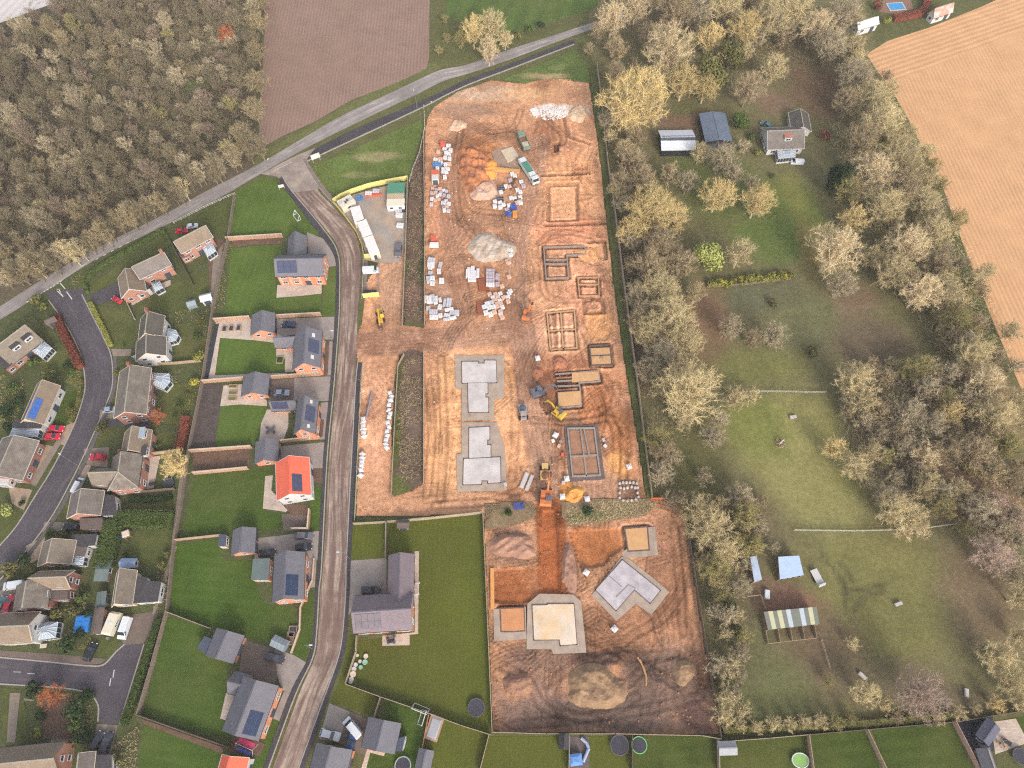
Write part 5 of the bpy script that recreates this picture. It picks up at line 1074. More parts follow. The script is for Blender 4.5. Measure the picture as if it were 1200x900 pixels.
fill([(1000, 430), (1100, 425), (1200, 530), (1200, 700), (1150, 630), (1060, 600), (1000, 545), (985, 480)], 44, 2.2, 4.0, ['beige', 'grey', 'olive', 'grey', 'brown'], 'smaller bare tree filling the thicket east of the paddocks', 4.2, 7)
fill([(700, 0), (1000, -10), (990, 70), (900, 60), (850, 100), (790, 90), (720, 90)], 34, 2.6, 4.6, ['beige', 'brown', 'grey', 'olive', 'yellow'], 'smaller bare tree filling the copse north of the barns', 4.6, 8)
fill([(770, 590), (890, 590), (880, 640), (860, 690), (875, 760), (860, 850), (842, 840), (825, 700), (806, 600)], 26, 2.0, 3.6, ['beige', 'grey', 'olive', 'brown'], 'smaller scrubby tree filling the strip beside the lower yard', 4.0, 9)
# roadside row of slim bare trees
for i in range(44):
    t = i/43; px, py = 6+(300-6)*t+random.uniform(-6, 6), 330-150*t+12*sin(t*3.1)+random.uniform(-9, 3)
    if px > 120: py -= 10
    bare_tree(px, py, random.uniform(8, 12), random.choice(['woody', 'beige', 'wood', 'grey', 'wood']), 'slim bare tree in the row along the wood side of the main road', name='roadside_tree', group='slim trees lining the main road', kind='nar')
# the wood itself
pts = []; WW = world_poly([(-30, 335), (60, 290), (125, 255), (190, 222), (240, 190), (280, 150), (296, 100), (302, 20), (304, -30), (130, -30), (100, 4), (60, 24), (10, 44), (-40, 62)])
bx = [min(p[0] for p in WW), max(p[0] for p in WW), min(p[1] for p in WW), max(p[1] for p in WW)]
tries = 0
while len(pts) < 285 and tries < 40000:
    tries += 1; x, y = random.uniform(*bx[:2]), random.uniform(*bx[2:])
    if not inpoly(np.array([x]), np.array([y]), WW)[0]: continue
    sx, sy = 0, 0
    if any((x-a)**2+(y-b)**2 < (4.5)**2 for a, b in pts): continue
    if hypot(x-XY(230, 104)[0], y-XY(230, 104)[1]) < 5 or (hypot(x-XY(112, 84)[0], y-XY(112, 84)[1]) < 6 and random.random() < .8): continue
    pts.append((x, y))
for x, y in pts:
    r = random.choice([2.6, 3.0, 3.2, 3.8, 2.8]); tone = random.choices(['wood', 'woody', 'woodr', 'grey', 'olive'], [6, 1.2, 1.6, 1.8, .15])[0]
    bare_tree(0, 300, r*pxm(300)*1.03, tone, {'wood': 'grey brown bare tree inside the large wood', 'woody': 'yellowish bare tree inside the large wood', 'woodr': 'reddish bare tree inside the large wood', 'grey': 'silver grey bare tree inside the large wood', 'olive': 'olive toned bare tree inside the large wood'}[tone], name='woodland_tree', group='%s trees of the large wood' % tone.replace('woody', 'yellowish').replace('woodr', 'reddish').replace('wood', 'grey brown'), kind='scr' if r < 3.7 else 'mid', hk=random.uniform(.9, 1.35), world=(x, y))
bare_tree(266, 42, 12, 'copper', 'rust leaved tree in the upper right of the large wood', name='woodland_tree')
# low scrub between the trees: far too much of it to count
def scrub_mass(name, poly, n, rmin, rmax, m, seed, nt):
    R = np.random.RandomState(seed); w = world_poly(poly); V = []; k = 0
    pts = np.stack([R.uniform(min(p[0] for p in w), max(p[0] for p in w), n*3), R.uniform(min(p[1] for p in w), max(p[1] for p in w), n*3)], 1); pts = pts[inpoly(pts[:, 0], pts[:, 1], w)][:n]
    for x, y in pts:
        r = R.uniform(rmin, rmax); d = R.normal(0, 1, (nt, 3)); d[:, 2] = abs(d[:, 2]); d /= np.linalg.norm(d, axis=1)[:, None]; b = d*r*R.uniform(.35, .85, nt)[:, None]*np.array((1, 1, 1.1)); e = d*.6+R.normal(0, .6, (nt, 3)); e /= np.linalg.norm(e, axis=1)[:, None]
        s = np.cross(e, R.normal(0, 1, (nt, 3))); s /= np.linalg.norm(s, axis=1)[:, None]; b = b+np.array((x, y, .2)); V.append(np.stack([b+s*.04, b-s*.04, b+e*r*.4], 1).reshape(-1, 3))
    V = np.concatenate(V); q = len(V)//3; me = bpy.data.meshes.new(name); me.vertices.add(len(V)); me.vertices.foreach_set('co', V.ravel().astype(np.float32)); me.loops.add(len(V)); me.loops.foreach_set('vertex_index', np.arange(len(V), dtype=np.int32))
    me.polygons.add(q); me.polygons.foreach_set('loop_start', np.arange(0, len(V), 3, dtype=np.int32)); me.polygons.foreach_set('loop_total', np.full(q, 3, dtype=np.int32)); me.update(calc_edges=True); me.materials.append(m); return tag(link(name, me), kind='stuff')
WP = [(-30, 340), (60, 298), (125, 262), (190, 230), (240, 200), (290, 170), (298, 100), (303, 20), (304, -30), (130, -30), (100, 10), (60, 30), (10, 50), (-40, 70)]
scrub_mass('woodland_scrub', WP, 420, 1.6, 2.8, TW['wood'], 21, 480); scrub_mass('woodland_scrub', WP, 200, 1.6, 2.6, TW['grey'], 22, 420); scrub_mass('woodland_scrub', WP, 120, 1.6, 2.6, TW['woodr'], 23, 420)
# undergrowth: a loose mass of brush under the trees
def brush(name, poly, n, tl, tw, m, seed, zmax=1.2):
    R = np.random.RandomState(seed); w = world_poly(poly); x = R.uniform(min(p[0] for p in w), max(p[0] for p in w), n*2); y = R.uniform(min(p[1] for p in w), max(p[1] for p in w), n*2)
    k = inpoly(x, y, w) & (fbm(x, y, 9, seed, 3) > -.12); x, y = x[k][:n], y[k][:n]; n = len(x)
    d = R.normal(0, 1, (n, 3)); d[:, 2] = abs(d[:, 2])*.6+.1; d /= np.linalg.norm(d, axis=1)[:, None]; L = tl*R.uniform(.5, 1.3, n)[:, None]
    b = np.stack([x, y, R.uniform(0, zmax, n)], 1); s = np.cross(d, R.normal(0, 1, (n, 3))); s /= np.linalg.norm(s, axis=1)[:, None]; s *= tw/2
    v = np.stack([b+s, b-s, b+d*L], 1).reshape(-1, 3)
    me = bpy.data.meshes.new(name); me.from_pydata([tuple(q) for q in v], [], [(3*i, 3*i+1, 3*i+2) for i in range(n)]); me.materials.append(m)
    return tag(link(name, me), kind='stuff')
brush('undergrowth', [(-30, 350), (60, 306), (125, 270), (190, 238), (240, 210), (296, 180), (302, 20), (304, -30), (60, -30), (20, 25), (-40, 45)], 26000, 1.5, .12, TW['wood'], 3)
brush('undergrowth', [(980, 80), (1030, 80), (1110, 230), (1180, 400), (1200, 520), (1150, 520), (1090, 400), (1040, 330), (1000, 240), (970, 160)], 9000, 1.5, .1, TW['beige'], 4)
brush('undergrowth', [(704, 110), (740, 150), (760, 240), (800, 320), (820, 450), (800, 560), (770, 580), (745, 440), (722, 260)], 6000, 1.4, .1, TW['brown'], 5)
brush('undergrowth', [(1000, 430), (1110, 430), (1200, 520), (1200, 720), (1150, 640), (1060, 610), (990, 540), (980, 470)], 7000, 1.4, .1, TW['grey'], 6)
brush('undergrowth', [(765, 590), (900, 590), (890, 650), (860, 700), (880, 760), (850, 860), (825, 700), (800, 600)], 6000, 1.3, .1, TW['brown'], 7)
brush('undergrowth', [(700, 0), (1000, 0), (990, 60), (900, 100), (800, 110), (720, 90)], 6000, 1.4, .1, TW['brown'], 8)
brush('bramble_patch', [(660, 590), (755, 586), (768, 592), (754, 604), (715, 610), (668, 616)], 3500, .8, .09, TW['beige'], 9, .7)
brush('bramble_patch', [(568, 592), (622, 590), (626, 604), (600, 616), (570, 618)], 1800, .8, .09, TW['brown'], 10, .7)
brush('bramble_patch', [(482, 208), (497, 170), (497, 375), (476, 372), (478, 290)], 4200, .8, .09, TW['brown'], 12, .9)
brush('bramble_patch', [(472, 424), (495, 420), (496, 560), (470, 566), (466, 500)], 3600, .8, .09, TW['brown'], 13, .9)
for i_, (pl_, n_, m_) in enumerate([([(186, 440), (206, 436), (240, 425), (238, 446), (214, 500), (206, 500), (222, 460), (200, 448)], 900, 'olive'), ([(204, 366), (244, 362), (242, 420), (232, 420), (228, 384), (206, 378)], 900, 'olive'), ([(186, 660), (202, 660), (196, 712), (180, 716)], 500, 'brown'), ([(80, 690), (104, 690), (108, 760), (70, 764), (66, 752), (92, 730)], 1500, 'olive'),
    ([(0, 430), (30, 445), (20, 500), (0, 505)], 900, 'olive'), ([(40, 410), (70, 404), (96, 432), (92, 452), (60, 446)], 900, 'olive'), ([(262, 286), (272, 284), (264, 360), (252, 368), (250, 345)], 400, 'olive'), ([(130, 875), (164, 850), (160, 905), (136, 905)], 700, 'brown'), ([(44, 806), (112, 812), (110, 866), (88, 872), (84, 820), (48, 816)], 900, 'olive'), ([(60, 340), (100, 318), (104, 326), (70, 345)], 250, 'olive')]):
    brush('border_plants', pl_, n_, .5, .12, TW[m_], 40+i_, .5)
# leafy trees and bushes
LG = leaf_mat('dark_green_leaves', (66, 84, 48), (50, 68, 40)); LY = leaf_mat('yellow_green_leaves', (156, 154, 74), (132, 134, 68)); LM = leaf_mat('mid_green_leaves', (98, 112, 58), (80, 96, 52)); LB = leaf_mat('bright_yellow_leaves', (190, 176, 76), (156, 148, 68)); LO = leaf_mat('olive_leaves', (124, 120, 70), (104, 102, 62)); LR = leaf_mat('russet_leaves', (158, 92, 74), (134, 78, 64)); LW = leaf_mat('lime_leaves', (178, 182, 104), (150, 156, 88))
BUSH = [leaf_mesh(100+i, 1.0, 1.3, 420, .11, 6, 'bush') for i in range(4)]
LTREE = [leaf_mesh(120+i, 5.0, 10.0, 3200, .32, 10) for i in range(2)]; LTR = MB().tube((0, 0, -.1), (0, 0, 5), .3, .15, 6)
def leafy_tree(px, py, rpx, m, label, hk=1.0):
    r = rpx/pxm(py); k = r/5; x, y, _ = P(px, py, 5.5*k*hk); t = thing('leafy_tree', label, 'tree', (x, y, 0), random.uniform(0, 6)); t.scale = (k, k, k*hk)
    LTR.build('trunk', BARK, t); link('crown', tinted(random.choice(LTREE), m), t)
leafy_tree(830, 298, 20, LW, 'leafy yellow green tree at the head of the middle paddock'); leafy_tree(982, 208, 17, LG, 'dark green conifer in front of the stubble field belt', 1.3); leafy_tree(835, 88, 22, LO, 'ivy covered olive tree above the two barns'); leafy_tree(858, 62, 18, LO, 'ivy clad tall tree near the top edge of the copse'); leafy_tree(868, 140, 12, LM, 'green ivy tree right of the blue grey barn')
def bush(px, py, rm, m, label, h=1.0, group=None, name='bush', tall=1.0):
    x, y, _ = P(px, py, .5*rm*tall); me = tinted(random.choice(BUSH), m); o = link(name, me, None, (x, y, 0), random.uniform(0, 6)); o.scale = (rm, rm, rm*tall); tag(o, label, 'bush', group); return o
for px, py, rm, m, lab in [(78, 428, 1.6, LG, 'dark blue green bush beside the red junction hedge'), (52, 360, 1.8, LY, 'yellow green bush by the junction give way line'), (45, 352, 2.2, LO, 'olive bush at the corner of main road and estate road'),
    (232, 394, 2.0, LM, 'round green bush inside the fence corner near the three planters'), (232, 418, 2.4, LY, 'yellow green round bush against the long timber fence'), (228, 449, 2.0, LB, 'bright yellow bush by the timber fence'), (236, 375, 2.0, LO, 'olive bush north of the round green one'),
    (145, 405, .8, LM, 'small green bush on the front lawn edge of the stepped white house'), (137, 437, 1.2, LY, 'yellow green front bush north west of the long brown house'), (8, 597, 2.3, LW, 'lime bush in the paved yard west of the curved road'), (26, 590, 1.2, LG, 'dark bush beside the lime bush'),
    (120, 503, 2.2, LO, 'olive bush on the small front lawn of the tan roofed house'), (72, 628, 1.8, LO, 'clipped olive bush in front of the brown bungalow'), (60, 627, 1.6, LM, 'green front bush beside the bungalow drive'), (30, 655, 2.2, LG, 'dark green bush at the bend south of the brown bungalow'), (16, 668, 2.6, LO, 'olive bush at the bend beside the curved road'), (38, 668, 1.6, LO, 'olive bush against the L shaped brown house'),
    (84, 716, 2.4, LO, 'olive bush in the back garden of the L shaped house'), (66, 718, 2.2, LO, 'mustard olive bush beside the hexagonal conservatory'), (98, 700, 2.0, LM, 'green bush behind the red brick gable'), (104, 718, 1.6, LG, 'dark bush behind the blue trampoline garden'), (84, 755, 2.6, LG, 'dark green bush above the close road'), (96, 742, 1.8, LG, 'dark green bush beside the narrow grey garage'),
    (94, 830, 3.0, LG, 'large dark green bush on the road corner by the two dark cars'), (104, 815, 2.0, LG, 'dark bush at the kerb of the close corner'), (90, 850, 2.2, LM, 'green bush on the close corner'), (98, 862, 2.2, LG, 'dark bush in front of the two dark cars'), (45, 858, 1.6, LY, 'yellow green bush beside the brown garden beds'), (47, 840, 1.6, LG, 'dark green bush beside the orange brown tree'), (40, 808, 2.4, LG, 'dark green shrub under the orange brown tree'),
    (137, 890, 2.0, LO, 'olive bush beyond the two dark cars'), (86, 870, 1.6, LO, 'mustard bush beside the long house gable'), (138, 545, .8, LM, 'small bush at the mottled house gable'), (186, 522, 1.0, LM, 'small green bush by the tan house lawn'), (205, 487, 1.0, LM, 'pale green bush behind the copper tree'), (210, 475, 1.2, LM, 'green bush on the long house rear lawn edge'), (220, 462, 1.1, LO, 'olive shrub on the long house rear border'),
    (178, 680, 1.4, LM, 'green bush by the black flat extension'), (195, 650, 1.2, LO, 'olive bush at the end of the play lawn'), (190, 662, 1.4, LO, 'brown olive bush south of the play lawn'), (147, 652, 1.0, LG, 'dark bush by the pale blue shed'), (192, 376, 1.6, LO, 'olive bush right of the stepped white house'), (55, 400, .1, LG, 'x'),
    (22, 470, 2.2, LG, 'dark garden bush west of the solar panel house'), (10, 480, 2.4, LG, 'dark green bush at the left edge near the solar panel house'), (14, 455, 2.2, LM, 'green garden bush at the left edge below the chalet house'), (60, 440, 2.2, LO, 'olive bush north of the solar panel house'), (84, 436, 1.8, LM, 'green bush at the road bend opposite the stepped house'), (8, 500, 1.8, LG, 'dark bush beside the glass roofed extension'), (40, 425, 2.0, LM, 'green bush south of the chalet house'), (84, 482, 1.6, LO, 'brown olive bush at the lawn edge by the road'),
    (905, 356, 1.8, LO, 'round grey olive bush alone on the dark paddock'), (950, 412, 2.4, LO, 'olive bush south of the dark paddock'), (962, 800, .1, LG, 'x'), (620, 35, 2.4, LM, 'green roadside bush below the meadow'), (608, 42, 2.4, LO, 'olive roadside bush below the meadow'), (634, 30, 2.0, LG, 'dark roadside bush below the meadow'), (905, 206, 1.4, LM, 'green bush south of the bungalow'), (880, 160, 2.0, LM, 'green bush between barn and bungalow'), (965, 160, 2.4, LR, 'russet bush east of the bungalow'), (888, 180, 1.8, LY, 'yellow green bush by the bungalow drive'),
    (854, 712, 2.2, LM, 'green bramble bush beside the stables'), (862, 740, 2.0, LM, 'bright green bush left of the striped stable'), (1155, 845, .8, LM, 'small green plant at the ribbed dark shed'), (596, 600, 1.4, LG, 'dark bramble bush beside the excavated channel'), (690, 600, 1.8, LG, 'dark green bush between upper site and lower yard')]:
    if lab != 'x': bush(px, py, rm, m, lab)
for i in range(16):
    t = i/15; bush(836+t*90+random.uniform(-2, 2), 333-t*10+random.uniform(-2, 2), random.uniform(1.5, 2.3), random.choice([LB, LY, LY]), 'yellow bush in the row between garden and dark paddock', group='yellow bushes along the paddock fence', name='yellow_bush')
def hedge(label, line, w, h, m, world=False, name='hedge', dens=26, size=.16, seed=1):
    """clipped hedge: leaf faces over a box-shaped strip, with a solid dark core"""
    R = np.random.RandomState(seed+int(line[0][0])); L = [Vector(P(*q)[:2]) for q in line]; vs = []; fs = []; core = MB()
    for a, b in zip(L[:-1], L[1:]):
        d = b-a; ln = d.length; d.normalize(); n = Vector((-d.y, d.x)); m_ = (a+b)/2; core.box((m_.x, m_.y, h*.45), (ln, w*.8, h*.9), atan2(d.y, d.x))
        for i in range(int(ln*(w+2*h)*dens)):
            t = R.rand()*ln; q = R.uniform(-w/2-h, w/2+h)
            if abs(q) <= w/2: o, z = q, h
            else: o, z = (w/2)*np.sign(q), h-(abs(q)-w/2)
            o += R.normal(0, .07); z = max(.05, z+R.normal(0, .07)); p = a+d*t+n*o; k = size*R.uniform(.6, 1.2)
            u = R.normal(0, 1, 3); u /= np.linalg.norm(u); v = np.cross(u, R.normal(0, 1, 3)); v /= np.linalg.norm(v)
            P3 = np.array((p.x, p.y, z)); s = len(vs); vs += [tuple(P3+u*k), tuple(P3+v*k), tuple(P3-u*k), tuple(P3-v*k)]; fs.append((s, s+1, s+2, s+3))
    mb = MB(); mb.v, mb.f, mb.m = core.v, core.f, core.m; mb.add(vs, fs); return tag(mb.build(name, m), label, 'hedge')
hedge('tall clipped green hedge wrapped round the play lawn', [(204, 611), (150, 610), (138, 612), (131, 640), (125, 668)], 4.2, 2.6, LM)
hedge('red brown beech hedge along the estate road at the junction', [(68, 372), (78, 395), (92, 422), (96, 432)], 2.0, 1.8, LR)
hedge('red brown hedge along the back of the tan roofed house', [(220, 490), (216, 510), (212, 528)], 2.0, 1.8, LR)
hedge('low green hedge round the corner lawn above the dark drive', [(104, 344), (100, 333), (112, 318), (130, 307), (160, 290), (191, 271), (200, 285)], 1.0, 1.1, LM)
hedge('narrow hedge along the estate road below the dark drive', [(107, 356), (116, 374), (127, 396), (131, 406)], 1.2, 1.1, LY)
hedge('dark hedge between the close and the new estate fence', [(188, 726), (176, 765), (158, 820), (146, 850)], 1.6, 1.4, LM)
hedge('dark green hedge beside the bungalow east fence', [(152, 586), (178, 587), (203, 583)], 1.0, 1.2, LG)
hedge('dark hedge inside the play lawn north side', [(78, 640), (64, 640)], .8, .8, LG) if False else None
hedge('low hedge under the paddock foot trees', [(846, 856), (900, 853), (945, 852), (1010, 848), (1080, 842), (1116, 838)], 1.6, 1.2, LO, dens=14)
hedge('dark green front hedge between lawn and road below the chalet', [(96, 446), (94, 470), (84, 496)], 1.0, .9, LO)
# ================================================================ FENCES AND WALLS
FW = mat('silver_fence_wood', (182, 164, 140), var=.15); FD = mat('dark_fence_wood', (124, 104, 92), var=.18); FWH = mat('white_rail', (206, 202, 184), var=.08); FWALL = brickwork('garden_wall_brick', (216, 166, 134), (196, 146, 118), 4.0); COPE = mat('coping_stone', (216, 194, 170), var=.1); YEL = mat('yellow_hoarding', (236, 222, 140), var=.06); FORG = mat('orange_barrier_mesh', (226, 122, 66), var=.1)
def fence(label, line, h=1.7, m=None, style='panel', name='fence', cat='fence', th=.08):
    L = [Vector(P(*q)[:2]) for q in line]; b = MB(); o = L[0]
    for a, c in zip(L[:-1], L[1:]):
        d = c-a; ln = d.length; rz = atan2(d.y, d.x); k = max(1, round(ln/2.4)); mid = (a+c)/2-o
        if style == 'panel':
            for i in range(k):
                p = a+d*((i+.5)/k)-o; b.box((p.x, p.y, h/2), (ln/k-.14, th, h), rz); b.box((p.x, p.y, h+.03), (ln/k-.14, th+.06, .05), rz)
        elif style == 'rail':
            for z in (h*.45, h*.95): b.box((mid.x, mid.y, z), (ln, .08, .1), rz)
        elif style == 'wall': b.box((mid.x, mid.y, h/2), (ln, .24, h), rz); b.box((mid.x, mid.y, h+.05), (ln+.02, .36, .1), rz, m=1)
        elif style == 'solid': b.box((mid.x, mid.y, h/2), (ln, th, h), rz)
        if style in ('panel', 'rail', 'solid'):
            for i in range(k+1):
                p = a+d*(i/k)-o; b.box((p.x, p.y, (h+.12)/2), (.13, .13, h+.12), rz)
    ms = [m or (FWALL if style == 'wall' else FW)]
    if style == 'wall': ms.append(COPE)
    return tag(b.build(name, ms, None, (o.x, o.y, .01)), label, cat)
fence('long pale timber fence down the east side of the site', [(699, 78), (703, 110), (712, 195), (718, 232), (730, 330), (745, 440), (753, 505), (763, 584)], 2.0)
fence('pale fence between upper stores and the brown scrub strip', [(497, 160), (498, 270), (498, 382)], 1.8); fence('pale fence east of the lower scrub strip', [(497, 414), (497, 500), (497, 568)], 1.6); fence('thin fence west of the lower scrub strip', [(474, 417), (467, 430), (463, 500), (459, 584)], 1.4)
fence('fence between cabin compound and scrub strip', [(478, 212), (476, 290), (472, 382)], 1.6); fence('low pale edging fence along the street by the site', [(426, 425), (421, 500), (416, 610)], .8, mat('pale_edging', (196, 200, 180), var=.1), 'solid')
fence('timber fence along the foot of the dark lower yard', [(577, 858), (640, 860), (720, 860), (820, 862), (843, 866)], 1.8); fence('fence between olive lawn and lower yard', [(566, 603), (571, 720), (577, 858)], 1.7); fence('dark timber fence on the east side of the lower yard', [(801, 592), (815, 690), (829, 775), (843, 864)], 1.8, FD)
fence('short orange barrier at the corner of the upper site', [(763, 585), (780, 585), (799, 586)], 1.2, FORG, 'solid', 'barrier', 'barrier'); fence('pale fence along the top of the olive lawn', [(455, 613), (510, 608), (566, 602)], 1.8); fence('short fence across the small front lawn', [(415, 615), (453, 613)], 1.6); fence('fence between small front lawn and big olive lawn', [(453, 613), (452.5, 655)], 1.6)
fence('pale fence stepping down the west side of the olive lawn', [(419, 746), (418, 765), (406, 802)], 1.7); fence('long slanting fence below the big olive lawn', [(406, 802), (447, 817), (500, 835), (540, 850), (575, 861)], 1.7); fence('short fence beside the slanting front lawn', [(447, 817), (439, 842)], 1.7); fence('fence between the garage garden and the brown lawn', [(503, 838), (495, 880)], 1.7, mat('orange_brown_fence', (186, 132, 96), var=.15)); fence('fence at the lower edge between two brown lawns', [(573, 862), (562, 905)], 1.7)
fence('fence beside the grey shed and blue play yard', [(667, 862), (666, 905)], 1.7); fence('fence between the two round trampolines', [(740, 862), (740, 905)], 1.7, FD); fence('fence right of the bright lawn with two trampolines', [(840, 866), (841, 905)], 1.8); fence('pale fence above the lawn with the oval pool', [(844, 869), (900, 865), (945, 861)], 1.6); fence('fence right of the oval pool', [(945, 861), (951, 905)], 1.8, WOODP); fence('fence above the middle bright lawn', [(945, 861), (1013, 855)], 1.6, FD); fence('wide slanting fence between two bright lawns', [(1013, 855), (1037, 905)], 1.8, WOODP); fence('fence above the striped right lawn', [(1015, 855), (1116, 846)], 1.6, FD)
fence('pinkish slanting fence beside the black gravel plot', [(1116, 847), (1146, 905)], 1.8, mat('pink_fence', (200, 164, 146), var=.12)); fence('dark fence above the black gravel plot', [(1118, 846), (1164, 838), (1230, 828)], 1.6, FD)
fence('long timber fence between old gardens and new estate', [(276, 232), (269, 280), (252, 358), (246, 398), (239, 448), (223, 528), (214, 590), (206, 640), (198, 716), (180, 782), (164, 838)], 1.8, mat('grey_brown_fence', (146, 128, 116), var=.15))
fence('slanting fence north of the tilted garage', [(198, 718), (248, 737)], 1.7); fence('slanting fence south of the tilted house lawn', [(164, 838), (215, 856), (272, 876)], 1.7, FD); fence('fence along the garden of the blue solar house', [(206, 634), (262, 628)], 1.6, WOODP); fence('curved pale wall beside the street bend verge', [(369, 655), (367, 680), (353, 712), (352, 738), (342, 766)], .8, None, 'wall', 'garden_wall', 'wall')
for lab, ln in (('brick garden wall at the head of the planter patio', [(252, 377), (294, 374)]), ('brick wall along the drive with the blue car', [(322, 373), (377, 370)]), ('brick wall above the three stone beds', [(238, 449), (290, 445)]), ('brick wall along the drive with the silver car', [(316, 444), (376, 440)]), ('brick wall above the brown flower bed', [(224, 530), (296, 525)]), ('brick wall at the top of the patio house garden', [(266, 282), (332, 278)]), ('pale wall below the brown flower bed', [(228, 556), (292, 550)]), ('low wall south of the stone terrace house', [(328, 519), (376, 514)]), ('pink wall beside the dark drive of the orange house', [(343, 621), (362, 621), (364, 598)])):
    fence(lab, ln, 1.7, None, 'wall', 'garden_wall', 'wall')
fence('cream wall below the patio house lawn', [(264, 375), (322, 372), (377, 370), (378, 345)], .5, FW, 'solid') if False else None
fence('wire fence round the top triangular field', [(480, 214), (484, 200), (492, 180), (498, 152), (497, 126)], 1.2, FWH, 'rail'); fence('white rope fence above the wide green paddock', [(878, 460), (920, 460), (966, 461)], 1.1, FWH, 'rail'); fence('white rail fence across the lower paddock', [(930, 622), (1000, 623), (1040, 622), (1080, 620), (1118, 615)], 1.1, FWH, 'rail'); fence('rail fence below the row of yellow bushes', [(828, 338), (880, 334), (925, 328)], 1.1, WOODP, 'rail'); fence('broken timber fence right of the striped stable', [(961, 750), (966, 766), (971, 784)], 1.2, WOODP, 'rail'); fence('timber corner fence between the stables', [(874, 700), (890, 698), (896, 716)], 1.4, WOODP, 'rail')
fence('white garden wall beside the tan patio', [(143, 342), (152, 360), (159, 375)], 1.0, W_cream, 'solid', 'garden_wall', 'wall'); fence('fence between old garden and tall hedge', [(145, 578), (175, 577), (206, 574)], 1.6, FD); fence('cream fence behind the mottled house patio', [(180, 533), (212, 529)], 1.6, WOODP); fence('fence between the stepped house and the long brown house gardens', [(184, 428), (206, 427), (236, 424)], 1.3, WOODP); fence('rail fence along the kerb of the grass verge by the main road', [(204, 262), (240, 244), (268, 231), (276, 228)], .9, FWH, 'rail'); fence('fence between the two old brick houses by the main road', [(201, 284), (212, 305), (228, 336)], 1.4, FD)
fence('yellow hoarding along the north edge of the cabin compound', [(391, 238), (400, 232), (414, 226), (432, 220), (455, 215), (478, 211)], 2.0, YEL, 'solid', 'hoarding', 'hoarding'); fence('yellow edged hoarding along the street beside the cabins', [(391, 238), (404, 254), (418, 273), (425, 290), (428, 305)], 1.6, YEL, 'solid', 'hoarding', 'hoarding')
fence('yellow hoarding block below the white cabins', [(428, 303), (445, 301)], 2.0, YEL, 'solid', 'hoarding', 'hoarding', .3); fence('yellow hoarding block by the telehandler', [(426, 349), (445, 347)], 2.0, YEL, 'solid', 'hoarding', 'hoarding', .3); fence('grey mesh fence beside the parked white van', [(445, 303), (445, 347)], 1.8, METAL, 'rail')
# ================================================================ BUILDING SITE
CONC = mat('pale_concrete', (220, 210, 204), var=.12, rgb2=(200, 190, 186), scale=.3); CONCP = mat('lilac_concrete', (192, 182, 186), var=.14, rgb2=(210, 200, 200)); CONCY = mat('dusty_concrete', (234, 214, 192), var=.12, rgb2=(232, 196, 152), scale=.25)
APR = mat('crushed_stone', (188, 168, 150), var=.14, fine=9, rgb2=(178, 156, 140)); BLK = mat('grey_blockwork', (164, 150, 142), var=.18); BLKD = mat('dark_blockwork', (112, 96, 92), var=.2); BLKS = mat('sandy_blockwork', (206, 164, 122), var=.12); SANDF = mat('sand_fill', (222, 172, 122), var=.1); ORF = mat('orange_fill', (216, 150, 104), var=.12); DKST = mat('dark_stone', (120, 104, 98), var=.25, fine=5)
def apron(poly, z=.34): return patch('gravel_apron', poly, APR, z)
def foundation(label, slabs=(), walls=(), fills=(), h=.55, hw=.5, wt=.32, sm=CONC, wm=BLK):
    allp = [p for s_ in list(slabs)+list(walls)+list(fills) for p in s_]; c = P(sum(p[0] for p in allp)/len(allp), sum(p[1] for p in allp)/len(allp)); o = Vector((c[0], c[1], 0))
    t = thing('house_foundation', label, 'foundation', o)
    loc = lambda q: (P(*q)[0]-o.x, P(*q)[1]-o.y)
    for k, s_ in enumerate(slabs):
        ps = [loc(q) for q in s_]; MB().prism(ps, 0, h+k*.004).build('slab', sm, t)
        rim = MB(); n = len(ps)
        for i in range(n):
            a, b = Vector(ps[i]), Vector(ps[(i+1) % n]); m = (a+b)/2; d = b-a; rim.box((m.x, m.y, .26), (d.length+.35, .35, .5), atan2(d.y, d.x))
        rim.build('block_edge', BLKD, t)
    for s_ in fills: MB().prism([loc(q) for q in s_], 0, .43).build('fill', SANDF if sm is not ORF else ORF, t)
    if walls:
        w = MB()
        for j, ln in enumerate(walls):
            for i, (a, b) in enumerate(zip(ln[:-1], ln[1:])):
                a, b = Vector(loc(a)), Vector(loc(b)); m = (a+b)/2; d = b-a; hh = hw+.006*((i+j*2) % 5); w.box((m.x, m.y, hh/2), (d.length+wt*.98, wt, hh), atan2(d.y, d.x))
        w.build('footing_wall', wm, t)
    return t
apron([(533, 417), (591, 417), (591, 467), (579, 468.5), (579, 493), (541, 493), (541, 456), (534, 456)]); apron([(541, 495.5), (582, 495.5), (590, 520), (592, 531), (594, 575), (536, 577), (535, 533), (541, 532)], .345)
apron([(618, 708), (632, 696), (672, 697), (681, 705), (687, 765), (648, 766.5), (646, 761), (617, 761)]); apron([(578, 714), (616, 711), (617, 749), (579, 752)], .335); apron([(693, 698), (722, 728), (745, 708), (763, 721), (784, 694), (767, 679), (735, 654), (728, 653)]); apron([(759, 618), (767.5, 617.5), (771, 651), (731, 655), (728, 648), (740, 640)], .33)
foundation('pale T shaped concrete slab nearest the site crossroads', [[(541.4, 425), (560.4, 425), (560.4, 427), (568, 427), (568, 423.5), (581, 423.5), (582, 449), (542, 449.7)], [(548.5, 450), (571.5, 449.7), (571.5, 462), (569, 462), (569, 467), (572.3, 467), (572.3, 483.7), (549.3, 483.7)]])
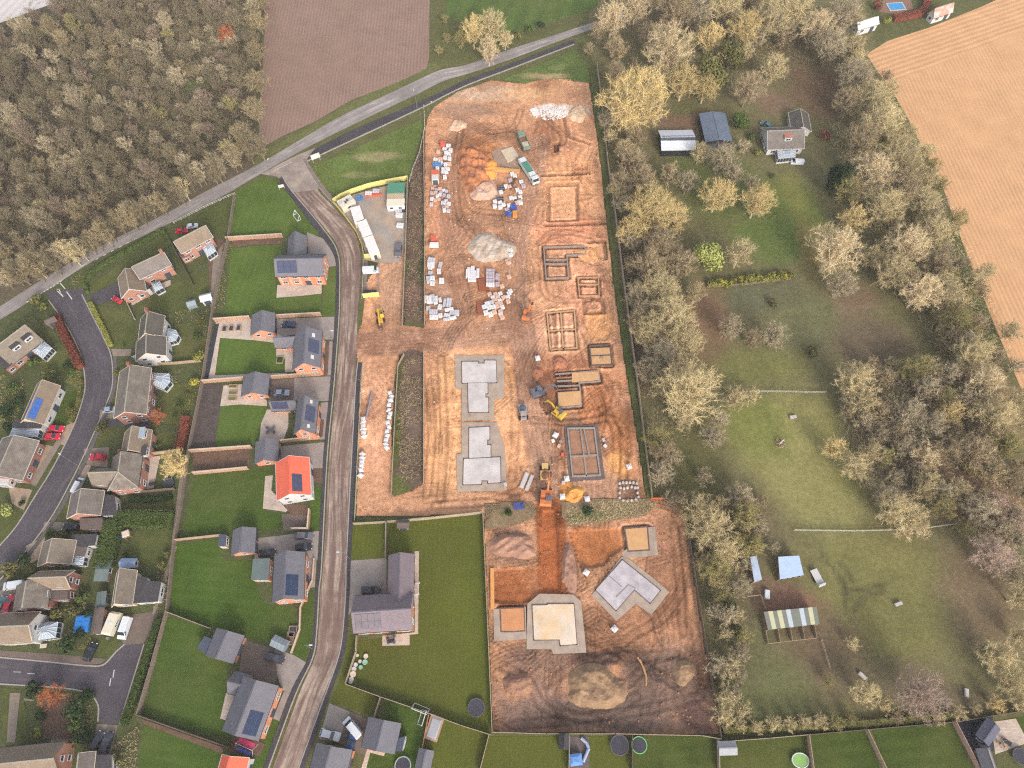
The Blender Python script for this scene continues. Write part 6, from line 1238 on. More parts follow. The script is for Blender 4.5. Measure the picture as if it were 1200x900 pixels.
foundation('pale inverted T concrete slab south of the first one', [[(550, 502.5), (573.7, 501), (573.7, 516), (571, 516), (571, 522.5), (575, 522.5), (575, 536.5), (550, 537.5)], [(543.7, 538.7), (586, 536.7), (586.7, 566), (572, 566.7), (572, 563.7), (564.5, 563.7), (564, 568), (543, 568.5)]])
foundation('square cream slab with notched corner in the lower yard', [[(624, 710), (641, 709.6), (642, 708.6), (672, 708.4), (675.6, 755), (656.6, 756.4), (655.6, 749.6), (626, 750)]], sm=CONCY)
foundation('small orange filled slab beside the square cream slab', fills=[[(587, 714), (613.5, 713), (614.5, 738.5), (602, 739.5), (588, 739.4)]], walls=[[(586, 713), (614, 712), (615, 739.5), (602, 740.5), (587, 740.4), (586, 713)], [(600, 713), (601, 740)]], h=.4, hw=.36, sm=ORF, wm=BLKD, wt=.25)
foundation('diagonal L shaped lilac concrete slab in the lower yard', [[(698, 691.6), (729, 657), (773, 692.4), (761.4, 707), (743, 691), (721.6, 715.6)]], [[(714, 676), (728, 688)], [(722, 700), (736, 686), (744, 690)]], sm=CONCP, hw=.62, wt=.16)
foundation('small cream filled footing at the top of the lower yard', fills=[[(732.5, 620.5), (757.5, 618.5), (759.5, 644), (736.5, 645.5)]], walls=[[(731.5, 619.5), (758.5, 617.5), (760.5, 645), (736, 646.5), (731.5, 619.5)], [(734, 633), (759, 631)]], hw=.4, wm=BLKD, wt=.3)
foundation('small sand filled footing beside the site fence', fills=[[(692, 409), (714, 408), (716, 427), (693, 428)]], walls=[[(691, 406), (714.5, 404.5), (717, 428), (693, 429), (691, 406)], [(692, 418), (715, 417)]], wm=BLKD)
foundation('grey footing of an L shaped plot in the upper excavated ground', walls=[[(637, 290.5), (681, 289), (685, 290), (686, 299), (664, 300), (666, 326), (640, 327), (637, 290.5)], [(640, 305), (664, 305)], [(640, 310), (664, 310)]])
foundation('sandy rectangular footing south of the grey L shaped one', walls=[[(677, 326), (701, 325.5), (702, 347), (679, 347.5), (677, 326)], [(679, 334), (701, 334)]], wm=BLKS, hw=.45)
foundation('pale dusty footing grid beside the white tank', walls=[[(641, 367), (673, 364), (676, 408), (645, 410), (641, 367)], [(657, 366), (660, 409)], [(643, 388), (674, 386)]], wm=BLKS, hw=.16, wt=.45)
foundation('half built footing between two excavators', fills=[[(670, 438), (701, 436), (702, 446), (678, 448), (670, 448)], [(654, 461), (680, 459), (680.5, 475), (655, 477)]], walls=[[(651, 439), (701, 435), (703, 447), (678, 449)], [(653, 447), (678, 446), (680, 458)], [(653, 453), (678, 452)], [(654, 461), (680, 459), (681, 476), (655, 478), (654, 461)]], wm=BLK, hw=.4)
t = foundation('large grey four room footing with dark stone surround', walls=[[(665, 503), (696, 502.5), (703, 557.5), (671, 559), (665, 503)], [(680, 503), (687, 558)], [(669, 536), (700, 534)], [(684, 503), (690, 534)]], hw=.7, wt=.4)
patch('stone_surround', [(661, 499), (700, 498), (709, 562), (667, 565)], DKST, .32); patch('site_fill', [(667, 505), (695, 505), (701, 556), (672, 557)], mat('brown_fill', (176, 130, 102), var=.2), .36)
for k, (x, y) in enumerate([(726, 567), (730, 566), (734, 566), (738, 566), (742, 566), (746, 567), (727, 572), (731, 573), (735, 572), (740, 571), (744, 572), (747, 572), (726, 578), (747, 578), (726, 584), (730, 587), (735, 588), (740, 587), (745, 586), (748, 583)]):
    o = MB().lathe((0, 0, 0), [(.34, 0), (.34, .5), (.27, .55)], 10).build('pile_cap', CONC, None, P(x, y, .1)); tag(o, 'short white concrete pile stub beside the site fence corner', 'pile', 'pile stubs of the next footing')
# heaps
def heap(label, px, py, rx, ry, h, m, seed=0, ribs=0, flat=0.0, name='soil_heap', cat='heap', rot=0.0, rough=.22):
    s = pxm(py); RX, RY = rx/s, ry/s*1.15; cx, cy, _ = P(px, py); nr, na = 40, 112; rr = np.linspace(0, 1, nr)[:, None]; aa = np.linspace(0, 2*pi, na, endpoint=False)[None, :]
    edge = 1+.12*np.sin(aa*2+seed)+.08*np.sin(aa*3+seed*2.3)+.35*fbm(np.cos(aa)*2+seed, np.sin(aa)*2, 1.0, seed+3, 4)
    x = rr*edge*RX*np.cos(aa); y = rr*edge*RY*np.sin(aa); x, y = x*cos(rot)-y*sin(rot), x*sin(rot)+y*cos(rot)
    z = .55*h*np.clip((1-rr**2)**1.25/(1-flat), 0, 1)*(1+0*aa)
    z = z*(1+rough*2.2*fbm(x+cx, y+cy, 3.2, seed, 4))+.55*fbm(x+cx, y+cy, 2.6, seed+5, 4)*np.clip((1-rr)*4, 0, 1)+(.3+rough*h*.5)*fbm(x+cx, y+cy, 1.3, seed+9, 5)*(rr < .95)+.09*np.sin(3.2*(x*cos(seed)+y*sin(seed))+4*fbm(x, y, 5, seed, 2))*np.clip(1-rr**3, 0, 1)
    if ribs: z = z+.11*h*np.sin(ribs*(x*.35+y)+2*fbm(x, y, 4, seed, 2))*np.clip(1-rr**4, 0, 1)
    z = np.where(rr >= .999, -.1, np.maximum(z+.02, -.05))
    vs = [(float(a), float(b), float(c)) for a, b, c in zip(x.ravel(), y.ravel(), z.ravel())]
    fs = [(i*na+j, (i+1)*na+j, (i+1)*na+(j+1) % na, i*na+(j+1) % na) for i in range(nr-1) for j in range(na)]
    mb = MB(); mb.v = vs; mb.f = fs; mb.m = [0]*len(fs); o = mb.build(name, m, None, (cx, cy, .1), smooth=True); return tag(o, label, cat)
def earth(n, a, b, f=3): a, b = (tuple(min(250, v*(.93 if 'spoil2' in n or 'tan_soil' in n else 1.13)) for v in c) for c in (a, b)); return mat(n, a, var=.16, rgb2=b, scale=.5, fine=f, bmp=.7)
heap('large ribbed orange clay heap with dark steps in the upper site', 556, 196, 20, 34, 3.8, earth('clay', (196, 126, 82), (128, 86, 66), 2), 3, 1.5, .3); heap('bright orange sand heap against the clay heap', 573, 199, 12, 13, 2.6, earth('sand', (232, 154, 78), (222, 140, 76)), 5, 0, .3, 'sand_heap')
heap('grey pink rubble heap just below the orange sand heap', 568, 224, 15, 15, 2.6, earth('rubble', (182, 150, 136), (200, 160, 128), 5), 7, .9, .3, 'rubble_heap'); heap('broad pale gravel heap in the middle of the upper site', 575, 291, 26, 20, 1.9, earth('gravel', (186, 170, 156), (168, 146, 124), 5), 9, .7, .5, 'gravel_heap')
R_ = random.Random(4); b = MB()
for _ in range(230):
    a, q = R_.uniform(0, 6.28), R_.random()**.7; s_ = R_.uniform(.25, .8); b.box((6*q*cos(a), 3.2*q*sin(a), .15+.5*(1-q)), (s_, s_*R_.uniform(.5, 1), s_*.35), R_.uniform(0, 3), top=.8)
b.box((-5.4, .6, .2), (2.6, 3.6, .3), .4); tag(b.build('rubble_heap', mat('white_rubble', (240, 230, 224), var=.14, fine=1.6), None, P(645, 133, .1)), 'white broken concrete heap near the top of the site', 'heap')
heap('tan stone heap beside the white broken concrete', 677, 134, 10, 13, 1.8, earth('tan_stone', (208, 178, 148), (196, 164, 136)), 13, 0, .5, 'gravel_heap')
heap('small brown heap by the dark hole right of the green truck', 661, 174, 6, 5, 1.2, earth('clay2', (190, 140, 108), (160, 110, 86)), 15); heap('dark brown heap north of the half built footing', 656, 425, 11, 8, 1.8, earth('brown_clay', (172, 116, 86), (150, 98, 74)), 17, 0, .2)
heap('orange sand heap between two white bags', 673, 580, 12, 9, 1.6, earth('sand2', (228, 160, 82), (214, 142, 74)), 19, 0, .4, 'sand_heap'); heap('grey brown spoil heap at the top left of the lower yard', 601, 640, 26, 15, 2.2, earth('spoil', (164, 124, 102), (140, 106, 90)), 21, .6, .4)
heap('large tan ridged soil mound in the lower yard', 698, 806, 38, 20, 2.6, earth('tan_soil', (186, 150, 114), (160, 126, 98)), 23, .0, .45, rot=.08); heap('round tan heap in the lower right of the yard', 802, 787, 13, 13, 1.8, earth('tan_soil', (186, 150, 114), (160, 126, 98)), 25, 1.2, .3); heap('purple brown heap in the lower left of the yard', 608, 803, 16, 13, 2.2, earth('spoil2', (168, 124, 102), (186, 140, 108)), 27, .8, .3)
heap('narrow brown spoil ridge beside the orange channel', 667, 667, 10, 24, 1.6, earth('spoil', (164, 124, 102), (140, 106, 90)), 29, 0, .4); heap('pale ringed soil heap at the top left of the site', 536, 147, 12, 8, 1.6, earth('pale_soil2', (200, 166, 140), (176, 140, 116)), 31, 1.4, .3)
heap('clay mound at the head of the digger pit', 630, 437, 6, 9, 1.4, earth('brown_clay', (172, 116, 86), (150, 98, 74)), 33); heap('low tan bank beside the upper fence plots', 690, 300, 12, 10, .6, earth('tan_clay', (220, 162, 112), (206, 146, 104)), 35, 0, .5)
tag(MB().prism([Vector(P(*q)[:2]) for q in [(587, 177.5), (600.6, 173), (608, 184.4), (595, 192)]], 0, .5).build('concrete_pad', mat('cream_concrete', (218, 196, 168), var=.08)), 'cream square concrete pad beside the green and white lorry', 'concrete pad')
patch('hardstanding', [(576, 178), (588, 174), (600, 172), (614, 186), (622, 200), (606, 200), (580, 192)], mat('stone_hardstanding', (172, 142, 122), var=.15), .3)
tag(MB().box((0, 0, .5), (9, 1.2, 1.0), -.12).build('block_bay', mat('sand_coloured_block', (224, 168, 104), var=.1), None, P(593, 201, .1)), 'long sand coloured concrete block below the cream pad', 'block')
# ---- stacked materials
WRAP = mat('white_wrap', (238, 232, 230), var=.05, rough=.5); WRAPG = mat('grey_wrap', (202, 200, 206), var=.06); WRAPL = mat('lilac_block', (196, 178, 186), var=.1); WRAPP = mat('peach_block', (230, 186, 160), var=.1); WRAPB = mat('blue_wrap', (74, 132, 190), var=.1); DBLUE = mat('deep_blue_sheet', (58, 90, 180), var=.1); PALW = mat('pallet_wood', (176, 140, 108), var=.15); DSTK = mat('dark_pipe', (82, 74, 80), var=.15); RUST = mat('rusty_mesh', (158, 92, 66), var=.12); ORSHEET = mat('orange_sheet', (232, 150, 70), var=.1); REDSH = mat('red_sheet', (226, 108, 84), var=.08)
def pack_mesh(sx, sy, sz, seed):
    b = MB(); R = random.Random(seed); k = max(2, int(sx/.6))
    for x in (-sx*.4, 0, sx*.4): b.box((x, 0, .06), (.1, sy, .12), m=1)
    b.box((0, 0, .15), (sx, sy, .04), m=1)
    for i in range(k): b.box((-sx/2+sx*(i+.5)/k, R.uniform(-.03, .03), .17+sz/2), (sx/k-.03, sy-.05, sz+R.uniform(-.06, .06)), top=.96)
    for y in (-sy*.25, sy*.25): b.box((0, y, .175+sz), (sx*.99, .05, .03), m=2)
    return b
PACKS = {}
def pack(px, py, sx, sy, sz, m, label, group, rz=None, name='wrapped_pallet', cat='pallet'):
    k = (sx, sy, sz, m.name)
    if k not in PACKS:
        b = pack_mesh(sx, sy, sz, len(PACKS)); me = bpy.data.meshes.new(name); me.from_pydata(b.v, [], b.f)
        for mm in (m, PALW, WRAPG if m is not WRAPG else WRAP): me.materials.append(mm)
        me.polygons.foreach_set('material_index', b.m); me.update(); PACKS[k] = me
    x, y, _ = P(px, py, .8); return tag(link(name, PACKS[k], None, (x, y, .12), random.uniform(-.25, .25) if rz is None else rz), label, cat, group)
q8 = lambda ox, oy, l: [(ox+x/8, oy+y/8) for x, y in l]
for x, y in q8(490, 150, [(240, 145), (285, 170), (250, 195), (305, 210), (190, 225), (265, 235), (165, 295), (210, 290), (255, 280), (295, 290), (180, 375), (210, 320), (255, 345), (235, 385), (265, 410), (250, 460), (285, 240), (275, 380), (240, 410), (290, 335)]): pack(x, y, random.choice([1.2, 1.5]), 1.1, random.choice([.8, 1.1]), random.choices([WRAP, WRAPG, WRAPP], [6, 1, 2])[0], 'small white or peach wrapped pallet in the upper stores row', 'pallets of the upper stores row')
for x, y in q8(490, 150, [(157, 348), (197, 348)]): pack(x, y, 1.5, 1.4, 1.2, WRAPB, 'bright blue wrapped pallet among the white upper stores', 'two blue pallets')
for x, y in q8(490, 150, [(135, 560), (170, 575), (205, 570), (240, 580), (265, 590), (130, 610), (165, 610), (205, 620), (245, 630), (285, 640), (130, 665), (160, 670), (195, 665), (230, 700), (262, 680), (290, 710), (125, 715), (240, 740), (270, 740), (245, 770), (285, 775), (215, 600), (180, 640), (255, 710)]): pack(x, y, 1.1, 1.0, random.choice([.6, .9]), random.choices([WRAP, WRAPG, WRAPL, WRAPP], [4, 2, 2, 2])[0], 'small pale block pallet in the crowded stack below the red topped container', 'crowded block pallets')
C_ = [(205, 125, 2.2, 2.0), (200, 165, 2.2, 1.6), (195, 192, 1.2, 1.0), (288, 160, 1.0, 2.0), (275, 220, 1.2, 1.6), (195, 238, 1.4, 1.2), (178, 300, 1.4, 2.4), (215, 290, 1.4, 1.4), (215, 335, 1.4, 1.4), (300, 312, 1.5, 1.5), (155, 480, 1.0, 2.4), (180, 490, 1.4, 2.4), (215, 480, 1.4, 3), (245, 490, 1.2, 2.8), (285, 490, .9, 1.4), (370, 520, 1.4, 3.2), (330, 520, .8, 2.6), (175, 567, 1.3, 1.3), (285, 555, 1.2, 1.6), (225, 605, 2.4, 1.4), (208, 650, 1.3, 1.4), (248, 650, 1.3, 1.4), (290, 635, 1.2, 1.2), (370, 583, 2.6, .8), (420, 610, 2.8, 1.8), (350, 638, 1.8, 1.4), (345, 675, 1.8, .6), (405, 660, 2.0, .7)]
for x, y, a, b in C_: pack(480+x/8, 290+y/8, a, b, random.choice([.7, 1.0]), random.choice([WRAP, WRAP, WRAPG]), 'white wrapped pack in the stores beside the pale fence', 'packs beside the pale fence')
for x, y, a, b in [(543, 245, 1.0, 3), (556, 215, 1.0, 2), (572, 245, 1.1, 3.4), (592, 210, 1.1, 2.6), (605, 260, 1.1, 3.2), (640, 240, .9, 3), (566, 295, 1.2, 1.6), (604, 295, 1.2, 1.6)]: pack(480+x/8, 290+y/8, a, b, .9, WRAP, 'long white board pack below the pale gravel heap', 'white board packs below the gravel heap', 0)
for y in (222, 252, 283, 315, 350):
    for x in (738, 776): pack(480+x/8, 290+y/8, 1.35, 1.1, 1.1, WRAPL if y < 330 else WRAP, 'lilac block pallet in the neat double row', 'neat double row of lilac pallets', 0)
for x, y in [(824, 265), (824, 290), (824, 345)]: pack(480+x/8, 290+y/8, 1.2, 1.1, 1, WRAPL, 'lilac block pallet beside the neat double row', 'three odd lilac pallets')
for x, y, w_, l_, lab in [(690, 355, 3.0, 4.4, 'rust brown reinforcement mesh stack beside the lilac pallets'), (665, 565, 2.2, 4.6, 'rust brown mesh stack beside the scattered peach pallets')]:
    b = MB()
    for i in range(4): b.box((0, 0, .1+i*.12), (w_-.06*i, l_-.06*i, .07))
    tag(b.build('mesh_stack', RUST, None, P(480+x/8, 290+y/8, .2), .12), lab, 'steel mesh')
for x, y in [(700, 560), (728, 530), (768, 520), (745, 565), (785, 560), (715, 612), (757, 627)]: pack(480+x/8, 290+y/8, 1.4, 1.3, 1, WRAP if x != 768 else WRAPG, 'white pallet at the west end of the scattered pallets', 'white scattered pallets', .3)
for x, y in [(795, 605), (780, 470), (798, 495), (820, 528), (822, 557), (805, 440), (826, 466), (845, 500), (855, 530), (868, 560), (850, 600), (853, 628), (866, 655), (850, 435), (880, 470), (930, 430), (942, 408), (920, 465), (922, 505), (930, 275), (865, 365), (750, 440), (945, 25), (945, 70), (915, 130), (930, 140)]: pack(480+x/8, 290+y/8, 1.25, 1.1, .9, random.choice([WRAPP, WRAPP, WRAP]), 'peach block pallet scattered by the haul road', 'peach scattered pallets', .4)
for x, y in [(880, 430), (905, 447), (862, 490), (965, 505), (985, 545), (822, 545), (855, 550), (930, 580), (955, 600), (955, 650), (948, 690), (720, 690), (768, 700), (800, 720), (718, 732), (768, 742), (830, 768), (850, 725), (870, 655), (905, 660), (775, 600), (925, 700), (960, 700)]: pack(490+x/8, 150+y/8, 1.3, 1.1, .9, random.choices([WRAP, WRAPP, WRAPL], [4, 2, 1])[0], 'white or peach pallet in the ring beside the green and white lorry', 'ring of pallets by the lorry', .3)
pack(490+895/8, 150+740/8, 2.0, 1.5, 1.1, DBLUE, 'deep blue sheeted pack south of the ring of pallets', None, .2); pack(490+850/8, 150+800/8, 1.7, 1.5, .9, DBLUE, 'round edged blue pack left of the orange sheeted pack', None, .5); pack(490+908/8, 150+805/8, 1.5, 2.4, .8, ORSHEET, 'orange sheeted pack beside the haul road', None, 0)
for x, y, lab in [(780, 565, 'dark pipe bundle inside the ring of pallets'), (770, 660, 'dark crate stack at the low side of the pallet ring'), (935, 680, 'dark pipe crate beside the white end pallets')]: pack(490+x/8, 150+y/8, 2.2, 1.6, .8, DSTK, lab, None, .1)
b = MB()
for i in range(3): b.tube((-.3+.3*i, -2.6, .35), (-.3+.3*i, 2.6, .35), .15, n=8)
tag(b.build('pipe_bundle', mat('brown_pipe', (110, 84, 74)), None, P(601, 216, .3), -.35), 'long brown pipe bundle crossing the pallet ring', 'pipes')
# bulk bags along the street plot
bag = MB(); bag.lathe((0, 0, 0), [(.62, 0), (.74, .2), (.75, .62), (.66, .86), (.2, .94)], 4); bag.lathe((0, 0, 0), [(.22, .93), (.12, 1.05), (.2, 1.14)], 7)
for a in (0, pi/2, pi, 3*pi/2): bag.tube((.42*cos(a), .42*sin(a), .85), (.2*cos(a), .2*sin(a), 1.3), .04, n=4)
bme = bpy.data.meshes.new('bulk_bag'); bme.from_pydata(bag.v, [], bag.f); bme.materials.append(WRAP)
for x, y in [(425.8, 491.5), (425.8, 495.5), (425.8, 499.5), (426, 503.5), (426.4, 507.5), (427, 511.6), (424.8, 532.5), (424.6, 537), (424.3, 541.5), (423.8, 546), (423.3, 551), (422.6, 557.5)]: o = tag(link('bulk_bag', bme, None, P(x, y, .5)[:2]+(.12,), random.uniform(0, 6)), 'white bulk bag in the column beside the street kerb', 'bulk bag', 'bags beside the street kerb'); o.scale = (1.15,)*3
for x, y in [(457.2, 461), (459, 465), (457, 470), (456, 475), (458.5, 469), (456, 481), (457.5, 485), (456.2, 489), (454.6, 495.6), (456, 500.5), (453.6, 506), (454, 511), (452.5, 516), (452.2, 521), (453.4, 525)]: o = tag(link('bulk_bag', bme, None, P(x, y, .5)[:2]+(.12,), random.uniform(0, 6)), 'white bulk bag in the column beside the lower scrub strip', 'bulk bag', 'bags beside the scrub strip'); o.scale = (1.1,)*3
for x, y, lab in [(737, 547, 'single white bulk bag near the pile stubs'), (659, 582, 'white bulk bag left of the orange sand heap'), (688, 585, 'white bulk bag right of the orange sand heap'), (651, 510, 'white bulk bag by the top of the four room footing'), (720, 737, 'white bag alone south of the lilac slab'), (687, 671, 'white bag by the spoil ridge'), (664, 561, 'pale bag below the four room footing'), (430, 516, 'x'), (630, 420, 'white tank bag beside the haul road and brown heap')]:
    if lab != 'x': o = tag(link('bulk_bag', bme, None, P(x, y, .5)[:2]+(.15,), random.uniform(0, 6)), lab, 'bulk bag'); o.scale = (1.3, 1.3, 1.1)
for i, (x, y) in enumerate([(648, 517), (657, 518), (655, 523), (659, 533), (707, 516), (709, 523), (705, 420), (660, 566), (592, 568)]): tag(MB().box((0, 0, .3), (.9, .8, .6), .3, top=.9).build('block_stack', [WRAP, BLK, WRAPP, REDSH, CONC, WRAP, BLK, WRAPG, CONC][i], None, P(x, y, .2), i*.4), ['pale block stack west of the four room footing', 'grey block stack west of the four room footing', 'peach block stack west of the four room footing', 'red block stack west of the four room footing', 'upper white stack east of the four room footing', 'lower white stack east of the four room footing', 'grey stack at the sand filled footing', 'pale grey stack below the four room footing', 'white block south of the lower slab'][i], 'block stack')
for d, lab in ((0, 'left pale precast beam lying beside the haul road'), (1, 'right pale precast beam lying beside the haul road')): tag(MB().box((0, 0, .2), (1.1-.2*d, 4.4, .4), -.38).box((0, 0, .42), (.7-.2*d, 4.0, .06), -.38).build('precast_beam', CONC, None, P(614.5+d*6, 563+d*3, .2)), lab, 'concrete beam')
b = MB().box((0, 0, .6), (2.6, 1.5, 1.0)).box((0, 0, 1.15), (2.7, 1.6, .12)).box((.9, 0, 1.3), (.7, .7, .24)); tag(b.build('blue_tank', mat('dull_blue', (74, 84, 140), var=.15), None, P(608, 594, .6), .1), 'blue fuel tank standing in front of the bramble strip', 'tank')
tag(MB().box((0, 0, .4), (.5, 7.5, .5)).tube((0, -3.6, .7), (0, 3.6, .7), .2).build('pipe_bundle', mat('grey_pipe', (150, 148, 158)), None, P(433, 475, .3), -.1), 'single long grey pipe bundle on the street plot', 'pipes')
for i, ln in enumerate([[(747, 770), (752, 778), (756, 786)], [(750, 773), (757, 790), (757, 804)], [(753, 780), (758, 796)]]): b = MB(); [b.tube(P(*a, .25), P(*c, .25), .22, .18, 6) for a, c in zip(ln[:-1], ln[1:])]; tag(b.build('timber_log', mat('peeled_timber', (200, 152, 106), var=.12)), ['short pale timber in the lower yard heap', 'longest pale timber in the lower yard heap', 'thin pale timber beside the longest one'][i], 'timber')
tag(MB().box((0, 0, .35), (.9, 9.5, .5), .02).build('timber_stack', mat('orange_timber', (232, 166, 100), var=.1), None, P(577, 690, .2)), 'long orange timber stack by the olive lawn fence', 'timber')
for x, y, lab in [(506, 209, 'red and white storage container among the upper stores'),]:
    t = thing('store_container', lab, 'container', P(510.5, 211, 0), .08); MB().box((0, 0, 1.2), (2.2, 4.2, 2.3)).build('body', W_white, t); MB().box((0, 1.1, 2.42), (2.24, 2.0, .1)).build('roof', REDSH, t); door_part(t, (0, -2.11, .1), pi, 1.6, 2.0, GARD)
for x, y, lab in [(508, 281, 'orange red sheeted crate beside the pale fence'), (519, 170, 'small pink red sheet at the top of the upper stores')]: tag(MB().box((0, 0, .5), (1.8, 2.4, 1), top=.9).box((0, 0, 1.02), (1.2, 1.6, .08)).build('sheeted_crate', REDSH, None, P(x, y, .3), .1), lab, 'crate')
tag(MB().box((0, 0, .6), (2.8, 1.4, 1.1), top=.95).box((0, 0, 1.2), (2.4, 1.1, .1)).build('sheeted_crate', WRAP, None, P(509, 288.5, .3)), 'white sheeted crate just below the orange red one', 'crate')
# ---- cabins
CREAMM = mat('cream_steel', (232, 222, 200), var=.05); CABW = mat('white_steel', (240, 234, 228), var=.04); GREENM = mat('green_steel', (92, 150, 124), var=.1); TANM = mat('beige_steel', (206, 180, 150), var=.08)
def cabin(label, a, b, wid, h, roof, wall, name='site_cabin', cat='site cabin', ribs=False, clutter=False):
    A, B = Vector(P(*a, h)[:2]), Vector(P(*b, h)[:2]); m = (A+B)/2; d = B-A; ln = d.length
    t = thing(name, label, cat, (m.x, m.y, .24), atan2(d.y, d.x)); MB().box((0, 0, h/2), (ln, wid, h)).build('body', wall, t)
    r = MB().box((0, 0, h+.05), (ln+.1, wid+.1, .12)); k = int(ln/(.5 if ribs else 3))
    for i in range(1, k): r.box((-ln/2+ln*i/k, 0, h+.12), (.12, wid, .05))
    r.build('roof', roof, t)
    for s_ in (-1, 1):
        n = max(1, int(ln/2.6))
        for i in range(n): 
            if not ribs: add_window(t, (-ln/2+ln*(i+.5)/n, s_*(wid/2+.003), 1.5), 0 if s_ > 0 else pi, 1.2, .9)
    door_part(t, (ln/2+.003, 0, .05), -pi/2, .9, 2.0)
    if clutter:
        for i in range(6): MB().box((-ln/2+ln*(i+.5)/6, random.uniform(-.6, .6), h+.3), (.5, .8, .35)).build('roof_crate', random.choice([WRAPG, DSTK, CONC]), t)
    return t
cabin('northern cabin of the white row in the compound', (416, 243), (421.5, 260), 3.0, 2.7, CABW, CREAMM); cabin('middle cabin of the white row in the compound', (423.5, 259), (431, 276.5), 3.0, 2.7, CABW, CREAMM); cabin('southern cabin of the white row in the compound', (431.5, 278), (439.5, 298), 3.0, 2.7, CABW, CREAMM)
cabin('cream cabin with cluttered roof at the hoarding corner', (398, 240.5), (413.5, 232.5), 3.4, 2.6, CREAMM, CREAMM, clutter=True); cabin('green steel container at the top of the compound', (454.5, 221), (474, 220.5), 4.2, 2.6, GREENM, GREENM, 'shipping_container', 'container', True); cabin('beige container between green and cream containers', (454, 231), (473.5, 230.5), 2.2, 2.3, TANM, TANM, 'shipping_container', 'container', True); cabin('cream container with bright south side in the compound', (453.5, 238), (474, 237.5), 2.8, 2.5, CREAMM, CABW, 'shipping_container', 'container')
for x, y, m, lab in [(421, 232, WRAPB, 'pale blue crate stack by the hoarding'), (432, 227, WRAP, 'white crate stack left of the green container'), (441, 224, WRAPG, 'grey white crate stack nearest the green container'), (467, 247, WRAPG, 'grey pallet below the cream container'), (468, 252, WRAP, 'white sack pallet below the cream container'), (469, 264, WRAP, 'white generator on the compound edge'), (471, 245, DSTK, 'dark crate on the compound edge')]: pack(x, y, 2.2, 1.5, .9, m, lab, None)
tag(MB().box((0, 0, .4), (5.5, .5, .5), .15).box((0, .5, .3), (4, .4, .4), .15).build('barrier_stack', REDSH, None, P(438, 230, .3)), 'red barrier stack in front of the crate stacks', 'barrier')
patch('spoil_strip', [(437, 236), (448, 237), (447, 239), (436, 238)], REDSH, .25) if False else None
# ---- machines
YELM = mat('yellow_paint', (222, 178, 72), var=.14, rough=.5); ORM = mat('orange_paint', (212, 126, 74), var=.14, rough=.5); TRK = mat('track_steel', (82, 72, 70), var=.15); RUB = mat('tyre_rubber', (48, 46, 48), var=.1); GRNM = mat('lorry_green', (88, 146, 124), var=.08, rough=.5); LWH = mat('lorry_white', (226, 228, 226), var=.05, rough=.5); LOADM = mat('muck_load', (150, 104, 82), var=.2); GREYM = mat('grey_paint', (112, 112, 122), var=.08)
def wheel(par, p, r, w, rz=pi/2, name='wheel'):
    prof = [(r*.55, -w/2), (r*.92, -w/2), (r, -w*.3), (r, w*.3), (r*.92, w/2), (r*.55, w/2)]
    b = MB(); n = 16; vs = []
    for rr, z in prof:
        for i in range(n): vs.append((rr*cos(2*pi*i/n), z, rr*sin(2*pi*i/n)))
    fs = [(k*n+i, k*n+(i+1) % n, (k+1)*n+(i+1) % n, (k+1)*n+i) for k in range(len(prof)-1) for i in range(n)]
    b.add(vs, fs); o = b.build(name, RUB, par, p)
    h = MB(); h.add([(r*.56*cos(2*pi*i/n), s_*w*.42, r*.56*sin(2*pi*i/n)) for s_ in (-1, 1) for i in range(n)], [tuple(range(n-1, -1, -1)), tuple(range(n, 2*n))]+[(i, (i+1) % n, n+(i+1) % n, n+i) for i in range(n)]); h.build('rim', METAL, o); return o
def side(poly, y0, y1):
    """profile in x-z pushed from y0 to y1"""
    n = len(poly); return ([(x, y0, z) for x, z in poly]+[(x, y1, z) for x, z in poly], [tuple(range(n)), tuple(range(2*n-1, n-1, -1))]+[(i, i+n, (i+1) % n+n, (i+1) % n) for i in range(n)])
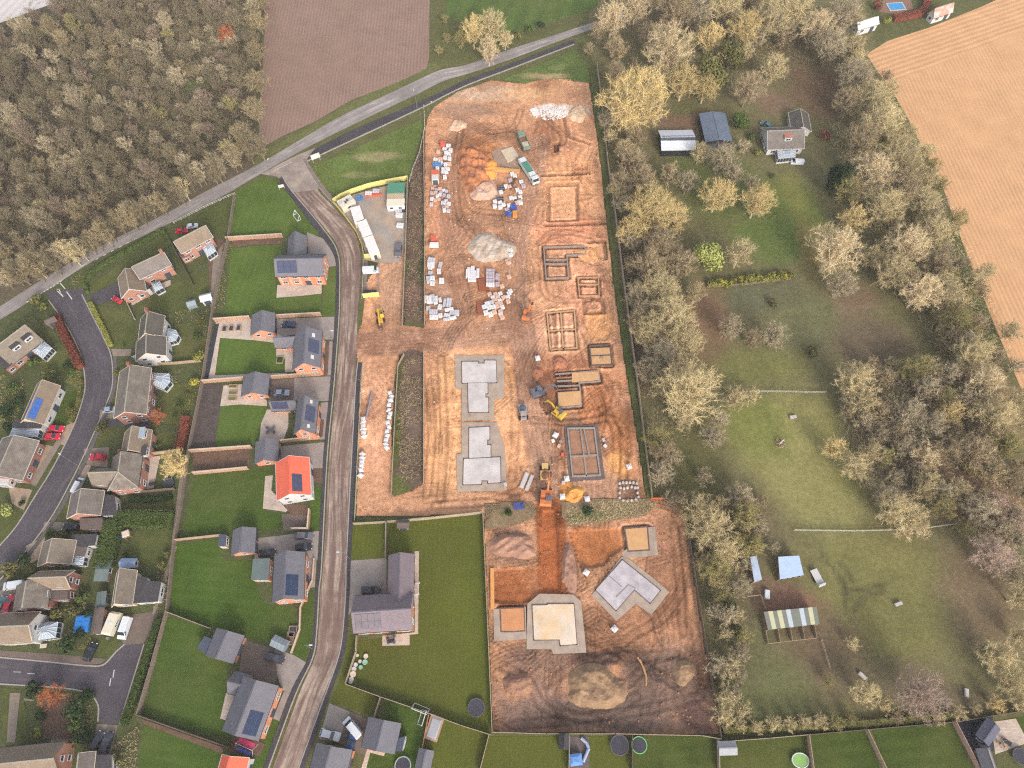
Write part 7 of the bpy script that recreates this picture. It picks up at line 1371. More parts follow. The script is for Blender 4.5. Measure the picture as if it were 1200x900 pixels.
def excavator(label, px, py, heading, k, m, cabm=None, reach=1.0):
    x, y, _ = P(px, py, 1); t = thing('excavator', label, 'excavator', (x, y, .12), heading); t.scale = (k,)*3
    for s_ in (-1, 1):
        b = MB(); b.add(*side([(-1.9, .35), (-1.6, .05), (1.6, .05), (1.9, .35), (1.9, .6), (1.6, .85), (-1.6, .85), (-1.9, .6)], s_*.85-.28, s_*.85+.28))
        for i in range(10): b.box((-1.5+i*.33, s_*.85, .87), (.2, .6, .06))
        b.build('track', TRK, t)
    b = MB().lathe((0, 0, .85), [(.6, 0), (.6, .2)], 16); b.box((-.3, 0, 1.35), (3.0, 2.4, .65)); b.build('body', m, t)
    cw = MB(); cw.add(*side([(-2.3, 1.05), (-2.3, 1.8), (-2.0, 2.05), (-1.1, 2.05), (-1.1, 1.05)], -1.2, 1.2)); cw.build('counterweight', m, t)
    eb = MB().box((-.7, -.55, 1.9), (1.2, 1.2, .5)).box((-.7, -.6, 2.17), (.7, .7, .06)); eb.build('engine_cover', GREYM, t)
    c = MB(); c.add(*side([(-.5, 1.65), (-.5, 3.0), (.6, 3.0), (1.0, 2.2), (1.0, 1.65)], .2, 1.15)); cb = c.build('cab', cabm or m, t); g = MB(); g.add(*side([(-.35, 2.1), (-.35, 2.85), (.55, 2.85), (.88, 2.2), (.88, 2.1)], 1.152, 1.17)); g.quad((.63, .3, 2.94), (1.03, .3, 2.2), (1.03, 1.05, 2.2), (.63, 1.05, 2.94)); g.build('window', GLASS, cb)
    bm = MB(); bm.add(*side([(.8, 1.5), (.9, 1.9), (2.4*reach, 3.7), (4.0*reach, 3.5), (4.0*reach, 3.15), (2.5*reach, 3.25), (1.3, 1.5)], -.42, -.08)); bm.build('boom', m, t)
    am = MB(); am.add(*side([(3.6*reach, 3.75), (4.1*reach, 3.7), (5.2*reach, 1.3), (4.95*reach, 1.2)], -.38, -.12)); am.tube((2.6*reach, -.25, 3.9), (3.7*reach, -.25, 3.85), .09); ao = am.build('arm', m, t)
    bk = MB(); bk.add(*side([(4.7*reach, 1.35), (5.3*reach, 1.4), (5.4*reach, .7), (4.9*reach, .35), (4.5*reach, .6), (4.9*reach, .75)], -.75, .25)); bk.build('bucket', TRK, ao)
    return t
excavator('large orange excavator working at the mouth of the orange channel', 640, 582, radians(84), 1.22, ORM, None, 1.0); excavator('yellow excavator beside the half built footing', 653, 484, radians(140), 1.0, YELM, None, .9); excavator('grey bodied excavator with orange arm in the pit by the haul road', 632, 460, radians(20), 1.0, GREYM, GREYM, 1.0); excavator('small orange excavator beside the haul road near the crossroads', 618, 369, radians(75), .95, ORM, ORM, .9)
def dumper(label, px, py, heading, k, m, load=LOADM):
    x, y, _ = P(px, py, 1); t = thing('dumper', label, 'dumper', (x, y, .12), heading); t.scale = (k,)*3
    MB().box((-.9, 0, .9), (1.8, 1.3, .6)).box((-1.6, 0, 1.1), (.5, 1.4, .6)).build('chassis', m, t)
    s_ = MB(); s_.add(*side([(.1, .9), (-.2, 1.7), (2.0, 1.7), (1.9, 1.2), (1.4, .8)], -1.05, 1.05)); so_ = s_.build('skip', m, t); MB().lathe((.9, 0, 1.68), [(1.0, 0), (.8, .25), (.3, .45)], 12, sy=.9).build('load', load, so_)
    r = MB(); [r.tube((-.5+dx, dy, 1.2), (-.5+dx, dy, 2.6), .05) for dx in (0, -.9) for dy in (-.6, .6)]; r.box((-.95, 0, 2.65), (1.3, 1.4, .1)); r.build('roll_frame', m, t); MB().box((-.9, 0, 1.3), (.5, .5, .5)).build('seat', DARKW, t)
    for dx in (1.1, -1.2):
        for dy in (-.95, .95): wheel(t, (dx, dy, .55), .55, .45)
    return t
dumper('tan and brown dumper waiting in front of the orange excavator', 638.5, 554, radians(-90), 1.15, mat('tan_paint', (226, 186, 120), var=.06)); dumper('grey dumper parked on the haul road bend', 613, 484, radians(95), 1.1, mat('pale_grey_paint', (170, 160, 156)), GREYM)
# lorries
def lorry(label, px, py, heading, L, cabm, bodym, load, name='tipper_lorry'):
    x, y, _ = P(px, py, 1.2); t = thing(name, label, 'lorry', (x, y, .12), heading)
    MB().box((0, 0, .85), (L, .9, .3)).build('chassis', DARKW, t); c = MB(); hx = L/2
    c.add(*side([(hx-1.7, .7), (hx-1.7, 2.9), (hx-.35, 2.9), (hx, 1.8), (hx, .7)], -1.2, 1.2)); c.box((hx-1.0, 0, 2.98), (1.0, 1.6, .18)); co_ = c.build('cab', cabm, t); w_ = MB(); w_.quad((hx-.3, -1.05, 2.8), (hx+.02, -1.05, 1.85), (hx+.02, 1.05, 1.85), (hx-.3, 1.05, 2.8)); [w_.add(*side([(hx-1.4, 1.9), (hx-1.4, 2.7), (hx-.45, 2.7), (hx-.2, 1.9)], *sy)) for sy in ((-1.22, -1.2), (1.2, 1.22))]; w_.build('windscreen', GLASS, co_)
    b0, b1 = -hx, hx-2.0
    tb = MB(); tb.box(((b0+b1)/2, 0, 1.15), (b1-b0, 2.4, .2))
    for s_ in (-1, 1): tb.box(((b0+b1)/2, s_*1.17, 1.8), (b1-b0, .1, 1.2))
    tb.box((b0+.05, 0, 1.8), (.1, 2.24, 1.2)); tb.box((b1-.05, 0, 1.95), (.1, 2.24, 1.5)); bo = tb.build('tipper_body', bodym, t)
    for k, (mm, f0, f1, hh) in enumerate(load): MB().box((b0+(b1-b0)*(f0+f1)/2, 0, 1.25+hh/2), ((b1-b0)*(f1-f0)-.1, 2.2, hh), top=.94).build('load', mm, bo)
    for dx in (hx-1.0, -hx+1.0, -hx+2.2):
        for s_ in (-1, 1): wheel(t, (dx, s_*1.05, .5), .5, .35)
    return t
lorry('green and white lorry beside the cream concrete pad', 619.5, 201.5, atan2(-11.5, 5.5), 11, LWH, LWH, [(LWH, 0, .22, 1.2), (GRNM, .24, .74, 1.35), (LWH, .78, .98, 1.5)]); lorry('dull green skip lorry loaded with rubble above the cream pad', 613.5, 166.5, atan2(8, -2.6), 7.5, mat('dull_green', (128, 148, 128), var=.1), mat('dull_green', (128, 148, 128), var=.1), [(mat('pale_rubble_load', (206, 190, 168), var=.25), 0, .55, .8), (LOADM, .6, .95, .6)])
# telehandler
x, y, _ = P(445.5, 371, 1); t = thing('telehandler', 'yellow telehandler beside the yellow hoarding block', 'telehandler', (x, y, .12), radians(-80)); MB().box((0, 0, 1.1), (4.2, 1.3, .7)).box((-1.7, 0, 1.5), (.9, 1.6, .6)).build('body', YELM, t)
b = MB(); b.add(*side([(-.7, 1.4), (-.6, 2.6), (.4, 2.6), (.8, 1.9), (.8, 1.4)], .2, 1.15)); cb = b.build('cab', YELM, t); b = MB(); b.add(*side([(-.5, 1.9), (-.45, 2.45), (.35, 2.45), (.62, 1.95)], 1.152, 1.17)); b.box((-.1, .68, 2.62), (.7, .7, .03)); b.build('window', GLASS, cb)
b = MB(); b.add(*side([(-2.0, 1.9), (-2.0, 2.2), (3.2, 1.5), (3.2, 1.2)], -.5, -.1)); bo = b.build('boom', YELM, t); MB().box((3.5, -.3, .8), (.2, 1.4, .9)).box((4.0, -.75, .4), (1.1, .14, .08)).box((4.0, .15, .4), (1.1, .14, .08)).build('fork', TRK, bo)
for dx in (1.35, -1.35):
    for s_ in (-1, 1): wheel(t, (dx, s_*1.0, .6), .6, .42)
# ================================================================ CARS
def car_master(kind):
    t = thing('parked_car' if kind != 'van' else 'parked_van', '', 'car' if kind != 'van' else 'van', (0, 0, -50))
    L, W_, H_ = {'hatch': (4.1, 1.76, 1.48), 'suv': (4.6, 1.86, 1.68), 'van': (5.0, 1.95, 2.0)}[kind]; l = L/2
    if kind == 'van': prof = [(-l, .35), (-l, 1.9), (-l+.15, H_), (l-1.5, H_), (l-.75, 1.25), (l-.1, 1.0), (l, .7), (l, .35)]; belt = 1.2; cab = [(l-1.6, H_-.02), (l-.8, 1.25)]
    elif kind == 'suv': prof = [(-l, .4), (-l, 1.0), (-l+.25, 1.55), (-l+.6, H_), (.2, H_), (1.0, 1.12), (l-.15, .95), (l, .7), (l, .4)]
    else: prof = [(-l, .35), (-l, .9), (-l+.3, 1.25), (-l+.7, H_-.03), (.1, H_), (.95, .98), (l-.2, .82), (l, .6), (l, .35)]
    b = MB(); n = len(prof); rings = []
    for y, kx, kz in ((-1, .93, .0), (-.9, .985, 0), (-.5, 1, 0), (0, 1, .0), (.5, 1, 0), (.9, .985, 0), (1, .93, 0)):
        ring = []
        for x, z in prof:
            tum = 1-.2*max(0, (z-.95)/(H_-.95)) if z > .95 else 1; zz = z-(.05 if abs(y) > .95 and z > .9 else 0)
            ring.append((x*kx, y*W_/2*tum, zz))
        rings.append(ring)
    vs = [p for r in rings for p in r]; fs = []
    for k in range(len(rings)-1):
        for i in range(n): fs.append((k*n+i, k*n+(i+1) % n, (k+1)*n+(i+1) % n, (k+1)*n+i))
    fs += [tuple(range(n-1, -1, -1)), tuple(range((len(rings)-1)*n, len(rings)*n))]; b.add(vs, [f[::-1] for f in fs]); body = b.build('body', LWH, t)
    g = MB(); e = .02; w2 = W_/2
    if kind == 'van': x0, x1, zt, zb = l-1.5, l-.75, H_, 1.25
    elif kind == 'suv': x0, x1, zt, zb = .2, 1.0, H_, 1.12
    else: x0, x1, zt, zb = .1, .95, H_, .98
    q = .82; g.quad((x0+.1, -w2*.76, zt-.03+e), (x1-.03, -w2*.86, zb+.03+e), (x1-.03, w2*.86, zb+.03+e), (x0+.1, w2*.76, zt-.03+e)); g.build('windscreen', GLASS, t)
    if kind != 'van':
        g = MB(); xr0, xr1 = (-l+.22, -l+.62) if kind == 'suv' else (-l+.32, -l+.7); z0, z1 = (1.5, H_-.02) if kind == 'suv' else (1.22, H_-.05)
        g.quad((xr0-.03, -w2*.74, z0+.02), (xr0-.03, w2*.74, z0+.02), (xr1-.03, w2*.72, z1+.03), (xr1-.03, -w2*.72, z1+.03)); g.build('rear_window', GLASS, t)
    for s_ in (-1, 1):
        g = MB(); zt_ = H_-.12; zb_ = 1.0 if kind != 'van' else 1.3; xa, xb = (-l+.75, x1-.3) if kind != 'van' else (l-1.75, l-1.0)
        wt, wb = w2*(1-.2*(zt_-.95)/(H_-.95))*.985+.02, w2*(1-.2*(zb_-.95)/(H_-.95))*.985+.02
        g.quad((xa, s_*wb, zb_), (xb, s_*wb, zb_), (x0, s_*wt, zt_), (xa+.15, s_*wt, zt_)); g.build('side_window', GLASS, t)
        MB().box((l-.06, s_*w2*.68, .72), (.16, .36, .16)).build('headlight', UPVC, t); MB().box((-l+.03, s_*w2*.78, .85), (.1, .22, .22)).build('tail_light', REDSH, t); MB().box((x1-.25, s_*(w2+.06), zb-.02), (.14, .2, .14)).build('mirror', DARKW, t)
        for dx in (l-.8, -l+.8): wheel(t, (dx, s_*(w2-.13), .33), .33, .22)
    return t
MAST = {k: car_master(k) for k in ('hatch', 'suv', 'van')}
PAINT = {n: mat(n+'_car_paint', c, var=.03, rough=.3, spec=.5) for n, c in (('white', (232, 234, 238)), ('red', (214, 40, 62)), ('dark_grey', (70, 66, 76)), ('black', (44, 42, 50)), ('silver', (168, 176, 192)), ('blue', (64, 90, 140)), ('grey', (118, 112, 118)), ('teal', (96, 128, 132)), ('navy', (52, 62, 92)))}
used_m = set()
def car(label, px, py, deg, kind, paint, k=1.0):
    x, y, _ = P(px, py, .7); src = MAST[kind]
    t = copy_tree(src, (x, y, .05), radians(deg), label, scale=k)
    for ch in t.children:
        if ch.name.startswith('body'): ch.material_slots[0].link = 'OBJECT'; ch.material_slots[0].material = PAINT[paint]
    return t
for a in [('dark blue car on the paved drive beside the northern planter garage', 338.5, 380.5, 178, 'hatch', 'navy'), ('silver blue car on the brown drive beside the second garage', 330, 460.5, 2, 'hatch', 'silver'), ('grey estate car, upper of two outside the blue solar house', 357, 628, 0, 'suv', 'grey'), ('dark car, lower of two outside the blue solar house', 356, 641, 4, 'hatch', 'black'), ('black car beside the grey green flat roof', 313, 648, 8, 'hatch', 'black'),
    ('dark car with pale roof on the brown drive of the tilted house', 322, 771, -14, 'suv', 'dark_grey'), ('dark grey car on the pale drive of the large violet house', 434.5, 692, 0, 'suv', 'dark_grey'), ('white van parked across the drive above the blue car', 413.5, 853, 136, 'van', 'white'), ('white fronted dark roofed car on the lower drive', 387, 861, -14, 'suv', 'white'), ('blue car between white van and grey house', 411, 872, 78, 'hatch', 'blue'),
    ('upper red car of the pair by the solar panel house', 66, 502.5, 0, 'hatch', 'red'), ('lower red car of the pair by the solar panel house', 61.5, 511.5, 2, 'hatch', 'red'), ('red car on the drive of the mottled house', 114.5, 535.5, 178, 'hatch', 'red'), ('bright red car on the dark drive near the junction', 137, 351, 150, 'hatch', 'red', .85), ('faded red car behind the smaller brick house near the main road', 213, 270, 10, 'hatch', 'red', .9), ('white van on the kerb beside the black extension house', 91.5, 569, 78, 'van', 'white', .85),
    ('dark car under the carport entrance', 83, 617.5, 180, 'hatch', 'black'), ('white van in front of the L shaped brown house', 17, 686, 188, 'van', 'white'), ('red car beside the teal car at the left edge', 11, 707.5, 82, 'hatch', 'red'), ('teal car at the left edge beside the red car', 1, 709, 82, 'hatch', 'teal'), ('white van on the tarmac next to the cream caravan', 146.5, 736, 264, 'van', 'white'), ('black trailer like car below the narrow grey garage', 106, 764, 76, 'hatch', 'black'),
    ('left dark car of the pair at the end of the close', 113.5, 869, 68, 'hatch', 'dark_grey'), ('right dark car of the pair at the end of the close', 125, 871, 82, 'suv', 'dark_grey'), ('white car on the grass behind the smaller brick house', 225, 264.5, 12, 'hatch', 'white', .85), ('blue grey car on the drive of the long brown house', 129, 480, 5, 'hatch', 'silver', .9),
    ('teal car at the corner of the bungalow among the trees', 898, 146, 140, 'hatch', 'teal'), ('black car at the west end of the bungalow', 895, 160, 80, 'hatch', 'black'), ('white car south of the black car at the bungalow', 898, 170, 75, 'hatch', 'white', .9), ('white van on the lawn in front of the bungalow', 934, 190, 175, 'van', 'white', .85),
    ('dark pickup like car in the compound beside the white cabins', 467, 294, 268, 'suv', 'grey', 1.05), ('white van inside the mesh fenced bay', 435, 317, 4, 'van', 'white', 1.0), ('black car at the foot of the mesh fenced bay', 434, 343.5, 3, 'hatch', 'black', 1.0)]: car(*a)
for r in MAST.values():
    for ch in list(r.children):
        for g in list(ch.children): bpy.data.objects.remove(g)
        bpy.data.objects.remove(ch)
    bpy.data.objects.remove(r)
# caravan
x, y, _ = P(132, 731, 1.2); t = thing('caravan', 'cream caravan between narrow garage and white van', 'caravan', (x, y, .03), radians(80)); b = MB(); b.add(*side([(-2.6, .5), (-2.6, 2.0), (-2.2, 2.45), (2.1, 2.45), (2.6, 1.7), (2.6, .5)], -1.1, 1.1)); bo = b.build('body', CREAMM, t)
for s_ in (-1, 1): add_window(bo, (0, s_*1.103, 1.6), 0 if s_ > 0 else pi, 1.4, .7); wheel(t, (0, s_*1.0, .33), .33, .2)
MB().box((0, 0, 2.48), (.7, .7, .08)).build('rooflight', UPVC, bo); MB().tube((-2.6, 0, .5), (-3.6, 0, .5), .06).box((-3.2, 0, .7), (.5, .6, .4)).build('drawbar', METAL, t)
# ================================================================ GARDEN THINGS
def trampoline(label, px, py, r, m, rim, sx=1.0, rz=0.0, h=.75):
    x, y, _ = P(px, py, h); t = thing('trampoline', label, 'trampoline', (x, y, .03), rz); t.scale = (sx, 1, 1)
    MB().lathe((0, 0, 0), [(r*.88, h-.02), (.02, h-.05)], 28).build('mat', m, t); b = MB()
    n = 28; vs = [(rr*cos(2*pi*i/n), rr*sin(2*pi*i/n), z) for rr, z in ((r*.87, h), (r*.93, h+.07), (r, h), (r*.93, h-.04)) for i in range(n)]
    b.add(vs, [(k*n+i, k*n+(i+1) % n, ((k+1) % 4)*n+(i+1) % n, ((k+1) % 4)*n+i) for k in range(4) for i in range(n)]); b.build('rim', rim, t)
    for i in range(6): a = i*pi/3; MB().tube((r*.93*cos(a), r*.93*sin(a), 0), (r*.93*cos(a), r*.93*sin(a), h), .04).build('leg', METAL, t)
TRM = mat('trampoline_mat', (74, 70, 80), var=.08); TEAL = mat('teal_pad', (54, 108, 124), var=.08); LIME = mat('lime_pad', (120, 200, 130), var=.05); BLUEP = mat('bright_blue_plastic', (58, 136, 214), var=.06, rough=.4); GREENP = mat('green_pool_water', (150, 190, 110), var=.1, rough=.1); PINKP = mat('pink_canvas', (214, 70, 120), var=.06)
trampoline('dark round trampoline in the corner of the big olive lawn', 558, 829, 1.95, TRM, mat('dark_pad', (96, 92, 98))); trampoline('larger dark trampoline left of the lawn fence', 726, 873, 2.1, TRM, mat('dark_pad', (96, 92, 98))); trampoline('dark trampoline with lime green rim right of the lawn fence', 749, 873, 1.75, TRM, LIME); trampoline('teal rimmed trampoline on the cream patio garden', 197.5, 565.5, 1.3, TRM, TEAL); trampoline('oval green pool like trampoline at the lower edge', 938, 891, 1.9, GREENP, UPVC, .8, pi/2, .6); trampoline('dark round trampoline at the lower right edge', 1196, 886, 1.7, TRM, mat('dark_pad', (96, 92, 98))); trampoline('dark ringed trampoline at the lower edge by the bright lawn', 472, 897, 1.8, TRM, mat('pale_pad', (170, 190, 180)))
b = MB()
for i in range(2):
    for j in range(3): b.box((-.8+1.6*i, -1.2+1.2*j, .8), (1.5, 1.1, .08), top=.92)
b.box((0, 0, .38), (3.3, 3.8, .74)); tag(b.build('garden_pool', BLUEP, None, P(98, 731.5, .4), .1), 'bright blue covered pool beside the narrow garage', 'pool')
def goal(label, px, py, rz, w=3.6, h=1.8):
    b = MB(); d = 1.2
    for a, c in (((-w/2, 0, 0), (-w/2, 0, h)), ((w/2, 0, 0), (w/2, 0, h)), ((-w/2, 0, h), (w/2, 0, h)), ((-w/2, 0, h), (-w/2, d, 0)), ((w/2, 0, h), (w/2, d, 0)), ((-w/2, d, 0), (w/2, d, 0)), ((-w/2, 0, .05), (-w/2, d, .05)), ((w/2, 0, .05), (w/2, d, .05))): b.tube(a, c, .09, n=5)
    tag(b.build('football_goal', UPVC, None, P(px, py)[:2]+(.05,), rz), label, 'football goal')
goal('white football goal on the dark triangular lawn', 350, 254, 2.2, 3.0); goal('white football goal at the top corner of the garage garden', 492, 834, -.35, 3.6); goal('second white goal beside the timber fence corner', 498, 842, 1.3, 3.0); goal('white goal frame beside the violet house terrace', 491.5, 690, 1.57, 2.6)
t = thing('sales_board', 'white sales board on posts in the top triangular field', 'sign', P(371.5, 189, 0), .5); MB().box((0, 0, 2.2), (3.0, .1, 2.0)).build('board', W_white, t); [MB().tube((s_*1.2, 0, 0), (s_*1.2, 0, 3.2), .07).build('post', UPVC, t) for s_ in (-1, 1)]; MB().tube((0, 1.6, 0), (0, .1, 2.4), .06).build('stay', UPVC, t)
t = thing('sales_board', 'small white board on the dark lawn corner by the junction', 'sign', P(331, 222, 0), .3); MB().box((0, 0, 1.5), (1.8, .08, 1.2)).build('board', W_white, t); [MB().tube((s_*.8, 0, 0), (s_*.8, 0, 2.1), .05).build('post', UPVC, t) for s_ in (-1, 1)]
# greenhouses, raised beds, playthings
def greenhouse(label, px, py, l, w, rz):
    x, y, _ = P(px, py, 1); t = thing('greenhouse', label, 'greenhouse', (x, y, .03), rz); q = [(-w/2, 0), (-w/2, 1.5), (0, 2.2), (w/2, 1.5), (w/2, 0)]; b = MB(); b.add([(-l/2, a, z) for a, z in q]+[(l/2, a, z) for a, z in q], [(0, 5, 6, 1), (1, 6, 7, 2), (2, 7, 8, 3), (3, 8, 9, 4), (0, 1, 2, 3, 4), (9, 8, 7, 6, 5)]); b.build('glazing', mat('greenhouse_glass', (150, 162, 168), rough=.2, spec=.5, var=.05), t)
    f = MB(); k = max(2, int(l/.8))
    for i in range(k+1):
        xx = -l/2+l*i/k
        for a, c in zip(q[:-1], q[1:]): f.tube((xx, a[0]*1.01, a[1]*1.01), (xx, c[0]*1.01, c[1]*1.01), .035, n=4)
    f.build('frame', METAL, t)
greenhouse('grey greenhouse next to the white roofed shed', 225, 356, 2.6, 2.2, .35); greenhouse('glass greenhouse at the bend of the blue solar garden', 328, 754, 3.6, 2.6, -.4)
for x, y, w_, d_, m, lab in [(263, 385, 1.0, 1.6, DGR, 'dark planter bed nearest the long fence'), (271, 384.5, 1.0, 1.6, DGR, 'dark planter bed, middle one beside the slate garage'), (279.5, 384, 1.0, 1.6, DGR, 'dark planter bed nearest the slate garage'), (273, 452.5, 2.0, .8, LO, 'upper raised green bed beside the second garage'), (273, 460, 2.0, .8, LO, 'middle raised green bed beside the second garage'), (272, 467, 2.0, .9, LO, 'lower raised green bed beside the second garage'), (328, 421.5, 1.6, 1.9, LG, 'square green planter on the pale patio of the northern L house'), (343, 740, 1.6, 2.2, DGR, 'upper raised bed beside the curved wall'), (340, 748, 1.4, 2.6, SOILB, 'lower raised bed beside the curved wall'), (333, 473, 0, 0, None, 'x')]:
    if lab != 'x': xx, yy, _ = P(x, y, .4); t = thing('raised_bed', lab, 'planter', (xx, yy, .03)); b = MB(); [b.box(c, s_) for c, s_ in (((0, d_/2+.08, .22), (w_+.3, .14, .45)), ((0, -d_/2-.08, .22), (w_+.3, .14, .45)), ((w_/2+.08, 0, .22), (.14, d_, .45)), ((-w_/2-.08, 0, .22), (.14, d_, .45)))]; b.build('frame', WOODP, t); MB().box((0, 0, .2), (w_, d_, .38)).build('soil', m, t)
t = thing('climbing_frame', 'blue slide play frame on the hedge enclosed lawn', 'play frame', P(152, 628, 0), .4); MB().box((0, 0, 1.2), (1.4, 1.4, .1)).build('platform', WOODP, t); [MB().tube((a*.7, c*.7, 0), (a*.7, c*.7, 2.1), .06).build('post', WOODP, t) for a in (-1, 1) for c in (-1, 1)]; b = MB(); b.add(*side([(-.7, 1.25), (-3.0, .15), (-3.3, .15), (-3.3, .25), (-3.0, .28), (-.7, 1.4)], -.35, .35)); b.build('slide', DBLUE, t); MB().box((0, 0, 2.2), (1.7, 1.7, .1), top=.7).build('roof', W_cream, t)
t = thing('swing_set', 'pink and blue canopied play frame below the tilted house', 'play frame', P(290, 875, 0), -.35); [MB().tube((a*2.0, c*1.3, 0), (a*2.0, 0, 2.2), .06).build('post', UPVC, t) for a in (-1, 1) for c in (-1, 1)]; MB().tube((-2.1, 0, 2.2), (2.1, 0, 2.2), .07).build('top_bar', UPVC, t); MB().box((0, .75, 1.75), (3.8, 1.1, .06)).build('canopy', PINKP, t); MB().box((.2, -.8, 1.5), (3.2, .7, .06)).build('lower_canopy', mat('blue_canvas', (90, 100, 190)), t); MB().box((0, -.1, .5), (1.2, .4, .06)).build('seat', PINKP, t)
patch('play_yard', [(668, 863), (690, 863), (691, 890), (689, 905), (667, 905)], mat('worn_yard', (112, 100, 98), var=.2), .05)
t = thing('play_house', 'blue and red plastic play house in the worn yard', 'play house', P(674, 890, 0), .1); MB().box((0, 0, .6), (2.6, 2.0, 1.2)).build('wall', DBLUE, t); MB().box((0, 0, 1.35), (2.8, 2.3, .35), top=.45).build('roof', mat('light_blue_plastic', (116, 160, 222)), t); MB().box((-.8, -1.1, .45), (.7, .3, .7)).build('door', REDSH, t)
b = MB(); [b.tube(P(*a, .5), P(*c, .5), .35, n=8) for a, c in zip([(681, 865), (687, 870), (690, 877), (687, 884)], [(687, 870), (690, 877), (687, 884), (683, 893)])]; tag(b.build('play_tunnel', mat('pale_blue_tube', (170, 182, 212), var=.08)), 'curved pale blue play tunnel beside the play house', 'play tunnel')
t = thing('brick_planter', 'pale roofed cold frame in a brick surround by the fence corner', 'cold frame', P(509, 853, 0), -.3); MB().box((0, 0, .4), (3.0, 5.0, .8)).build('brick_base', FWALL, t); MB().box((0, 0, .9), (2.3, 4.2, .18), top=.8).build('lid', LTROOF, t)
for i, (x, y, s_) in enumerate([(419, 768, .5), (422, 775, .6), (428, 776, .9), (429, 769, .8), (417, 779, .7), (415, 784, .8), (423, 782, .7), (414, 790, 1.0), (412, 796, .8), (411, 799, .7)]): tag(MB().lathe((0, 0, 0), [(s_*.55, 0), (s_*.7, s_*.6), (s_*.6, s_*.65), (s_*.1, s_*.6)], 10).build('garden_pot', [W_white, CONC, mat('sage_pot', (150, 190, 170)), W_cream][i % 4], None, P(x, y, .2)[:2]+(.03,), i), 'pale garden pot in the cluster inside the olive lawn fence', 'plant pot', 'pots along the olive lawn fence')
def table_set(label, px, py, rz, m=None, n=4):
    x, y, _ = P(px, py, .7); t = thing('garden_table', label, 'garden table', (x, y, .05), rz); MB().box((0, 0, .72), (1.5, .9, .06)).build('table_top', m or DARKW, t); [MB().tube((a*.6, c*.35, 0), (a*.6, c*.35, .7), .04).build('leg', DARKW, t) for a in (-1, 1) for c in (-1, 1)]
def chair(label, px, py, rz, m, g): x, y, _ = P(px, py, .4); tag(MB().box((0, 0, .42), (.55, .55, .08)).box((0, -.26, .75), (.55, .07, .6)).box((-.22, -.22, .2), (.06, .06, .4)).box((.22, -.22, .2), (.06, .06, .4)).box((-.22, .22, .2), (.06, .06, .4)).box((.22, .22, .2), (.06, .06, .4)).build('garden_chair', m, None, (x, y, .05), rz), label, 'chair', g)
table_set('dark table with white frame on the tan patio at the right edge', 1181, 870, -.6, DARKW); [chair('tan chair around the dark table at the right edge', x, y, i, WOODP, 'chairs by the dark table') for i, (x, y) in enumerate([(1176, 866), (1170, 870), (1174, 874), (1179, 877)])]
table_set('dark dining table on the violet house south terrace', 458, 751, .1); [chair('grey chair around the dark terrace table', x, y, i, GREYM, 'chairs by the terrace table') for i, (x, y) in enumerate([(454, 748), (462, 746), (455, 753.5), (462, 753)])]
table_set('grey table on the stone terrace', 317, 504, 0, GREYM); [chair('grey chair round the stone terrace table', x, y, i, GREYM, 'chairs by the stone terrace table') for i, (x, y) in enumerate([(313, 501), (321, 501), (313, 507), (321, 507)])]
table_set('dark bench table on the cream patio by the pool garden', 178, 567, .2); table_set('dark table on the hexagonal conservatory yard', 51, 757, .1, W_cream)
def lamp(label, px, py, rz, h=6.5):
    x, y, _ = P(px, py); t = thing('street_lamp', label, 'street lamp', (x, y, .1), rz); MB().tube((0, 0, 0), (0, 0, h), .09, .06, 8).tube((0, 0, h), (1.2, 0, h+.15), .05, n=6).build('post', METAL, t); MB().box((1.4, 0, h+.12), (.7, .28, .14)).build('lamp_head', UPVC, t)
lamp('street lamp on the curved road beside the red car drive', 92, 546, 2.6); lamp('street lamp at the muddy street by the blue car drive', 390, 402, 0); lamp('street lamp at the street bend by the tilted house', 366, 760, 0); lamp('street lamp beside the violet house drive', 410, 655, 3.1); lamp('street lamp near the main road junction', 319, 208, 1.2); lamp('street lamp on the dark footpath by the top fence', 489, 128, 1.9)
# swimming pool, top right
patch('pool_terrace', [(1030, 14), (1036, -4), (1066, -6), (1070, 10), (1050, 17)], mat('pool_paving', (150, 116, 100), var=.15), .03)
t = thing('swimming_pool', 'blue swimming pool in the garden at the top edge', 'swimming pool', P(1050, 8, 0), .12); MB().box((0, 0, .12), (6.6, 4.6, .16)).build('surround', W_cream, t); MB().box((0, 0, .21), (5.8, 3.9, .03)).build('water', mat('pool_water', (60, 160, 220), var=.05, rough=.1, spec=.5), t)
hedge('russet hedge curving round the swimming pool garden', [(1046, 24), (1062, 22), (1078, 18), (1084, 10), (1085, -4)], 2.6, 1.8, LR, dens=14); bush(1028, 8, 2.6, LR, 'russet bush left of the swimming pool'); bush(1040, 24, 2.2, LY, 'yellow bush below the swimming pool')
for i, (x, y, lab) in enumerate([(1052, 708, 'pale water trough in the lower paddock'), (1132, 812, 'small pale trough near the pink tree'), (1010, 792, 'pale log at the muddy paddock end'), (929, 489, 'pale feed pan in the wide paddock')]): tag(MB().box((0, 0, .25), (1.8, .8, .5), .3).box((0, 0, .52), (1.6, .6, .06), .3).build('water_trough', CONC, None, P(x, y, .2), i), lab, 'trough')
b = MB(); [b.tube((random.uniform(-1, 1), random.uniform(-1, 1), .1), (random.uniform(-1.6, 1.6), random.uniform(-1.6, 1.6), random.uniform(.4, 1.2)), .07, .03, 5) for _ in range(70)]; tag(b.build('brush_pile', TW['brown'], None, P(915, 521, 0)), 'dark brush pile alone in the wide green paddock', 'brush pile'); tag(MB().tube((-.6, -.4, .9), (.3, .6, 1.2), .16, n=6).tube((.3, .6, 1.2), (.6, .2, 1.1), .12, n=6).build('cut_log', CONC, None, P(915, 520, .1)), 'pale split log lying on the brush pile', 'log')
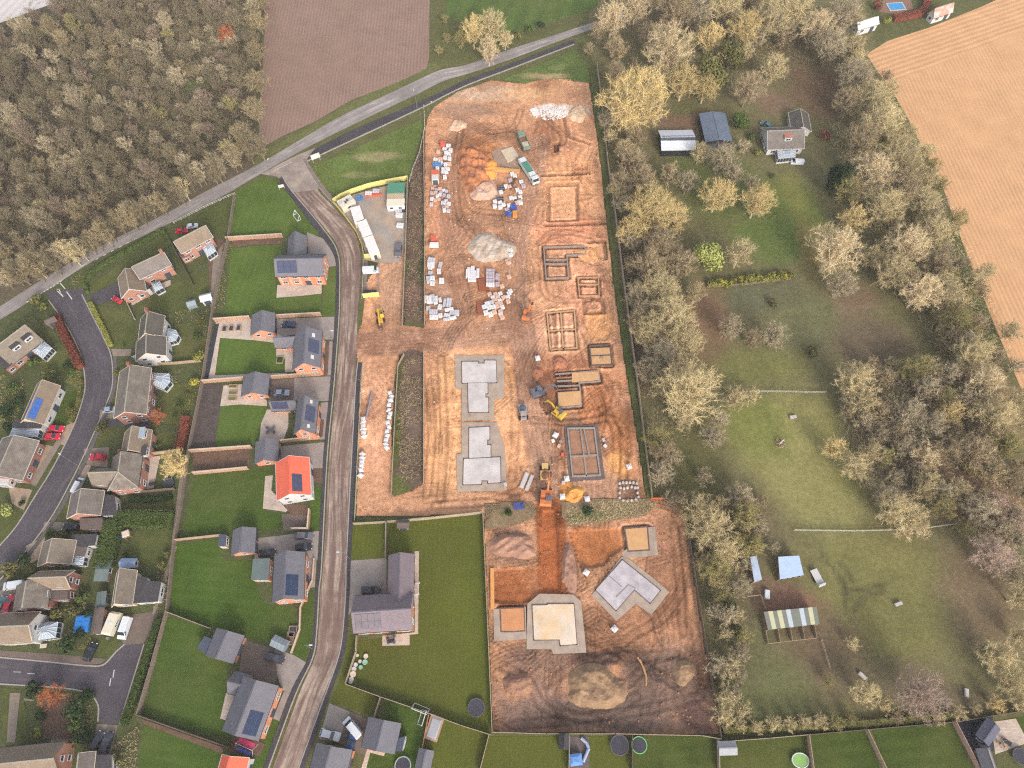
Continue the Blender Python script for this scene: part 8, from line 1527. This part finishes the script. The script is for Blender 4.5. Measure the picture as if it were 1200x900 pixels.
x, y, _ = P(957, 678); t = thing('flat_trailer', 'white flat trailer on the grass beside the square stable', 'trailer', (x, y, .05), 1.9); MB().box((0, 0, .7), (4.2, 1.8, .14)).box((-1.7, 0, 1.1), (.3, 1.8, .7)).build('deck', W_white, t); [wheel(t, (-.4, s_*1.0, .34), .34, .2) for s_ in (-1, 1)]; MB().tube((2.1, 0, .6), (3.4, 0, .5), .06).build('drawbar', METAL, t)
x, y, _ = P(898, 697); tag(MB().box((0, 0, .5), (1.2, 2.2, .9), .1, top=.9).build('feed_bin', SHW, None, (x, y, .03), -.3), 'pale blue white feed bin above the striped stable', 'bin')
# ================================================================ AIR
hz, nt, b = new_mat('thin_haze'); nt.nodes.remove(b); pv = nt.nodes.new('ShaderNodeVolumePrincipled'); pv.inputs['Color'].default_value = (.95, .94, .92, 1); pv.inputs['Density'].default_value = .00016
nt.links.new(pv.outputs[0], nt.nodes['Material Output'].inputs['Volume'])
tag(MB().box((0, 650, 85), (3200, 3900, 174)).build('haze', hz), kind='stuff')
# ================================================================ CAMERA, LIGHT
cam = bpy.data.cameras.new('camera'); co = bpy.data.objects.new('camera', cam); COL.objects.link(co)
cam.lens = 24; cam.sensor_width = 36; cam.clip_start = 1; cam.clip_end = 5000
co.location = (0, 0, CAM_H); co.rotation_euler = (TH, 0, 0); S.camera = co
EL, AZ = radians(32), radians(158)                 # sun height and compass bearing
w = bpy.data.worlds.new('World'); S.world = w; w.use_nodes = True
nt = w.node_tree; bg = nt.nodes['Background']
sky = nt.nodes.new('ShaderNodeTexSky'); sky.sky_type = 'NISHITA'; sky.sun_disc = False
sky.sun_elevation = EL; sky.sun_rotation = AZ; sky.dust_density = 3.0
hs = nt.nodes.new('ShaderNodeHueSaturation'); hs.inputs['Saturation'].default_value = .45       # thin high cloud: a paler sky
nt.links.new(sky.outputs[0], hs.inputs['Color']); nt.links.new(hs.outputs[0], bg.inputs['Color']); bg.inputs['Strength'].default_value = .15
sl = bpy.data.lights.new('sun', 'SUN'); sl.energy = .95; sl.angle = radians(10); sl.color = (1, .93, .82)
so = bpy.data.objects.new('sun', sl); COL.objects.link(so)
so.rotation_euler = (pi/2-EL, 0, pi-AZ); so.location = (60, -80, 120)
S.view_settings.view_transform = 'Standard'; S.view_settings.look = 'None'; S.view_settings.gamma = 1
S.view_settings.use_curve_mapping = False; S.view_settings.exposure = 1.03
S.cycles.use_denoising = False; S.cycles.filter_width = 1.2; S.cycles.max_bounces = 5; S.cycles.diffuse_bounces = 2; S.cycles.glossy_bounces = 2; S.cycles.transparent_max_bounces = 6
